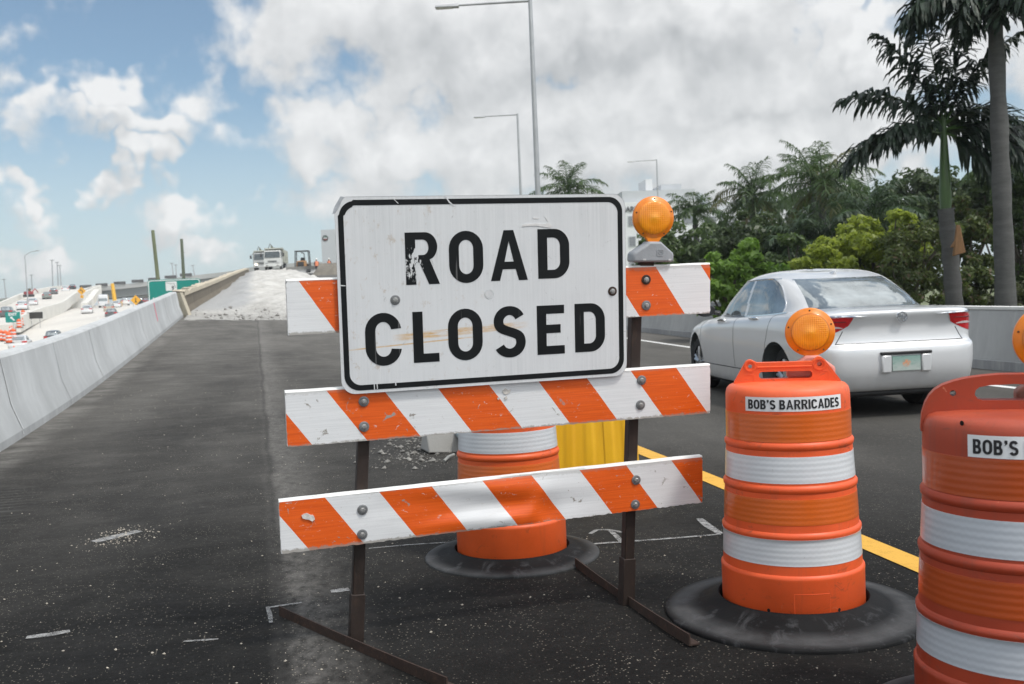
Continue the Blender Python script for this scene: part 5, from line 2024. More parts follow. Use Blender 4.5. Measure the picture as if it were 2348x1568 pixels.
def sedan_spec():
    # xr, xf, half width, n front, z rear, z mid, z front, n rear
    rings = [
        (0.30, 4.35, 0.78, 5.0, 0.23, 0.17, 0.20, 7.0),
        (0.10, 4.55, 0.855, 4.4, 0.27, 0.21, 0.24, 7.5),
        (0.02, 4.64, 0.885, 3.6, 0.40, 0.36, 0.36, 7.5),
        (0.00, 4.67, 0.902, 3.4, 0.55, 0.54, 0.50, 7.5),
        (0.010, 4.65, 0.908, 3.3, 0.685, 0.68, 0.60, 7.5),
        (0.085, 4.60, 0.905, 3.2, 0.735, 0.78, 0.67, 8.0),
        (0.10, 4.50, 0.898, 3.2, 0.88, 0.865, 0.74, 8.5),
        (0.055, 4.36, 0.870, 3.2, 1.010, 0.925, 0.80, 8.0),
        (0.11, 4.20, 0.830, 3.2, 1.050, 0.955, 0.855, 7.0),
        (0.34, 3.70, 0.785, 3.4, 1.062, 0.968, 0.925, 5.5),
        (0.60, 3.42, 0.750, 4.2, 1.070, 0.975, 0.970, 4.6),
        (0.86, 3.10, 0.705, 4.6, 1.205, 1.150, 1.150, 4.4),
        (1.18, 2.78, 0.650, 4.6, 1.340, 1.325, 1.305, 4.3),
        (1.38, 2.60, 0.600, 4.2, 1.400, 1.410, 1.375, 4.0),
        (1.58, 2.42, 0.47, 3.6, 1.440, 1.462, 1.418, 3.6),
        (1.85, 2.25, 0.20, 3.0, 1.462, 1.482, 1.448, 3.0),
        (1.98, 2.12, 0.05, 3.0, 1.468, 1.487, 1.460, 3.0),
    ]

    def side(q):
        k = min(1, max(0, (q - 10.0) / 2.55))
        rear = 1.10 + 0.52 * k ** 1.6 + 0.20 * max(0, 0.25 - k)
        front = 3.24 - 0.60 * k
        return rear, 2.13 - 0.06 * k, 2.19 - 0.06 * k, front
    return dict(L=4.67, rings=rings, glass0=10.05, glass1=12.55, rearglass=0.81, windscreen=0.86, side=side, wheels=(0.98, 3.665), wheel_r=0.335, track=1.60, lamp=(5.70, 6.88, 0.42), lampin=0.52)


SED = sedan_spec()
m_silver = m_carpaint('silver_paint', (0.68, 0.69, 0.70), 0.25, 0.34)
SED0 = dict(SED, lamp=(9, 0, 0))
CARH = R(90 + 8.2)


def car_M():
    rr_ = Vector((4.42, 10.62, 0))           # rear right tyre
    fw = Vector((-math.sin(R(8.2)), math.cos(R(8.2)), 0))
    rt = Vector((fw.y, -fw.x, 0))
    p = rr_ - fw * 0.98 - rt * 0.80
    return p


_p = car_M()
g0 = GW(*( _p + Vector((-math.sin(R(8.2)), math.cos(R(8.2)), 0)) * 0.98).to_2d())
g1 = GW(*( _p + Vector((-math.sin(R(8.2)), math.cos(R(8.2)), 0)) * 3.66).to_2d())
pit = math.atan2(g1 - g0, 2.685)
car, SH = build_car('car', 'silver four-door saloon driving away past the drums', 'car', SED0, m_silver, (_p.x, _p.y, g0 - 0.98 * math.tan(pit)), CARH, pit)


def on_shell(q, deg, off=0.0):
    w = R(deg)
    return SH.pt(q, w) + SH.nrm(q, w) * off


def seam(path, r, mat, name, off=0.0, n=6):
    mb = MB()
    mb.tube([on_shell(q, a, off) for q, a in path], r, n)
    return mb.build(name, mat, car, smooth=True)


def ang_y(q, y):
    """Angle on the rear half of ring q at which the shell stands y out to the left (negative: right)."""
    lo, hi = 90.0, 180.0
    for _ in range(50):
        m = (lo + hi) / 2
        if SH.pt(q, R(m)).y > abs(y):
            lo = m
        else:
            hi = m
    return lo if y >= 0 else 360 - lo


# boot lid outline, bumper line, doors
lid = [(8.3, 138 + 0)] if False else []
LX = 150
seam([(5.0, ang_y(5.0, y)) for y in np.linspace(0.66, -0.66, 40)], 0.006, m_seam, 'boot_gap', -0.002)
for s in (1, -1):
    seam([(5.0 + q, ang_y(5.0 + q, s * (0.66 - 0.09 * q))) for q in np.linspace(0, 0.85, 8)], 0.005, m_seam, 'boot_gap', -0.002)
    seam([(7.25 + q, ang_y(7.25 + q, s * (0.80 - 0.05 * q))) for q in np.linspace(0, 2.5, 12)], 0.005, m_seam, 'boot_gap', -0.002)
    seam([(5.0, ang_y(5.0, s * y)) for y in np.linspace(0.66, 0.85, 8)] + [(5.0 + 0.06 * k, at_x(5.0 + 0.06 * k, 0.30 + 0.03 * k, s)) for k in range(5)], 0.004, m_seam, 'bumper_gap', -0.002) if False else None


def at_x(q, x, side=1):
    """Angle on ring q at which the shell has the given x."""
    lo, hi = 1.0, 179.0
    for _ in range(40):
        m = (lo + hi) / 2
        if SH.pt(q, R(m)).x > x:
            lo = m
        else:
            hi = m
    return lo if side > 0 else 360 - lo


for x0, x1 in ((1.30, 1.02), (2.16, 2.16), (3.40, 3.30)):
    seam([(q, at_x(q, x0 + (x1 - x0) * (q - 2.0) / 8)) for q in np.linspace(2.2, 9.9, 24)], 0.0045, m_seam, 'door_gap', -0.002)
seam([(2.1, at_x(2.1, x)) for x in np.linspace(1.35, 3.35, 16)], 0.006, m_seam, 'door_gap', -0.002)
# chrome line round the side glass
pts = []
for q in np.linspace(10.0, 12.6, 18):
    pts.append((q, at_x(q, SED['side'](q)[0] - 0.01)))
for x in np.linspace(1.50, 2.62, 14):
    pts.append((12.62, at_x(12.62, x)))
for q in np.linspace(12.6, 10.0, 18):
    pts.append((q, at_x(q, SED['side'](q)[3] + 0.01)))
for x in np.linspace(3.22, 1.06, 26):
    pts.append((9.98, at_x(9.98, x)))
seam(pts, 0.009, m_chrome, 'window_trim', 0.001)
# chrome bars over the lamps, reaching inwards, and the reverse lamps
for s in (1, -1):
    mb = MB()
    ys = np.linspace(0.845, 0.36, 28)
    vs = []
    for y in ys:
        k = (0.845 - y) / 0.485
        wq = 0.085 * math.sin(math.pi * min(1, 0.15 + 0.85 * k) ** 0.8) + 0.012
        for dq, off in ((-wq, 0.004), (0, 0.018), (wq, 0.003)):
            q = 6.93 + dq - 0.06 * k
            vs.append(on_shell(q, ang_y(q, s * y), off))
    fs = [(3 * i + j, 3 * i + 3 + j, 3 * i + 4 + j, 3 * i + 1 + j) for i in range(27) for j in range(2)]
    mb.add(vs, fs).build('lamp_trim', m_chrome, car, smooth=True)
    mb = MB()
    vs = []
    for y in np.linspace(0.585, 0.79, 14):
        k = (y - 0.585) / 0.205
        for q in (6.05, 6.05 + 0.17 * math.sin(math.pi * (0.08 + 0.86 * k))):
            vs.append(on_shell(q, ang_y(q, s * y), 0.012))
    mb.add(vs, [(2 * i, 2 * i + 2, 2 * i + 3, 2 * i + 1) for i in range(13)]).build('reverse_lamp', m_lampw, car, smooth=True)
    mb = MB()
    for qq, off in ((6.50, 0.004),):
        mb.tube([on_shell(qq, ang_y(qq, s * y), off) for y in np.linspace(0.56, 0.84, 12)], 0.007, 6)
    mb.build('lamp_divider', plain('lamp_dark_red', (0.16, 0.004, 0.006), 0.3, 0.2, 14), car, smooth=True)
# tail lamps wrapping round the corners
for s in (1, -1):
    vs = []
    nu, nq = 30, 8
    for i in range(nu + 1):
        p = i / nu
        q0 = 5.52 + 0.70 * (1 - p) ** 2.2 + 0.25 * max(0, p - 0.75)
        q1 = 6.84 - 0.05 * (1 - p)
        for j in range(nq + 1):
            q = q0 + (q1 - q0) * j / nq
            y = (0.56 + 0.415 * p + 0.03 * (1 - p) * (1 - j / nq)) * SH.par(q)[2]
            vs.append(on_shell(q, ang_y(q, s * y), 0.002 + 0.006 * math.sin(math.pi * j / nq)))
    m = nq + 1
    o = MB().add(vs, [(i * m + j, i * m + j + 1, (i + 1) * m + j + 1, (i + 1) * m + j) for i in range(nu) for j in range(nq)]).build('tail_lamp', m_red, car, smooth=True)
# emblem: ring with three slanted shields
mb = MB()
c = on_shell(6.75, 180, 0.012)
ring = [c + Vector((0, 0.052 * math.cos(R(a)), 0.046 * math.sin(R(a)))) for a in range(0, 361, 20)]
mb.tube(ring, 0.006, 6, cap=False)
for k in (-1, 0, 1):
    o_ = c + Vector((-0.003, -0.026 * k, 0.012 * -k))
    mb.hexa([o_ + Vector((-.002, .010, -.020)), o_ + Vector((-.002, -.010, -.014)), o_ + Vector((.004, -.010, -.014)), o_ + Vector((.004, .010, -.020))],
            [o_ + Vector((-.002, .012, .014)), o_ + Vector((-.002, -.012, .020)), o_ + Vector((.004, -.012, .020)), o_ + Vector((.004, .012, .014))])
mb.build('emblem', m_chrome, car, smooth=False)
# number plate in a recess
Mp = Mat('licence_plate')
x, y, z = Mp.xyz()
gd = Mp.mix(Mp.ramp(z, 0.50, 0.585), (0.40, 0.46, 0.43), (0.24, 0.37, 0.33))
od = Mp.math('SQRT', Mp.math('ADD', Mp.math('POWER', Mp.math('MULTIPLY', y, 20.0), 2.0), Mp.math('POWER', Mp.math('MULTIPLY', Mp.math('ADD', z, -0.535), 24.0), 2.0)))
gd = Mp.mix(Mp.math('MULTIPLY', Mp.ramp(od, 1.0, 0.6), Mp.ramp(Mp.noise(Mp.pos(), 40, 4), 0.4, 0.6, 0.2, 1)), gd, (0.70, 0.27, 0.12))
gd = Mp.mix(Mp.ramp(Mp.noise(Mp.pos((1, 1, 2)), 26, 3), 0.55, 0.62, 0, 0.5), gd, (0.12, 0.28, 0.22))
Mp.set(col=gd, rough=0.4)
pc_ = on_shell(3.05, 180, 0.0)
mb = MB().box((pc_.x - 0.012, 0.0, 0.535), (0.012, 0.29, 0.145))
pl = mb.build('licence_plate', Mp.m, car, bevel=0.003)
mb = MB().box((pc_.x - 0.004, 0.0, 0.635), (0.05, 0.52, 0.028))
mb.build('plate_recess', m_blackp, car, bevel=0.006)
for s in (1, -1):  # blocks added to stand in for bright reflections beside the plate
    mb = MB().box((pc_.x - 0.0125, s * 0.205, 0.533), (0.03, 0.10, 0.17))
    mb.build('plate_reflection', m_silver, car, smooth=True, bevel=0.012)
# dark valance under the bumper
mb = MB().box((0.30, 0, 0.262), (0.36, 1.22, 0.10))
mb.build('rear_valance', m_blackp, car, bevel=0.03)
# door handles and mirrors
for q, x in ((7.05, 1.50), (7.0, 2.50)):
    a = at_x(q, x)
    p = on_shell(q, a, 0.018)
    a2 = at_x(q, x + 0.20)
    p2_ = on_shell(q, a2, 0.018)
    MB().tube([on_shell(q, at_x(q, x - .01), 0.0), p, (p + p2_) / 2 + Vector((0, 0.004, 0)), p2_, on_shell(q, at_x(q, x + .21), 0.0)], [0.010, 0.013, 0.015, 0.013, 0.010], 10).build('door_handle', m_chrome, car, smooth=True)
for s in (1, -1):
    mb = MB()
    mb.lathe([(0.0, -0.075), (0.05, -0.07), (0.085, -0.02), (0.090, 0.03), (0.080, 0.055), (0.0, 0.056)], 24, axis='x', close=False)
    mm_ = Matrix.Translation((3.00, s * 0.94, 1.03)) @ Matrix.Diagonal((-1, 1.35, 0.85, 1))
    o = mb.build('wing_mirror', m_blackp, car, smooth=True, M=mm_)
    MB().tube([(3.02, s * 0.74, 0.99), (3.02, s * 0.86, 1.01)], 0.03, 8).build('mirror_arm', m_blackp, o, smooth=True)
# aerial fin on the roof
mb = MB().hexa([(1.42, -.03, 1.385), (1.60, -.03, 1.42), (1.60, .03, 1.42), (1.42, .03, 1.385)], [(1.41, -.006, 1.455), (1.47, -.006, 1.452), (1.47, .006, 1.452), (1.41, .006, 1.455)])
mb.build('roof_aerial', m_silver, car, bevel=0.006)
# ------------------------------------------------------------------ palms, shrubs, trees
def m_leaf(name, lo, hi, trans=0.35, rough=0.45, dead=None):
    """Leaves: each leaf (mesh island) its own shade, light passing through."""
    M = Mat(name)
    g = M.nt.nodes.new('ShaderNodeNewGeometry')
    rnd = g.outputs['Random Per Island']
    n1 = M.noise(M.pos(), 0.9, 3)
    k = M.math('ADD', M.math('MULTIPLY', rnd, 0.65), M.math('MULTIPLY', M.ramp(n1, 0.3, 0.7), 0.35))
    c = M.mix(k, lo, hi)
    if dead is not None:
        c = M.mix(M.math('GREATER_THAN', rnd, 0.93), c, dead)
    M.set(col=c, rough=rough)
    t = M.n('BsdfTranslucent', {'Color': M.mix(0.5, c, tuple(min(1, v * 1.9) for v in hi))})
    mx = M.nt.nodes.new('ShaderNodeMixShader')
    mx.inputs[0].default_value = trans
    M.nt.links.new(M.b.outputs[0], mx.inputs[1])
    M.nt.links.new(t, mx.inputs[2])
    M.nt.links.new(mx.outputs[0], M.out.inputs['Surface'])
    return M.m


ML_ROYAL = m_leaf('royal_frond', (0.007, 0.017, 0.011), (0.020, 0.040, 0.019), 0.15)
ML_PALM = m_leaf('palm_frond', (0.020, 0.046, 0.014), (0.075, 0.125, 0.034), 0.32)
ML_PALMY = m_leaf('yellowing_frond', (0.060, 0.070, 0.022), (0.15, 0.150, 0.055), 0.3)
ML_DEAD = m_leaf('dead_frond', (0.16, 0.115, 0.06), (0.28, 0.21, 0.12), 0.2, 0.7)
m_trunk = plain('palm_trunk', (0.075, 0.075, 0.074), 0.85, 0.3, 3.0, 0.5, 30, dirt=(0.05, 0.05, 0.05), dirt_amt=0.6, stretch=(1, 1, 4))
m_crownshaft = plain('green_crownshaft', (0.045, 0.095, 0.022), 0.4, 0.25, 3, stretch=(4, 4, 0.4))
m_boot = plain('dry_sheath', (0.20, 0.105, 0.045), 0.75, 0.3, 7, stretch=(4, 4, 0.5))
m_bark = plain('grey_bark', (0.10, 0.085, 0.07), 0.9, 0.35, 9, 0.5, 30, stretch=(1, 1, 0.4))


class Leaves:
    def __init__(self):
        self.v, self.f = [], []

    def strip(self, pts, wid, side):
        o = len(self.v)
        for p, w in zip(pts, wid):
            if w <= 1e-4:
                self.v.append(tuple(p))
            else:
                self.v.append(tuple(p - side * w))
                self.v.append(tuple(p + side * w))
        m = len(pts)
        last_point = wid[-1] <= 1e-4
        for i in range(m - 1):
            a = o + 2 * i
            if i == m - 2 and last_point:
                self.f.append((a, a + 1, a + 2))
            else:
                self.f.append((a, a + 1, a + 3, a + 2))

    def build(self, name, mat, parent):
        me = bpy.data.meshes.new(name)
        me.from_pydata(self.v, [], self.f)
        for m in (mat if isinstance(mat, (list, tuple)) else [mat]):
            me.materials.append(m)
        return finish(me, name, parent, recalc=False)


def frond(L, rach, base, az, el, length, droop, nl=42, ll=0.62, lw=0.018, plume=0.6, grav=0.7, rnd=random, curl=1.35, start=0.12):
    """One feather frond: arching midrib, leaflets on both sides hanging under their own weight."""
    p = Vector(base)
    pts = []
    n = 16
    d0 = Vector((math.sin(az), math.cos(az), 0))
    for i in range(n + 1):
        k = i / n
        e = el - droop * k ** curl
        pts.append((p.copy(), Vector((d0.x * math.cos(e), d0.y * math.cos(e), math.sin(e)))))
        p = p + pts[-1][1] * (length / n)
    rach.tube([q for q, _ in pts], [max(0.004, 0.028 * (1 - 0.85 * i / n)) for i in range(n + 1)], 5, cap=False)
    side0 = Vector((d0.y, -d0.x, 0))
    for i in range(nl):
        k = start + (1 - start) * (i + rnd.random() * 0.6) / nl
        j = min(n - 1, int(k * n))
        q = pts[j][0].lerp(pts[j + 1][0], k * n - j)
        t = pts[j][1]
        up = side0.cross(t)
        if up.z < 0:
            up = -up
        for s in (-1, 1):
            roll = rnd.uniform(-plume, plume)
            d = (side0 * s * math.cos(roll) + up * math.sin(roll)).normalized()
            d = (d + t * rnd.uniform(0.45, 0.85)).normalized()
            l = ll * (0.55 + 0.45 * math.sin(math.pi * min(1, 0.15 + 0.85 * k))) * rnd.uniform(0.82, 1.1)
            if k > 0.85:
                l *= 0.75
                d = (d + t * 0.6).normalized()
            g = grav * rnd.uniform(0.7, 1.2)
            a = q
            b = a + d * l * 0.5 + Vector((0, 0, -g * 0.10 * l))
            d2 = (d + Vector((0, 0, -g))).normalized()
            c = b + d2 * l * 0.32
            d3 = (d2 + Vector((0, 0, -g * 1.2))).normalized()
            e_ = c + d3 * l * 0.22
            w = lw * rnd.uniform(0.8, 1.25)
            sd = d.cross(Vector((rnd.uniform(-.4, .4), rnd.uniform(-.4, .4), 1))).normalized()
            if sd.length < 0.1:
                sd = t
            L.strip([a, b, c, e_], [w * 0.5, w, w * 0.75, 0], sd)


def tube_trunk(pts, rs, mat, parent, name='trunk', n=14):
    return MB().tube(pts, rs, n).build(name, mat, parent, smooth=True)


def ground_z(x, y):
    t, s = ts((x, y))
    return zt2(t, s)


def palm(label, crown, fronds, base_dx=0.0, trunk_r=(0.16, 0.11), shaft=0.0, mat=ML_PALM, rnd_seed=1, ll=0.6, lw=0.02, plume=0.6, group='palms beyond the barrier', nl=42, dead=0, shaft_r=0.10, grav=0.7, ripe=False):
    """Crown point in world space; fronds = list of (azimuth, elevation, length, droop)."""
    rnd = random.Random(rnd_seed)
    crown = Vector(crown)
    gz = ground_z(crown.x + base_dx, crown.y)
    base = Vector((crown.x + base_dx, crown.y, gz - 0.1))
    o = thing('palm_tree', label, 'palm tree', base, 0, group)
    top = crown - Vector((0, 0, shaft)) - base
    rel = crown - base
    n = 12
    pts, rs = [], []
    for i in range(n + 1):
        k = i / n
        pts.append(Vector((top.x * k ** 1.3, top.y * k, top.z * k)))
        rs.append(trunk_r[0] + (trunk_r[1] - trunk_r[0]) * k + (0.25 * trunk_r[0] * math.exp(-k * 14)) + (0.012 * math.sin(k * 40)))
    tube_trunk(pts, rs, m_trunk, o)
    if shaft > 0:
        pts = [top, top + (rel - top) * 0.15, top + (rel - top) * 0.5, rel + Vector((0, 0, 0.25))]
        tube_trunk(pts, [shaft_r * 1.05, shaft_r * 1.18, shaft_r, shaft_r * 0.45], m_crownshaft, o, 'crownshaft')
    L, Y, D, rach = Leaves(), Leaves(), Leaves(), MB()
    for i, (az, el, ln, dr) in enumerate(fronds):
        frond(L if rnd.random() > 0.15 or not ripe else Y, rach, rel + Vector((0, 0, rnd.uniform(-0.08, 0.1))), az, el, ln, dr, nl, ll, lw, plume, grav, rnd)
    for i in range(dead):
        frond(D, rach, rel - Vector((0, 0, 0.2)), rnd.uniform(0, 6.28), R(-35), rnd.uniform(1.2, 1.9), R(50), 20, 0.4, 0.014, 0.3, 1.0, rnd)
    L.build('crown', mat, o)
    if Y.v:
        Y.build('crown', ML_PALMY, o)['label'] = 'yellowing fronds'
    if D.v:
        D.build('crown', ML_DEAD, o)['label'] = 'dead hanging fronds'
    rach.build('frond_stem', m_crownshaft, o, smooth=True)
    return o


def ring_fronds(n, rnd, ln, e0=80, e1=-15, dr=(60, 100), jitter=0.3):
    out = []
    for i in range(n):
        k = i / (n - 1)
        e = e0 + (e1 - e0) * k ** 0.85
        out.append((i * 2.39996 + rnd.uniform(-jitter, jitter), R(e + rnd.uniform(-8, 8)), ln * rnd.uniform(0.85, 1.08) * (1 - 0.25 * (1 - k) ** 3), R(rnd.uniform(*dr))))
    return out


# azimuth helper: fronds given by the direction they take across the view (0 = away, 90 = right, 270 = left)
A = R
royal = palm('tall royal palm with a green crownshaft and dark drooping fronds behind the silver car', at(2163, 298, 20.5),
             [(A(268), R(42), 2.35, R(66)), (A(262), R(10), 2.45, R(68)), (A(250), R(22), 1.9, R(84)), (A(282), R(72), 2.5, R(34)), (A(240), R(82), 2.6, R(20)), (A(70), R(80), 2.6, R(26)), (A(88), R(66), 2.6, R(44)),
              (A(95), R(18), 2.0, R(82)), (A(105), R(2), 1.9, R(78)), (A(75), R(35), 2.2, R(95)), (A(20), R(30), 2.0, R(70)), (A(100), R(-22), 1.7, R(58))],
             0.18, (0.185, 0.155), 1.62, ML_ROYAL, 5, 0.68, 0.036, 0.75, 'tall royal palms behind the silver car', 72, 0, 0.102, 1.0)
# dry sheath hanging from the trunk, and one fallen lower down
p = at(2196, 555, 20.2) - royal.location
mb = MB()
mb.hexa([p + Vector((-.10, 0, -.28)), p + Vector((.16, 0, -.22)), p + Vector((.16, .08, -.22)), p + Vector((-.10, .08, -.28))], [p + Vector((-.02, -.02, .36)), p + Vector((.05, -.02, .32)), p + Vector((.05, .05, .32)), p + Vector((-.02, .05, .36))])
mb.hexa([p + Vector((-.14, .02, -.10)), p + Vector((.02, .02, -.12)), p + Vector((.02, .09, -.12)), p + Vector((-.14, .09, -.10))], [p + Vector((-.05, 0, .06)), p + Vector((.08, 0, .08)), p + Vector((.08, .06, .08)), p + Vector((-.05, .06, .06))])
mb.build('dry_sheath', m_boot, royal, smooth=False, bevel=0.02)
royal2 = palm('taller royal palm with its crown cut off by the top edge of the photo', at(2278, -46, 19.0),
              [(A(272), R(28), 2.3, R(70)), (A(262), R(5), 2.2, R(70)), (A(280), R(-8), 2.0, R(66)), (A(240), R(-20), 1.6, R(62)), (A(95), R(25), 2.3, R(80)), (A(85), R(-5), 2.0, R(75)), (A(110), R(-25), 1.6, R(60)), (A(40), R(30), 2.2, R(80)), (A(150), R(40), 2.2, R(85)),
               (A(200), R(-30), 1.5, R(50)), (A(330), R(40), 2.3, R(60)), (A(300), R(70), 2.4, R(30)), (A(120), R(75), 2.4, R(30)), (A(255), R(-42), 1.3, R(44)), (A(180), R(-12), 1.7, R(66))],
              0.10, (0.20, 0.135), 0.5, ML_ROYAL, 8, 0.68, 0.034, 0.75, 'tall royal palms behind the silver car', 72, 0, 0.11, 1.0)
rr = random.Random(21)
MIDP = [('palm with a single upright frond and a shaggy skirt, left of the yellow green hedge', (1727, 448, 44), 2.35, 26, 2), ('pale green palm between the warning light and the shaggy palm', (1592, 488, 50), 2.0, 20, 3),
        ('broad green palm left of the royal palm, above the hedge', (1885, 425, 36), 2.5, 22, 4), ('feathery palm with a pale upright crest beyond the broad green palm', (1862, 405, 46), 2.6, 20, 5),
        ('dark low palm whose fronds spill over the hedge', (1995, 500, 32), 2.2, 18, 6), ('palm whose crown shows just above the ROAD CLOSED sign', (1303, 436, 52), 2.6, 20, 7), ('palm at the right edge with a few arching fronds', (2392, 352, 24), 1.9, 14, 9),
        ('low drooping palm above the silver car roof', (1830, 560, 33), 1.9, 16, 10)]
for lab, (u, v, d), ln, nf, seed in MIDP:
    rnd = random.Random(seed)
    fr_ = ring_fronds(nf, rnd, ln, 85, -35 if seed in (2, 4, 6) else -15, (45, 95))
    palm(lab, at(u, v, d), fr_, rnd.uniform(-0.3, 0.3), (0.17, 0.13), 0.6 if seed in (3, 7) else 0.0, ML_PALM if seed not in (6, 10) else m_leaf('dark_frond', (0.022, 0.045, 0.022), (0.05, 0.085, 0.034), 0.3), seed, 0.62, 0.022, 0.35, 'palms beyond the barrier', 40, 5 if seed == 2 else 0, 0.10, 0.8, seed in (2, 5, 4))


def leaf_quads(centers, normals, size, rng, aspect=0.55, fold=0.15):
    """Diamond leaves: arrays of centres and rough facing directions to vertices and faces."""
    n = len(centers)
    a = rng.normal(size=(n, 3)) * 0.9 + normals
    a /= np.linalg.norm(a, axis=1)[:, None]
    r = rng.normal(size=(n, 3))
    u = np.cross(a, r)
    u /= np.linalg.norm(u, axis=1)[:, None]
    w = np.cross(a, u)
    s = size * rng.uniform(0.6, 1.3, size=(n, 1))
    v = np.empty((n, 4, 3))
    v[:, 0] = centers - u * s
    v[:, 1] = centers + w * s * aspect + a * s * fold
    v[:, 2] = centers + u * s
    v[:, 3] = centers - w * s * aspect + a * s * fold
    return v.reshape(-1, 3)


def mesh_quads(name, verts, mats, parent, idx=None):
    me = bpy.data.meshes.new(name)
    n = len(verts)
    me.vertices.add(n)
    me.vertices.foreach_set('co', np.asarray(verts, dtype=np.float32).ravel())
    me.loops.add(n)
    me.loops.foreach_set('vertex_index', np.arange(n, dtype=np.int32))
    me.polygons.add(n // 4)
    me.polygons.foreach_set('loop_start', np.arange(0, n, 4, dtype=np.int32))
    me.polygons.foreach_set('loop_total', np.full(n // 4, 4, dtype=np.int32))
    for m in mats if isinstance(mats, (list, tuple)) else [mats]:
        me.materials.append(m)
    if idx is not None:
        me.polygons.foreach_set('material_index', np.asarray(idx, dtype=np.int32))
    me.update(calc_edges=True)
    o = bpy.data.objects.new(name, me)
    COL.objects.link(o)
    o.parent = parent
    return o


def bushy(name, label, cat, base, blobs, nleaf, size, mat, seed, group=None, trunk=True, aspect=0.5, depth=1.0):
    """Crown of leaf clumps: blobs = (dx, dy, z, radius); leaves gather on clump surfaces with gaps between."""
    rng = np.random.default_rng(seed)
    rnd = random.Random(seed)
    o = thing(name, label, cat, base, 0, group)
    V = []
    tot = sum(b[3] ** 2 for b in blobs)
    tw = MB()
    for (dx, dy, z, r) in blobs:
        c = np.array([dx, dy, z])
        k = int(nleaf * r * r / tot)
        nc = max(6, int(14 * r / 0.8))
        d = rng.normal(size=(nc, 3))
        d /= np.linalg.norm(d, axis=1)[:, None]
        cc = c + d * r * rng.uniform(0.45, 1.0, size=(nc, 1))
        cr = r * rng.uniform(0.20, 0.48, size=nc)
        pick = rng.integers(0, nc, size=k)
        dd = rng.normal(size=(k, 3))
        dd /= np.linalg.norm(dd, axis=1)[:, None]
        rad = cr[pick] * rng.uniform(0.55, 1.08, size=k)
        ctr = cc[pick] + dd * rad[:, None] * np.array([1.15, 1.15, 0.8])
        nn = dd * 0.7 + np.array([0, -0.2, 0.6])
        V.append(leaf_quads(ctr, nn, size, rng, aspect))
        if trunk:
            for q in range(3):
                e = cc[q % nc]
                tw.tube([(dx * 0.15, dy * 0.15, z * 0.25), (dx * 0.7, dy * 0.7, z * 0.7), tuple(e)], [0.05, 0.03, 0.012], 5, cap=False)
    mesh_quads('crown', np.concatenate(V), mat, o)
    if trunk:
        h = max(b[2] for b in blobs) * 0.5
        tw.tube([(0, 0, -0.3), (0.05, 0, h * 0.5), (0.0, 0.05, h)], [0.12, 0.09, 0.05], 8, cap=False)
        tw.build('trunk', m_bark, o, smooth=True)
    return o


ML_BRIGHT = m_leaf('bright_leaf', (0.075, 0.145, 0.022), (0.20, 0.33, 0.055), 0.42)
ML_YEL = m_leaf('yellow_green_leaf', (0.10, 0.15, 0.022), (0.34, 0.40, 0.055), 0.45)
ML_OLIVE = m_leaf('olive_leaf', (0.040, 0.062, 0.018), (0.125, 0.165, 0.042), 0.35, dead=(0.14, 0.09, 0.05))
ML_DARK = m_leaf('dark_leaf', (0.022, 0.040, 0.016), (0.070, 0.105, 0.034), 0.35)
ML_MID = m_leaf('mid_leaf', (0.034, 0.064, 0.020), (0.105, 0.160, 0.045), 0.35)


def px_bush(name, label, cat, d, ell, nleaf, size, mat, seed, depth=0.7, aspect=0.5, group='trees and shrubs behind the barrier', trunk=True):
    """Blobs given where they stand in the photo at distance d: (u, v, radius in metres)."""
    u0 = sum(e[0] for e in ell) / len(ell)
    b = at(u0, 690, d)
    b.z = ground_z(b.x, b.y)
    rnd = random.Random(seed)
    bl = []
    for u, v, r in ell:
        p = at(u, v, d + rnd.uniform(-depth, depth)) - b
        bl.append((p.x, p.y, p.z, r))
    return bushy(name, label, cat, b, bl, nleaf, size, mat, seed, group, trunk, aspect)


px_bush('shrub', 'bright green rounded shrub just behind the barrier left of the silver car', 'shrub', 22.5,
        [(1640, 640, .42), (1668, 605, .42), (1715, 592, .45), (1745, 620, .5), (1690, 660, .55), (1625, 690, .45), (1760, 670, .5), (1790, 650, .42), (1810, 690, .5), (1700, 720, .5)], 9000, 0.085, ML_BRIGHT, 31, 0.5)
px_bush('shrub', 'yellow green hedge with bright tips behind the silver car roof', 'shrub', 24,
        [(1850, 615, .42), (1885, 590, .45), (1930, 570, .5), (1965, 545, .45), (2010, 530, .5), (2045, 515, .45), (1905, 625, .55), (1960, 610, .6), (2010, 590, .6), (1860, 650, .5), (2060, 560, .5), (2100, 540, .45), (2105, 600, .5), (2070, 500, .32)], 15000, 0.075, ML_YEL, 32, 0.6)
px_bush('shrub', 'olive brown twiggy thicket between the yellow hedge and the royal palm trunk', 'shrub', 23,
        [(2040, 600, .55), (2090, 570, .6), (2130, 620, .55), (2060, 650, .6), (2120, 690, .6), (2000, 650, .5), (1960, 670, .5), (2140, 530, .5), (2200, 620, .5), (1900, 690, .5)], 13000, 0.060, ML_OLIVE, 33, 0.6, 0.42)
px_bush('shrub', 'dense olive green thicket between the two royal palm trunks', 'shrub', 24,
        [(2220, 560, .6), (2240, 620, .6), (2210, 680, .6), (2250, 510, .5), (2200, 500, .5), (2265, 680, .6), (2180, 560, .5)], 11000, 0.070, ML_OLIVE, 34, 0.6)
px_bush('shrub', 'dark green thicket along the right edge behind the palms', 'shrub', 25,
        [(2330, 520, .6), (2370, 560, .7), (2320, 590, .6), (2390, 480, .6), (2340, 460, .5), (2410, 620, .7), (2310, 470, .5), (2350, 640, .6)], 11000, 0.075, ML_MID, 35, 0.6)
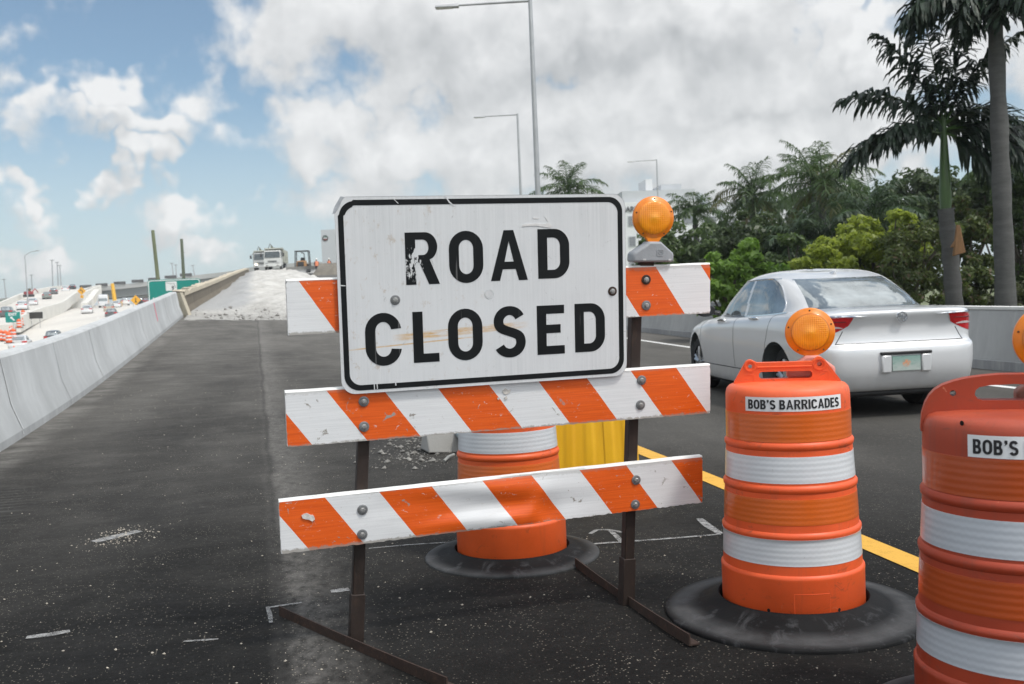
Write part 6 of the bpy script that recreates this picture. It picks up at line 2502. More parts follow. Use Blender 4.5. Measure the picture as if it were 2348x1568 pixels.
px_bush('shrub', 'small pale clipped shrub low at the right edge in front of the thicket', 'shrub', 19.5,
        [(2315, 672, .32), (2345, 665, .36), (2380, 670, .36), (2300, 695, .3), (2350, 705, .35), (2400, 700, .4)], 6500, 0.050, m_leaf('clipped_leaf', (0.045, 0.055, 0.020), (0.10, 0.115, 0.045), 0.3), 36, 0.3)
px_bush('tree', 'dark dense tree behind the bright green shrub', 'tree', 34,
        [(1740, 560, .9), (1700, 540, .8), (1790, 545, .9), (1820, 580, .9), (1680, 590, .8), (1770, 610, 1.0), (1850, 620, .9), (1720, 640, .9), (1640, 600, .7), (1850, 560, .8)], 12000, 0.11, ML_DARK, 37, 1.0)
px_bush('tree', 'mid green leafy tree behind the warning light on the barricade', 'tree', 40,
        [(1560, 570, .9), (1530, 600, .9), (1590, 600, .8), (1620, 560, .7), (1555, 640, 1.0), (1500, 560, .8), (1510, 640, 1.0), (1610, 640, .9), (1480, 620, .9)], 12000, 0.11, ML_MID, 38, 1.0)
px_bush('tree', 'dark tree crowns along the skyline behind the royal palm', 'tree', 40,
        [(2040, 470, 1.0), (2090, 450, 1.0), (2000, 490, 1.0), (2140, 450, 1.0), (1960, 500, .9), (2180, 440, 1.0), (2080, 510, 1.2), (2150, 500, 1.2), (1920, 530, 1.1), (2020, 540, 1.2)], 14000, 0.13, ML_DARK, 39, 1.2)
px_bush('tree', 'tree with open rounded tufts at the right edge above the thicket', 'tree', 33,
        [(2330, 410, .6), (2300, 430, .6), (2360, 390, .6), (2260, 430, .7), (2230, 460, .8), (2380, 430, .8), (2320, 370, .35), (2290, 480, .9), (2350, 470, .8)], 9000, 0.12, ML_DARK, 40, 1.0)
px_bush('tree', 'broad dark tree filling the gap beyond the palms left of the royal palm', 'tree', 56,
        [(1660, 560, 1.5), (1760, 520, 1.6), (1860, 500, 1.7), (1950, 480, 1.5), (1720, 580, 1.5), (1830, 560, 1.6), (1900, 540, 1.6), (1620, 610, 1.4)], 12000, 0.17, ML_DARK, 41, 1.5)
px_bush('shrub', 'dark green filler shrub low between the bright green shrub and the yellow green hedge', 'shrub', 26,
        [(1800, 610, .55), (1830, 660, .6), (1780, 680, .6), (1860, 700, .6), (1815, 570, .45), (1930, 690, .6), (1620, 720, .5), (1850, 600, .5)], 8000, 0.08, ML_MID, 45, 0.6)
# ground cover and grass strip behind the barrier
rng = np.random.default_rng(77)
n = 16000
tt = 10.8 + 9 * rng.random(n) ** 1.3
ss = 2 + 46 * rng.random(n)
P = np.array([tuple(road(t, s, zt2(t, s) + 0.12 + 0.25 * r)) for t, s, r in zip(tt, ss, rng.random(n))])
V = leaf_quads(P, np.tile(np.array([0, -0.3, 0.4]), (n, 1)), 0.14, rng, 0.25)
g = mesh_quads('grass', V, ML_OLIVE, None)
g['kind'] = 'stuff'
g['label'] = 'rough weeds and grass behind the grey barrier'
# ------------------------------------------------------------------ street lights
m_steel = plain('lamp_steel', (0.42, 0.43, 0.44), 0.45, 0.12, 3, metal=0.5)
m_lampgl = plain('lamp_lens', (0.55, 0.55, 0.53), 0.3, 0.1, 5)


def street_lamp(label, top, arm, r=0.075, az=R(-90 + 4), group='street lamps along the road', arm2=True, rise=0.0, hw=0.10):
    """Straight tapered mast with a flat bracket arm and a shoe-box head; top is the joint of mast and arm."""
    g = ground_z(top.x, top.y)
    o = thing('street_lamp', label, 'street lamp', (top.x, top.y, g), 0, group)
    h = top.z - g
    MB().tube([(0, 0, 0), (0, 0, h * 0.5), (0, 0, h + 0.06)], [r * 1.25, r * 1.1, r * 0.8], 14).build('pole', m_steel, o, smooth=True)
    MB().lathe([(r * 2.6, 0), (r * 2.6, 0.05), (r * 1.4, 0.12), (r * 1.3, 0.4)], 16, close=False).build('base_plate', m_steel, o, smooth=True)
    d = Vector((math.sin(az), math.cos(az), 0))
    e = d * arm + Vector((0, 0, rise))
    MB().tube([Vector((0, 0, h)), Vector((0, 0, h)) + e * 0.5 + Vector((0, 0, rise * 0.2)), Vector((0, 0, h)) + e], [r * 0.55, r * 0.48, r * 0.42], 8).build('arm', m_steel, o, smooth=True)
    c = Vector((0, 0, h)) + e
    M = Matrix.Translation(c) @ Matrix.Rotation(-az, 4, 'Z')
    mb = MB()
    mb.hexa([M @ Vector((-hw, -.02, -.05)), M @ Vector((hw, -.02, -.05)), M @ Vector((hw * 1.3, .62, -.045)), M @ Vector((-hw * 1.3, .62, -.045))],
            [M @ Vector((-hw * .6, -.02, .04)), M @ Vector((hw * .6, -.02, .04)), M @ Vector((hw, .60, .012)), M @ Vector((-hw, .60, .012))])
    hd = mb.build('lamp_head', m_steel, o, bevel=0.01)
    mb = MB()
    mb.hexa([M @ Vector((-hw * .8, .15, -.062)), M @ Vector((hw * .8, .15, -.062)), M @ Vector((hw, .58, -.058)), M @ Vector((-hw, .58, -.058))],
            [M @ Vector((-hw * .8, .15, -.045)), M @ Vector((hw * .8, .15, -.045)), M @ Vector((hw, .58, -.042)), M @ Vector((-hw, .58, -.042))])
    mb.build('lamp_lens', m_lampgl, hd)
    return o


street_lamp('tall steel street lamp right behind the sign, its head at the top edge', at(1215, 2, 26.7), 1.95, 0.066)
street_lamp('middle-sized steel street lamp left of the tall one', at(1186, 263, 56), 1.85, 0.070)
street_lamp('smallest steel street lamp, above the amber light and the white building', at(1505, 367, 84), 1.85, 0.062)

# ------------------------------------------------------------------ white building on the right, white tower behind the sign
m_whitewall = plain('white_render', (0.70, 0.71, 0.72), 0.8, 0.05, 0.15)
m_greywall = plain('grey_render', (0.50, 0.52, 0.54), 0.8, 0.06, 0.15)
m_win = m_glass('window_glass', (0.03, 0.04, 0.045))
m_sigl = plain('sign_letters_dark', (0.10, 0.10, 0.11), 0.6, 0.1, 2)


def facade_frame(u0, v0, d, yaw):
    """Frame whose origin stands at (u0, v0, d), x to the right across the facade, y into the building."""
    p = at(u0, v0, d)
    return Matrix.Translation(p) @ Matrix.Rotation(yaw, 4, 'Z')


p0 = at(1428, 437, 160)
gz = ground_z(p0.x, p0.y) - 1
hotel = thing('hotel_building', 'white hotel block with dark lettering and windows behind the amber light', 'building', (p0.x, p0.y, gz), R(4))
H = p0.z - gz
mb = MB().box((6.3, 12, (H - 1.9) / 2), (12.6, 24, H - 1.9))
hw_ = mb.build('wall', m_whitewall, hotel)
mb = MB().box((6.0, 12, H - 0.95), (12.0, 22, 1.9))
hp = mb.build('roof_parapet', m_greywall, hotel)
mb = MB().box((4.9, 6, H + 0.35), (1.1, 6, 3.4))
mb.build('stair_tower', m_whitewall, hotel)
mb = MB().box((8.6, 7, H + 0.55), (3.4, 8, 1.1))
mb.build('plant_room', m_greywall, hotel)
mb = MB()
mb.text('MARRIOTT', 0.85, -0.16, -0.02, 2.2, H - 3.0, bold=0.012, width=5.4)
mb.build('lettering', m_sigl, hw_)
for r_ in range(6):
    for c_ in range(4):
        zz = H - 4.9 - r_ * 3.3
        x = 1.2 + c_ * 3.1
        f = MB().box((x, -0.02, zz), (1.9 if c_ else 1.2, 0.14, 1.7)).build('window', m_greywall, hotel)
        MB().box((x, -0.10, zz), (1.6 if c_ else 0.95, 0.06, 1.45)).build('pane', m_win, f)
p0 = at(1668, 478, 165)
gz = ground_z(p0.x, p0.y) - 1
annex = thing('hotel_wing', 'white wing with dark windows glimpsed between the palm trunks', 'building', (p0.x, p0.y, gz), R(4))
H = p0.z - gz
MB().box((-1.5, 10, H / 2), (13.5, 18, H)).build('wall', m_whitewall, annex)
for r_ in range(4):
    for c_ in range(4):
        x, zz = -6.4 + c_ * 3.2, H - 2.2 - r_ * 3.3
        f = MB().box((x + 0.4, 0.98, zz), (2.3, 0.14, 2.3)).build('window', m_greywall, annex)
        MB().box((x + 0.4, 0.90, zz), (2.0, 0.06, 2.0)).build('pane', m_win, f)

p0 = at(735, 527, 172)
gz = ground_z(p0.x, p0.y) - 3
H = p0.z - gz
tower = thing('white_tower', 'plain white tower with a round emblem left of the ROAD CLOSED sign', 'building', (p0.x, p0.y, gz), R(2))
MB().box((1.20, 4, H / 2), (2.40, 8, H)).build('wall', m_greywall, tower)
mb = MB().box((7.7, 4.5, H / 2 + 0.22), (10.6, 7.6, H + 0.4))
mb.build('wall', m_whitewall, tower)
MB().box((7.7, 0.62, H - 0.3), (10.62, 0.30, 1.5)).build('cornice', m_whitewall, tower)
mb = MB()
mb.lathe([(0.0, 0.10), (0.50, 0.10), (0.50, 0.02)], 32, axis='y', c=(0.72, 0, H - 1.45), close=False)
em = mb.build('emblem', plain('emblem_ring', (0.055, 0.05, 0.05), 0.6, 0.2, 3), tower)
mb = MB()
mb.prism(arc(0.72, H - 1.45, 0.40, 0.40, 20, 160, 16), -0.13, -0.09)
mb.build('emblem_top', plain('emblem_green', (0.10, 0.16, 0.13), 0.6, 0.2, 3), em)
mb = MB()
mb.prism(arc(0.72, H - 1.45, 0.40, 0.40, 200, 340, 16), -0.13, -0.09)
mb.build('emblem_base', plain('emblem_red', (0.22, 0.08, 0.07), 0.6, 0.2, 3), em)
mb = MB().box((0.72, -0.11, H - 1.45), (0.62, 0.04, 0.14))
mb.build('emblem_bar', m_whitewall, em)

# ------------------------------------------------------------------ works on the ramp: tippers, bulldozer, people
m_cab = plain('dusty_white_cab', (0.60, 0.61, 0.59), 0.55, 0.12, 2, dirt=(0.45, 0.42, 0.36), dirt_amt=0.5)
m_bed = plain('dusty_tipper_body', (0.42, 0.43, 0.38), 0.8, 0.2, 2, dirt=(0.5, 0.47, 0.4), dirt_amt=0.6)
m_darkp = plain('dark_machine_parts', (0.035, 0.036, 0.036), 0.7, 0.3, 4)
m_cat = plain('machine_yellow_orange', (0.36, 0.19, 0.07), 0.5, 0.2, 4)
m_bladem = plain('worn_steel_blade', (0.42, 0.42, 0.41), 0.45, 0.2, 3, metal=0.5)
m_glass2 = plain('cab_glass', (0.06, 0.075, 0.08), 0.3, 0.3, 3)
m_hl = Mat('headlamp_on')
m_hl.set(col=(0.9, 0.85, 0.7), emit=(1.0, 0.86, 0.62), emits=4.0)
m_hl = m_hl.m


def tipper(label, p, rz, lit=False, col=None, k=1.0):
    o = thing('tipper_truck', label, 'truck', p, rz, 'tipper trucks on the ramp')
    cab = MB()
    # cab: front at y = 0, looking towards -y
    cab.hexa([(-1.02, 0.0, .55), (1.02, 0.0, .55), (1.02, 1.7, .55), (-1.02, 1.7, .55)], [(-1.02, -.02, 1.35), (1.02, -.02, 1.35), (1.02, 1.7, 1.35), (-1.02, 1.7, 1.35)])
    cab.hexa([(-1.02, -.02, 1.351), (1.02, -.02, 1.351), (1.02, 1.7, 1.351), (-1.02, 1.7, 1.351)], [(-.95, .28, 2.30), (.95, .28, 2.30), (.95, 1.6, 2.30), (-.95, 1.6, 2.30)])
    c = cab.build('cab', col or m_cab, o, bevel=0.06)
    w = MB()
    w.hexa([(-.92, -.045, 1.42), (.92, -.045, 1.42), (.92, .0, 1.42), (-.92, .0, 1.42)], [(-.86, .215, 2.17), (.86, .215, 2.17), (.86, .26, 2.17), (-.86, .26, 2.17)])
    w.build('windscreen', m_glass2, c)
    for s in (-1, 1):
        MB().hexa([(s * 1.005, .25, 1.45), (s * 1.03, .25, 1.45), (s * 1.03, 1.3, 1.45), (s * 1.005, 1.3, 1.45)], [(s * .955, .5, 2.15), (s * .98, .5, 2.15), (s * .98, 1.3, 2.15), (s * .955, 1.3, 2.15)]).build('side_window', m_glass2, c)
    MB().box((0, -.03, .98), (1.05, .05, .22)).build('grille', plain('grille_grey', (0.36, 0.37, 0.36), 0.6, 0.1, 5), c)
    for k_ in range(3):
        MB().box((0, -.065, .91 + .07 * k_), (1.0, .03, .02)).build('grille_bar', m_darkp, c)
    for s in (-1, 1):
        MB().box((s * .66, -.05, .80), (.34, .06, .14)).build('headlamp', m_hl if lit else plain('headlamp_off', (0.45, 0.46, 0.46), 0.25, 0.1, 5), o, bevel=0.02)
        MB().box((s * .62, -.075, .48), (.28, .05, .10)).build('fog_lamp_recess', m_darkp, o)
        MB().tube([(s * .99, .15, 2.1), (s * 1.30, .0, 2.05), (s * 1.30, .0, 1.55)], .02, 6).build('mirror_arm', m_darkp, o)
        MB().box((s * 1.30, 0, 1.75), (.22, .08, .42)).build('mirror', m_darkp, o, bevel=0.02)
    MB().box((0, .02, .52), (2.06, .24, .30)).build('bumper', col or m_cab, o, bevel=0.04)
    for y in (1.05, 4.3, 5.3):
        for s in (-1, 1):
            mb = MB().lathe([(.0, -.13), (.38, -.13), (.44, -.09), (.44, .09), (.38, .13), (0, .13)], 22, axis='x', c=(s * .88, y, .44), close=False)
            wh = mb.build('wheel', m_tyre, o, smooth=True)
            MB().lathe([(.0, 0), (.22, 0), (.24, -.03 * s)], 16, axis='x', c=(s * 1.02, y, .44), close=False).build('rim', m_steel, wh)
    MB().box((0, 3.6, .72), (.9, 4.6, .22)).build('chassis', m_darkp, o)
    # ribbed body, open top, canopy over the cab
    mb = MB()
    mb.hexa([(-1.12, 1.95, .95), (1.12, 1.95, .95), (1.12, 6.0, .95), (-1.12, 6.0, .95)], [(-1.18, 1.85, 2.45), (1.18, 1.85, 2.45), (1.18, 6.1, 2.45), (-1.18, 6.1, 2.45)])
    for y in (2.4, 3.2, 4.0, 4.8, 5.6):
        for s in (-1, 1):
            mb.box((s * 1.19, y, 1.7), (.07, .12, 1.4))
    b = mb.build('tipper_body', m_bed, o)
    MB().hexa([(-1.0, .7, 2.50), (1.15, .7, 2.50), (1.15, 1.95, 2.44), (-1.0, 1.95, 2.44)], [(-1.0, .7, 2.62), (1.15, .7, 2.62), (1.15, 1.95, 2.66), (-1.0, 1.95, 2.66)]).build('cab_guard', m_bed, b)
    # folded tarpaulin arm standing up over the cab
    MB().tube([(-.75, 1.9, 2.3), (-.38, 1.5, 3.2), (.05, 1.9, 2.55)], .055, 6).build('tarp_arm', m_darkp, o)
    MB().hexa([(-.35, 1.75, 2.55), (.85, 1.75, 2.50), (.85, 1.9, 2.50), (-.35, 1.9, 2.55)], [(-.36, 1.75, 3.12), (.0, 1.75, 2.75), (.0, 1.9, 2.75), (-.36, 1.9, 3.12)]).build('tarpaulin', plain('tarp', (0.40, 0.42, 0.34), 0.9, 0.2, 3), o)
    return o


RZ = RA
pt = at(626, 633, 119)


def on_road_z(p):
    t, s = ts(p)
    return zlime(t, s) if t < 6 else G(t, s)


pt.z = on_road_z(pt) + 0.02
tipper('dusty white tipper truck facing the camera on the pale ramp', pt, R(6))
pt2 = at(601, 634, 128)
pt2.z = on_road_z(pt2)
tipper('second tipper truck with a lit headlamp, half hidden behind the white one', pt2, R(10), True, plain('dusty_grey_cab', (0.44, 0.45, 0.45), 0.6, 0.15, 2))

pd = at(693, 634, 112)
pd.z = on_road_z(pd)
dz = thing('bulldozer', 'bulldozer with a wide steel blade and open roll cage beside the white truck', 'bulldozer', pd, R(4))
mb = MB()
nb = 10
for i in range(nb):
    a0, a1 = i / nb, (i + 1) / nb
    q = lambda a: (-1.25 - 0.28 * math.sin(math.pi * a) * -1, 0.10 + 0.85 * a)
    (y0, z0), (y1, z1) = q(a0), q(a1)
    mb.hexa([(-1.62, y0, z0), (1.62, y0, z0), (1.62, y0 + .06, z0), (-1.62, y0 + .06, z0)], [(-1.62, y1, z1), (1.62, y1, z1), (1.62, y1 + .06, z1), (-1.62, y1 + .06, z1)])
bl = mb.build('blade', m_bladem, dz, smooth=True)
MB().box((0, -1.26, .09), (3.24, .05, .10)).build('cutting_edge', m_darkp, bl)
for s in (-1, 1):
    mb = MB()
    mb.prism([(-1.0, .05), (1.4, .05), (1.75, .40), (1.5, .80), (-.8, .80), (-1.2, .45)], -.24, .24)
    mb.build('track', m_darkp, dz, bevel=0.05, M=Matrix.Translation((s * .85, 0, 0)) @ Matrix.Rotation(R(90), 4, 'Z'))
    MB().box((s * .86, -.2, .86), (.5, 1.4, .10)).build('fender', m_cat, dz, bevel=0.03)
    MB().tube([(s * .95, -1.1, .4), (s * .95, .6, .45)], .07, 8).build('push_arm', m_cat, dz)
hood = MB().hexa([(-.50, -.85, .7), (.50, -.85, .7), (.52, .55, .7), (-.52, .55, .7)], [(-.45, -.80, 1.55), (.45, -.80, 1.55), (.50, .55, 1.68), (-.50, .55, 1.68)]).build('engine_hood', m_cat, dz, bevel=0.05)
MB().box((0, -.87, 1.15), (.68, .06, .66)).build('radiator_grille', m_darkp, hood)
MB().box((0, 1.1, 1.0), (1.3, 1.1, .6)).build('rear_body', m_darkp, dz, bevel=0.05)
MB().hexa([(-.28, .75, 1.3), (.28, .75, 1.3), (.28, 1.25, 1.3), (-.28, 1.25, 1.3)], [(-.24, 1.1, 2.05), (.24, 1.1, 2.05), (.24, 1.25, 2.05), (-.24, 1.25, 2.05)]).build('driver_seat', m_darkp, dz, bevel=0.06)
MB().tube([(0.30, .2, 1.6), (0.30, .2, 2.4), (.12, .25, 2.55), (-.05, .3, 2.55)], .055, 8).build('exhaust', m_darkp, dz, smooth=True)
for x, y in ((-.72, .35), (.72, .35), (-.72, 1.5), (.72, 1.5)):
    MB().tube([(x * 1.12, y, .95), (x, y, 2.72)], .055, 8).build('cage_post', m_darkp, dz, smooth=True)
MB().box((0, .92, 2.76), (1.56, 1.32, .09)).build('cage_roof', m_darkp, dz, bevel=0.02)

m_vest = plain('orange_vest', (0.80, 0.27, 0.14), 0.7, 0.15, 8)
m_trous = plain('dark_trousers', (0.03, 0.035, 0.05), 0.8, 0.2, 8)
m_skin = plain('skin', (0.30, 0.16, 0.10), 0.6, 0.1, 8)
m_helm = plain('white_helmet', (0.75, 0.75, 0.73), 0.4, 0.05, 8)


def person(label, p, rz, pose=0):
    """One skinned body (trousers and limbs), with vest, head skin and helmet as its clothing."""
    o = thing('person', label, 'person', p, rz, 'road workers in orange vests')
    J = {'pel': (0, 0, .95), 'che': (0, 0, 1.32), 'nec': (0, -.01, 1.50), 'hea': (0, -.03, 1.64), 'top': (0, -.03, 1.74)}
    E_ = [('pel', 'che'), ('che', 'nec'), ('nec', 'hea'), ('hea', 'top')]
    rad = {'pel': .15, 'che': .17, 'nec': .062, 'hea': .10, 'top': .07}
    for s, n in ((-1, 'l'), (1, 'r')):
        lift = pose * s * 0.10
        J.update({'hip' + n: (s * .10, 0, .88), 'kne' + n: (s * .12, -.03 - lift, .50), 'ank' + n: (s * .12, .02 + lift, .09), 'toe' + n: (s * .14, -.14 + lift, .045),
                  'sho' + n: (s * .20, 0, 1.42), 'elb' + n: (s * .27, .03 + lift, 1.14), 'wri' + n: (s * .24, -.12 + lift, .94), 'han' + n: (s * .23, -.17 + lift, .87)})
        E_ += [('pel', 'hip' + n), ('hip' + n, 'kne' + n), ('kne' + n, 'ank' + n), ('ank' + n, 'toe' + n), ('che', 'sho' + n), ('sho' + n, 'elb' + n), ('elb' + n, 'wri' + n), ('wri' + n, 'han' + n)]
        rad.update({'hip' + n: .105, 'kne' + n: .07, 'ank' + n: .05, 'toe' + n: .045, 'sho' + n: .075, 'elb' + n: .05, 'wri' + n: .035, 'han' + n: .042})
    ks = list(J)
    me = bpy.data.meshes.new('person_body')
    me.from_pydata([J[k] for k in ks], [(ks.index(a), ks.index(b)) for a, b in E_], [])
    ob = bpy.data.objects.new('person_raw', me)
    COL.objects.link(ob)
    ob.modifiers.new('skin', 'SKIN')
    for k, v in zip(ks, me.skin_vertices[0].data):
        v.radius = (rad[k], rad[k] * (0.72 if k in ('pel', 'che') else 1))
    me.skin_vertices[0].data[0].use_root = True
    ob.modifiers.new('sub', 'SUBSURF').levels = 1
    dg = bpy.context.evaluated_depsgraph_get()
    dg.update()
    m2 = bpy.data.meshes.new_from_object(ob.evaluated_get(dg))
    bpy.data.objects.remove(ob)
    m2.materials.clear()
    m2.materials.append(m_trous)
    m2.materials.append(m_skin)
    m2.polygons.foreach_set('material_index', [1 if (q.center.z > 1.53 or (abs(q.center.x) > .2 and q.center.z < 1.0 and q.center.z > .7)) else 0 for q in m2.polygons])
    b = finish(m2, 'body', o, smooth=True)
    mb = MB()
    mb.lathe([(.19, .93), (.20, 1.05), (.205, 1.25), (.195, 1.40), (.12, 1.47), (.085, 1.49)], 20, close=False)
    v = mb.build('vest', m_vest, o, smooth=True, M=Matrix.Diagonal((1.12, .82, 1, 1)))
    mb = MB()
    mb.lathe([(.15, 1.67), (.135, 1.675), (.125, 1.72), (.10, 1.77), (.05, 1.80), (0, 1.805)], 18, close=False, c=(0, -.03, 0))
    mb.build('helmet', m_helm, o, smooth=True)
    return o


pw = at(727, 634, 112)
pw.z = on_road_z(pw)
person('worker in an orange vest, dark trousers and a white helmet beside the bulldozer', pw, R(20), 1)
pw = at(756, 634, 120)
pw.z = on_road_z(pw)
person('worker in an orange vest, partly hidden by a dark heap left of the sign', pw, R(-30), 0.5)
# dark heap the second worker stands behind
mb = MB()
hp = at(750, 640, 108)
vs, nx_, ny_ = [], 26, 12
for j in range(ny_ + 1):
    for i in range(nx_ + 1):
        x, y = -1.6 + 7.5 * i / nx_, -2.2 + 4.4 * j / ny_
        k = max(0, 1 - (y / 2.1) ** 2) * min(1, max(0, (x + 1.5) / 0.8)) * min(1, (6 - x) / 1.5)
        wz = hp + Vector((x, y, 0))
        base = on_road_z(wz)
        vs.append((x, y, base - 0.1 + k * (1.35 - 0.05 * x) + 0.12 * k * noise.fractal((x * 1.6, y * 1.6, 4), 1.0, 2.0, 4)))
n1 = nx_ + 1
o = MB().add(vs, [(j * n1 + i, j * n1 + i + 1, (j + 1) * n1 + i + 1, (j + 1) * n1 + i) for j in range(ny_) for i in range(nx_)]).build('soil_heap', plain('brown_grey_soil', (0.17, 0.155, 0.13), 0.95, 0.3, 1.5, 0.6, 8), smooth=True)
o.location = (hp.x, hp.y, 0)
tag(o, 'brown grey soil heap beside the workers, running behind the sign', 'soil heap')

# ------------------------------------------------------------------ the lower highway on the left
m_hwy = plain('highway_concrete', (0.60, 0.575, 0.53), 0.9, 0.12, 0.12, 0.2, 3, dirt=(0.44, 0.42, 0.38), dirt_amt=0.5, stretch=(1, 0.12, 1))
m_parap = plain('white_parapet', (0.66, 0.645, 0.60), 0.85, 0.12, 0.5, dirt=(0.45, 0.43, 0.38), dirt_amt=0.5, stretch=(1, 1, 0.5))
HD = Vector((-0.33, 1.0, 0)).normalized()


def hwp(y, off):
    """Point on the highway at depth y, off metres to the right of the lane the white car uses."""
    return Vector((-47 - (y - 95) * 0.33 + off, y, hw_z(y)))


ys = frange(20, 330, 4)
offs = [-22, -16, -10, -5, 0, 5, 10, 16, 21]
vs = [tuple(hwp(y, o_)) for y in ys for o_ in offs]
n1 = len(offs)
struct(MB().add(vs, [(j * n1 + i, j * n1 + i + 1, (j + 1) * n1 + i + 1, (j + 1) * n1 + i) for j in range(len(ys) - 1) for i in range(n1 - 1)]).build('highway', m_hwy, smooth=True))
mb = MB()
for off in (-6.2, 3.0, 6.7):
    for y0 in range(40, 300, 12):
        a, b = hwp(y0, off), hwp(y0 + 4, off)
        mb.add([(a.x - .09, a.y, a.z + .02), (a.x + .09, a.y, a.z + .02), (b.x + .09, b.y, b.z + .02), (b.x - .09, b.y, b.z + .02)], [(0, 1, 2, 3)])
struct(mb.build('highway_line', plain('faded_lane_paint', (0.70, 0.70, 0.68), 0.8, 0.1, 2)))


def ribbon(pts, w, th, mat, name, parent=None):
    """Strip through world points, w wide (level across), th thick."""
    vs = []
    for i, p in enumerate(pts):
        a, b = pts[max(0, i - 1)], pts[min(len(pts) - 1, i + 1)]
        d = Vector((b.x - a.x, b.y - a.y, 0)).normalized()
        s = Vector((d.y, -d.x, 0)) * (w / 2)
        vs += [p - s, p + s, p + s - Vector((0, 0, th)), p - s - Vector((0, 0, th))]
    fs = [(4 * j + i, 4 * j + (i + 1) % 4, 4 * j + 4 + (i + 1) % 4, 4 * j + 4 + i) for j in range(len(pts) - 1) for i in range(4)]
    fs += [(0, 1, 2, 3), tuple(len(vs) - 4 + i for i in (3, 2, 1, 0))]
    return MB().add(vs, fs).build(name, mat, parent)


def offset(pts, k, dz=0.0):
    out = []
    for i, p in enumerate(pts):
        a, b = pts[max(0, i - 1)], pts[min(len(pts) - 1, i + 1)]
        d = Vector((b.x - a.x, b.y - a.y, 0)).normalized()
        out.append(p + Vector((d.y, -d.x, 0)) * k + Vector((0, 0, dz)))
    return out


def smooth_path(ctrl, n=40):
    c = [Vector(p) for p in ctrl]
    c = [2 * c[0] - c[1]] + c + [2 * c[-1] - c[-2]]
    out = []
    m = len(c) - 3
    for i in range(n + 1):
        q = i / n * m
        j = min(m - 1, int(q))
        t = q - j
        p0, p1, p2, p3 = c[j:j + 4]
        out.append(0.5 * ((2 * p1) + (p2 - p0) * t + (2 * p0 - 5 * p1 + 4 * p2 - p3) * t * t + (3 * p1 - p0 - 3 * p2 + p3) * t ** 3))
    return out


# exit ramp climbing on the left, its parapets, and the wall between it and the main lanes
ramp = smooth_path([at(-70, 748, 120), at(0, 724, 145), at(52, 711, 164), at(78, 701, 184), at(108, 684, 208), at(140, 672, 232), at(178, 663, 258), at(205, 661, 275)], 50)
rp = ribbon(ramp, 10.0, 0.9, m_hwy, 'exit_ramp')
tag(rp, 'pale exit ramp climbing to the left beyond the lower highway', 'ramp')
lp = offset(ramp, -5.3, 1.0)
o = ribbon(lp, 0.5, 2.2, m_parap, 'ramp_parapet', rp)
rw = offset(ramp, 5.3, 0.9)
o = ribbon(rw, 0.5, 1.9, m_parap, 'ramp_parapet', rp)
w2 = smooth_path([at(150, 697, 205), at(185, 683, 225), at(215, 669, 238), at(230, 664, 244)], 16)
o = ribbon([p + Vector((0, 0, 1.0)) for p in w2], 0.6, 3.0, m_parap, 'retaining_wall')
tag(o, 'low white retaining wall in the middle of the pale highway', 'wall')
w3 = smooth_path([at(332 * 1.0 - 8, 680 - 0, 208), at(345, 668, 214), at(383, 643, 226)], 10)
w3 = smooth_path([at(193, 702, 196), at(205, 691, 206), at(222, 669, 220)], 12)
o = ribbon([p + Vector((0, 0, 0.6)) for p in w3], 1.2, 1.7, m_parap, 'ramp_end_wall')
tag(o, 'sloping white end of an unfinished ramp beside the white van', 'wall')

# flyover
m_deck = plain('flyover_parapet', (0.42, 0.425, 0.415), 0.85, 0.1, 0.3, stretch=(0.3, 0.3, 1))
m_gird = plain('flyover_girder', (0.20, 0.215, 0.215), 0.85, 0.12, 0.3, stretch=(0.3, 0.3, 1))
m_form = plain('formwork', (0.10, 0.10, 0.10), 0.8, 0.2, 1)
fo = smooth_path([at(-140, 706, 268), at(0, 687, 268), at(55, 681, 268), at(130, 671, 268), at(205, 662, 266), at(340, 648, 264), at(463, 632, 262), at(543, 622, 262), at(585, 614, 262), at(660, 606, 262), at(800, 600, 262)], 70)
fly = ribbon(fo, 9.0, 1.15, m_deck, 'flyover')
tag(fly, 'long grey flyover on dark girders crossing the left background', 'flyover')
ribbon([p + Vector((0, 0, -1.16)) for p in offset(fo, 0.5)], 7.0, 2.1, m_gird, 'girder', fly)
for i in range(40, 54, 2):
    a, b = fo[i - 12] , fo[i - 11]
    s = (a + b) / 2
    d = (b - a)
    MB().box((s.x, s.y - 4.6, s.z + 0.45), (3.2, .25, .75), Matrix.Rotation(math.atan2(d.y, d.x), 3, 'Z')).build('formwork_panel', m_form, fly)
pp = at(336, 668, 264)
gz = hw_z(264) - 2
mb = MB()
hh = pp.z - gz
mb.prism([(-1.2, 0), (1.2, 0), (1.3, hh * .55), (4.2, hh * .9), (4.2, hh), (-4.2, hh), (-4.2, hh * .9), (-1.3, hh * .55)], -1.2, 1.2)
o = mb.build('pier', m_deck, fly)
o.location = (pp.x, pp.y, gz)
for u in (20, 470, 560):
    pp = at(u, 690, 266)
    gz = hw_z(266) - 4
    zt = min(fo, key=lambda q: abs(q.x - pp.x)).z - 3.2
    MB().box((pp.x, pp.y, (gz + zt) / 2), (2.4, 2.4, zt - gz)).build('pier', m_deck, fly)
# vegetation under the far left of the flyover
px_bush('shrub', 'strip of green scrub under the far left end of the flyover', 'shrub', 255, [(2, 706, 2.2), (14, 707, 2.0), (26, 704, 2.0), (-14, 708, 2.2), (38, 702, 1.6)], 3000, 0.5, ML_MID, 61, 1.0, 0.5, 'scrub by the highway', False)

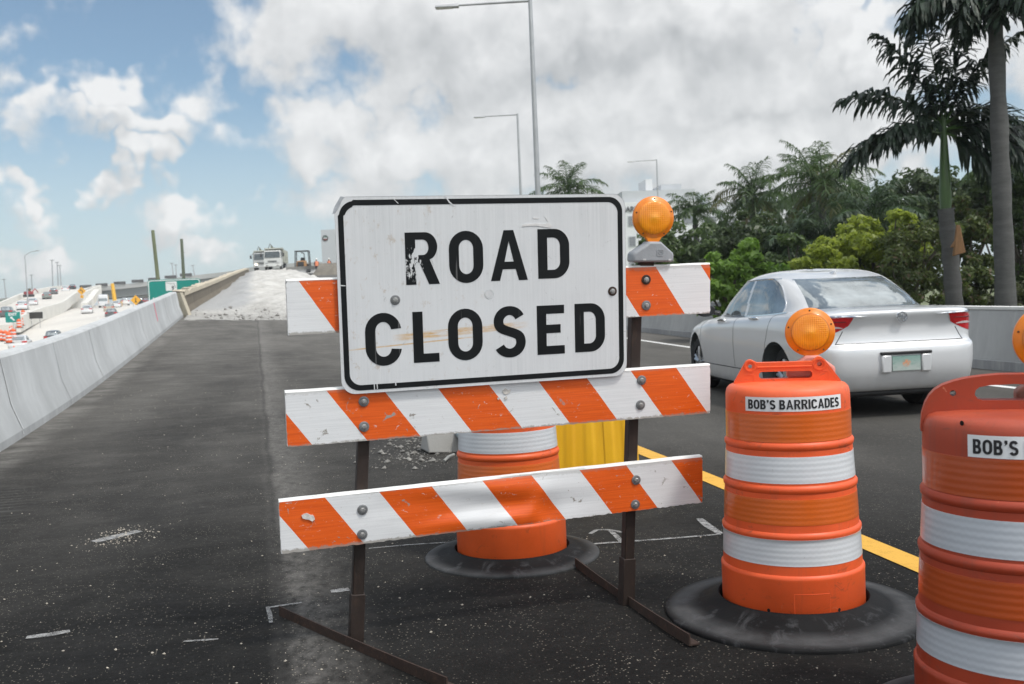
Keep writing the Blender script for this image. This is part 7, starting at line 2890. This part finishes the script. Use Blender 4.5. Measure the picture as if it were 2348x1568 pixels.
# guide signs
m_green = plain('sign_green', (0.0, 0.235, 0.195), 0.5, 0.06, 2)
m_signw = plain('sign_white', (0.72, 0.73, 0.73), 0.5, 0.05, 2)
m_signy = plain('sign_amber', (0.80, 0.40, 0.03), 0.5, 0.06, 2)
m_wood = plain('timber_pole', (0.145, 0.165, 0.095), 0.85, 0.25, 1.5, stretch=(4, 4, 0.3))
m_wood2 = plain('timber_pole_grey', (0.105, 0.125, 0.085), 0.85, 0.25, 1.5, stretch=(4, 4, 0.3))
p0 = at(401, 684, 75)
gs = thing('guide_sign', 'green highway guide sign reading NW with a white route 9 shield', 'road sign', (p0.x, p0.y, p0.z), R(5))
MB().prism(rrect(-1.94, 1.94, -1.45, 1.45, 0.22, 6), -0.02, 0.03).build('sign_panel', m_green, gs)
MB().plate(rrect(-1.90, 1.90, -1.41, 1.41, 0.20, 6), [rrect(-1.84, 1.84, -1.35, 1.35, 0.16, 6)], -0.035, -0.018).build('border', m_signw, gs)
MB().prism(rrect(-0.62, 0.20, 0.58, 1.28, 0.06, 4), -0.045, -0.018).build('route_shield', m_signw, gs)
mb = MB()
mb.text('9', 0.34, -0.060, -0.044, -0.10, 0.78, bold=0.006)
mb.tube([(-0.55, -0.048, 1.20), (-0.25, -0.048, 1.10), (-0.02, -0.048, 1.14), (0.06, -0.048, 0.95), (0.12, -0.048, 0.80)], 0.012, 5)
mb.build('route_number', m_ink, gs)
mb = MB()
mb.text('NW', 0.40, -0.045, -0.018, -1.22, -0.08, bold=0.016, width=0.76)
mb.build('lettering', m_signw, gs)
for x in (-1.2, 1.2):
    MB().tube([(x, 0.12, 1.3), (x, 0.12, -6.5)], 0.07, 8).build('post', m_steel, gs, smooth=True)
for lab, (u0, v0, u1, v1), d, m_, r0 in (('taller bare wooden pole behind the green guide sign', (350, 528, 363, 650), 80, m_wood, 0.155), ('shorter bare wooden pole right of the taller one, behind the green sign', (416, 548, 422, 650), 88, m_wood2, 0.145)):
    a, b = at(u0, v0, d), at(u1, v1, d)
    low = b + (b - a) * 0.9
    o = thing('utility_pole', lab, 'pole', low, 0, 'bare wooden poles behind the guide sign')
    MB().tube([Vector((0, 0, 0)), a - low], [r0 * 1.1, r0 * 0.85], 12).build('pole', m_, o, smooth=True)
    MB().tube([a - low + Vector((0, 0, -1.2)), a - low + Vector((0.22, 0, -1.2))], 0.02, 6).build('step_bolt', m_darkp, o)


def diamond(label, u, v, d, size, arrow, legs, plaque=False):
    p = at(u, v, d)
    o = thing('warning_sign', label, 'road sign', p, R(8), 'yellow diamond signs by the highway')
    k = size / 2
    MB().prism([(0, -k), (k, 0), (0, k), (-k, 0)], -0.02, 0.02).build('sign_panel', m_signy, o, bevel=0.015)
    mb = MB()
    for lp in arrow:
        mb.shape([[(x * k, z * k) for x, z in lp]], -0.034, -0.019)
    mb.build('symbol', m_ink, o)
    if plaque:
        MB().prism(rrect(-k * .38, k * .38, -k * 1.75, -k * 1.05, 0.05, 3), -0.02, 0.02).build('plaque', m_signy, o)
    for x in legs:
        MB().tube([(x, 0.05, -k * 0.4), (x * 1.25, 0.05, -k - 1.9)], 0.035, 6).build('leg', m_steel, o)
    return o


bent = [[(-0.42, 0.12), (-0.18, 0.36), (-0.16, 0.22), (0.02, 0.18), (0.14, 0.05), (0.20, -0.42), (0.34, -0.40), (0.27, 0.10), (0.12, 0.30), (-0.12, 0.36), (-0.10, 0.48)]]
bent = [[(-0.46, 0.22), (-0.20, 0.46), (-0.20, 0.31), (0.06, 0.26), (0.24, 0.04), (0.30, -0.44), (0.16, -0.44), (0.10, -0.02), (-0.02, 0.12), (-0.20, 0.16), (-0.20, 0.02)]]
merge = [[(-0.10, 0.12), (0.0, 0.52), (0.14, 0.14), (0.06, 0.15), (0.06, -0.06), (0.24, -0.48), (0.12, -0.50), (0.0, -0.22), (-0.10, -0.50), (-0.22, -0.48), (-0.06, -0.06), (-0.05, 0.13)]]
diamond('yellow diamond sign with a bent arrow and a plaque beneath, on the far ramp', 187, 667, 214, 1.75, bent, (0.0,), True)
diamond('yellow diamond sign with a merge symbol on two legs beside the guide sign', 311, 688, 130, 1.32, merge, (-0.32, 0.32))
p = at(29.5, 727, 118)
es = thing('exit_sign', 'small green EXIT sign with a white slanting arrow', 'road sign', p, R(10))
MB().prism(rrect(-0.82, 0.82, -0.62, 0.62, 0.08, 4), -0.02, 0.02).build('sign_panel', m_green, es)
mb = MB()
mb.text('EXIT', 0.32, -0.045, -0.019, 0, 0.34, bold=0.012, width=0.95)
mb.build('lettering', m_signw, es)
mb = MB().shape([[(-0.30, 0.06), (0.00, 0.06), (-0.07, -0.03), (0.22, -0.36), (0.10, -0.46), (-0.18, -0.13), (-0.27, -0.20)]], -0.04, -0.019)
mb.build('arrow', m_signw, es)
MB().tube([(0, 0.05, -0.6), (0, 0.05, -2.9)], 0.05, 8).build('post', m_steel, es)
p = at(80, 723, 132)
ms = thing('message_board', 'blank dark message board on two thin legs', 'message board', p, R(8))
MB().box((0, 0, 0), (1.95, 0.15, 0.82)).build('display', plain('dark_display', (0.035, 0.032, 0.028), 0.6, 0.2, 4), ms, bevel=0.02)
MB().plate(rrect(-1.0, 1.0, -0.43, 0.43, 0.03, 3), [rrect(-0.94, 0.94, -0.37, 0.37, 0.02, 3)], -0.10, -0.06).build('display_frame', m_darkp, ms)
for x in (-0.48, 0.55):
    MB().tube([(x, 0.1, -0.4), (x, 0.1, -1.9)], 0.04, 6).build('leg', m_steel, ms)

# far lamp masts
def mast(label, u, v, ub, vb, d, arm=0.0, group='distant lamp masts'):
    a = at(u, v, d)
    b = at(ub, vb, d)
    low = b + (b - a) * 0.25
    o = thing('lamp_mast', label, 'lamp mast', low, 0, group)
    t = a - low
    MB().tube([Vector((0, 0, 0)), t], [0.20 * d / 250, 0.12 * d / 250], 8).build('pole', m_steel, o, smooth=True)
    if arm:
        MB().tube([t, t + Vector((arm * 0.5, 0, abs(arm) * 0.28)), t + Vector((arm, 0, abs(arm) * 0.36))], 0.07, 6).build('arm', m_steel, o, smooth=True)
        MB().box(t + Vector((arm * 1.10, 0, abs(arm) * 0.37)), (abs(arm) * 0.30, 0.4, 0.16)).build('lamp_head', m_steel, o, bevel=0.03)
    else:
        MB().box(t + Vector((0, 0, 0.08)), (1.1, 0.4, 0.22)).build('lamp_head', m_steel, o, bevel=0.05)
    return o


mast('lamp mast with a long curved arm above the exit ramp', 57, 586, 63, 679, 180, 2.1)
for i, (u, v, ub, vb) in enumerate([(9, 641, 15, 690), (72, 631, 74, 669), (119, 597, 121.5, 664), (131, 602, 134, 666), (137, 609, 141, 665), (394, 604, 398, 638), (403, 608, 404.5, 637), (442, 609, 446, 632)]):
    mast(['thin far mast at the left edge above the flyover', 'short far mast just right of the curved-arm lamp', 'tallest of three far masts above the exit ramp', 'middle of three far masts above the exit ramp', 'right one of three far masts above the exit ramp',
          'left one of two far masts between the wooden poles', 'right one of two far masts between the wooden poles', 'lone far mast right of the shorter wooden pole'][i], u, v, ub, vb, 300)

# barrels and cones by the highway
m_small_w = plain('small_band_white', (0.66, 0.66, 0.66), 0.5, 0.05, 4)


def small_drum(label, p, cone=False):
    o = thing('traffic_cone' if cone else 'traffic_drum', label, 'traffic cone' if cone else 'traffic drum', p, 0, 'small orange drums and cones by the highway')
    if cone:
        MB().lathe([(.17, .03), (.04, .72), (.03, .73), (0, .73)], 16, close=False).build('cone_body', mo3, o, smooth=True)
        MB().lathe([(.128, .32), (.095, .50)], 16, close=False).build('reflective_band', m_small_w, o, smooth=True)
        MB().box((0, 0, .015), (.42, .42, .03)).build('rubber_base', mo3, o, bevel=0.01)
    else:
        MB().lathe([(.29, .03), (.25, .95), (.20, 1.0), (.08, 1.02), (.08, 1.10), (0, 1.10)], 18, close=False).build('drum_body', mo3, o, smooth=True)
        for z in (.30, .62):
            MB().lathe([(.296 - .045 * z, z), (.296 - .045 * (z + .14), z + .14)], 18, close=False).build('reflective_band', m_small_w, o, smooth=True)
        MB().lathe([(.45, .0), (.45, .05), (.30, .08)], 18, close=False).build('rubber_base', MRUB, o, smooth=True)
    return o


for lab, u, v, d, cone in (('orange drum right of the EXIT sign post, the nearer one', 44, 752, 118, False), ('orange drum behind the nearer one right of the EXIT sign', 49, 747, 124, False), ('orange drum below the white car on the ramp', 53.5, 728, 140, False),
                           ('orange drum at the left edge, partly cut off', 3, 782, 96, False), ('orange drum at the left edge, second from the edge', 13, 783, 96, False), ('orange drum left of the white car, nearest to it', 21, 787, 94, False), ('orange drum with a yellow light left of the white car', 31, 778, 97, False),
                           ('orange cone under the EXIT sign, left one of a pair', 37, 763, 108, True), ('orange cone under the EXIT sign, right one of a pair', 45, 761, 109, True), ('orange cone in front of the rear bumper of the white car', 34, 812, 86, True)):
    u = u * (0.62 if lab.startswith('orange cone under') else 1.0)
    u = {'orange cone in front of the rear bumper of the white car': 33}.get(lab, u)
    p = at(u, v, d)
    small_drum(lab, p, cone)

# ------------------------------------------------------------------ traffic on the highway and the ramp
def suv_spec():
    r = [list(x) for x in sedan_spec()['rings']]
    out = []
    for i, x in enumerate(r):
        xr, xf, hw, n, zr, zm, zf, nr = x
        k = 1.12
        if i >= 9:
            xr = 0.10 + (i - 9) * 0.06 if i < 14 else 0.45 + (i - 14) * 0.55
        out.append((xr, xf, hw, n, zr * k + (0.02 if i else 0), zm * k + 0.02, zf * k + 0.02, nr))
    s = dict(SED)
    s.update(rings=out, side=lambda q: (0.55, 2.1, 2.2, 3.24 - 0.6 * min(1, max(0, (q - 10) / 2.55))), wheel_r=0.37, rearglass=0.85)
    return s


def van_spec():
    rings = [(0.1, 5.3, 0.90, 5, .30, .28, .28, 7), (0.03, 5.45, 0.97, 5, .42, .40, .40, 8), (0.0, 5.5, 1.0, 5, .70, .68, .66, 8), (0.0, 5.45, 1.0, 5, 1.0, 1.0, .92, 8), (0.02, 5.1, 0.99, 5, 1.22, 1.22, 1.12, 8), (0.03, 4.6, 0.985, 5, 1.34, 1.34, 1.32, 8),
             (0.06, 4.25, 0.95, 5, 1.95, 1.95, 1.85, 8), (0.08, 4.1, 0.92, 5, 2.2, 2.2, 2.1, 8), (0.12, 3.9, 0.87, 5, 2.52, 2.54, 2.42, 7), (0.3, 3.6, 0.7, 4, 2.62, 2.64, 2.52, 5), (1.6, 2.2, 0.05, 3, 2.66, 2.68, 2.64, 3)]
    return dict(L=5.5, rings=rings, glass0=5.05, glass1=6.1, rearglass=0.80, windscreen=0.84, side=lambda q: (3.3, 3.6, 3.6, 4.5), wheels=(1.1, 4.4), wheel_r=0.36, track=1.75, lamp=(3.2, 4.3, 0.2), lampin=0.86)


SUV, VAN = suv_spec(), van_spec()
pw_, pb_, pg_, pgr_, pbe_ = m_carpaint('white_car_paint', (0.72, 0.73, 0.74), 0.05, 0.35), m_carpaint('black_car_paint', (0.018, 0.019, 0.021), 0.2, 0.3), m_carpaint('grey_car_paint', (0.12, 0.125, 0.13), 0.3, 0.35), m_carpaint('grey_green_car_paint', (0.22, 0.25, 0.23), 0.3, 0.4), m_carpaint('beige_car_paint', (0.50, 0.45, 0.36), 0.2, 0.4)
pred_ = m_carpaint('red_car_paint', (0.35, 0.03, 0.03), 0.1, 0.4)
TR = [('white saloon on the lower highway nearest the pale barrier', SED, pw_, 41, 806, 96, 17.5), ('black car half hidden by the pale barrier', SUV, pb_, 121, 795, 106, 18), ('white saloon alone in the middle of the lower highway', SED, pw_, 199, 721, 164, 18.5),
      ('dark pickup-sized car next to the diamond sign, low behind the barrier', SUV, pg_, 255, 733, 152, 17), ('beige car just ahead of the dark one near the barrier', SUV, pbe_, 250, 718, 172, 17), ('white van on the highway under the flyover', VAN, pw_, 237, 706, 200, 19),
      ('white saloon right of the white van', SED, pw_, 266, 707, 198, 17), ('white car beneath the flyover girder beside the merge sign', SUV, pw_, 288, 701, 215, 25), ('dark car under the flyover behind the merge sign', SUV, pb_, 322, 700, 225, 25), ('red car under the flyover next to the guide sign', SED, pred_, 337, 699, 228, 20),
      ('dark grey van-like car at the left edge behind the EXIT sign', SUV, pg_, 14, 731, 140, 19), ('white car on the exit ramp, nearest of the ramp traffic', SUV, pw_, 50, 713, 164, 20), ('silver white car on the exit ramp right behind the nearest white one', SED, pw_, 74, 702, 186, 20),
      ('grey green car in the middle of the exit ramp', SED, pgr_, 107, 686, 205, 21), ('dark grey car climbing the exit ramp beside the grey green one', SUV, pg_, 123, 677, 226, 21), ('white car near the top of the exit ramp', SUV, pw_, 150, 671, 244, 21), ('black car at the top of the exit ramp', SED, pb_, 166, 665, 258, 21)]
for lab, sp, paint, u, v, d, h in TR:
    p = at(u, v, d)
    a = R(90 + h)
    fw = Vector((math.cos(a), math.sin(a), 0))
    p = p - fw * 0.4 + Vector((0, 0, 0.0))
    build_car('parked_car' if False else ('van' if sp is VAN else 'car'), lab, 'van' if sp is VAN else 'car', sp, paint, (p.x, p.y, p.z), a, R(2.5), 'traffic on the lower highway and the exit ramp', detail=False)
# construction clutter: red machine by the ramp, tall yellow boom
p = at(66, 681, 205)
o = thing('excavator', 'small red excavator beside the far ramp lamp', 'excavator', p, R(70))
MB().box((0, 0, .85), (1.5, 1.2, .6)).build('house', pred_, o, bevel=0.1)
MB().box((0, 0, .27), (1.8, 1.4, .5)).build('track', m_darkp, o, bevel=0.12)
MB().box((0.3, .25, 1.4), (.7, .6, .8)).build('cab', m_win, o, bevel=0.06)
MB().tube([(.6, -.25, 1.0), (1.5, -.25, 1.7), (2.3, -.25, .9)], [.13, .12, .09], 6).build('boom', pred_, o)
p = at(285 * 0.94, 690, 210)
p = at(265, 703, 212)
o = thing('piling_rig', 'tall yellow drilling mast standing right of the white van', 'drilling rig', p, R(10))
tp_ = at(258, 650, 212) - p
MB().tube([(0, 0, 0), tuple(tp_)], [.45, .36], 8).build('drilling_mast', plain('mast_yellow', (0.72, 0.40, 0.03), 0.5, 0.15, 2), o)
MB().box((0.3, 1.0, 0.5), (1.4, 2.0, 1.0)).build('machine_body', plain('machine_yellow', (0.66, 0.36, 0.03), 0.5, 0.15, 2), o, bevel=0.1)
# ------------------------------------------------------------------ humid air over the works
M = Mat('haze')
for l in list(M.out.inputs['Surface'].links):
    M.nt.links.remove(l)
M.nt.nodes.remove(M.b)
pv = M.nt.nodes.new('ShaderNodeVolumePrincipled')
pv.inputs['Color'].default_value = (0.86, 0.92, 0.97, 1)
pv.inputs['Density'].default_value = 0.00045
pv.inputs['Anisotropy'].default_value = 0.2
M.nt.links.new(pv.outputs[0], M.out.inputs['Volume'])
hz = MB().box((0, 450, 7.0), (3000, 3000, 36.0)).build('haze', M.m)
hz['kind'] = 'stuff'
hz['label'] = 'thin pale haze that softens the far end of the ramp'
SC.cycles.volume_bounces = 0
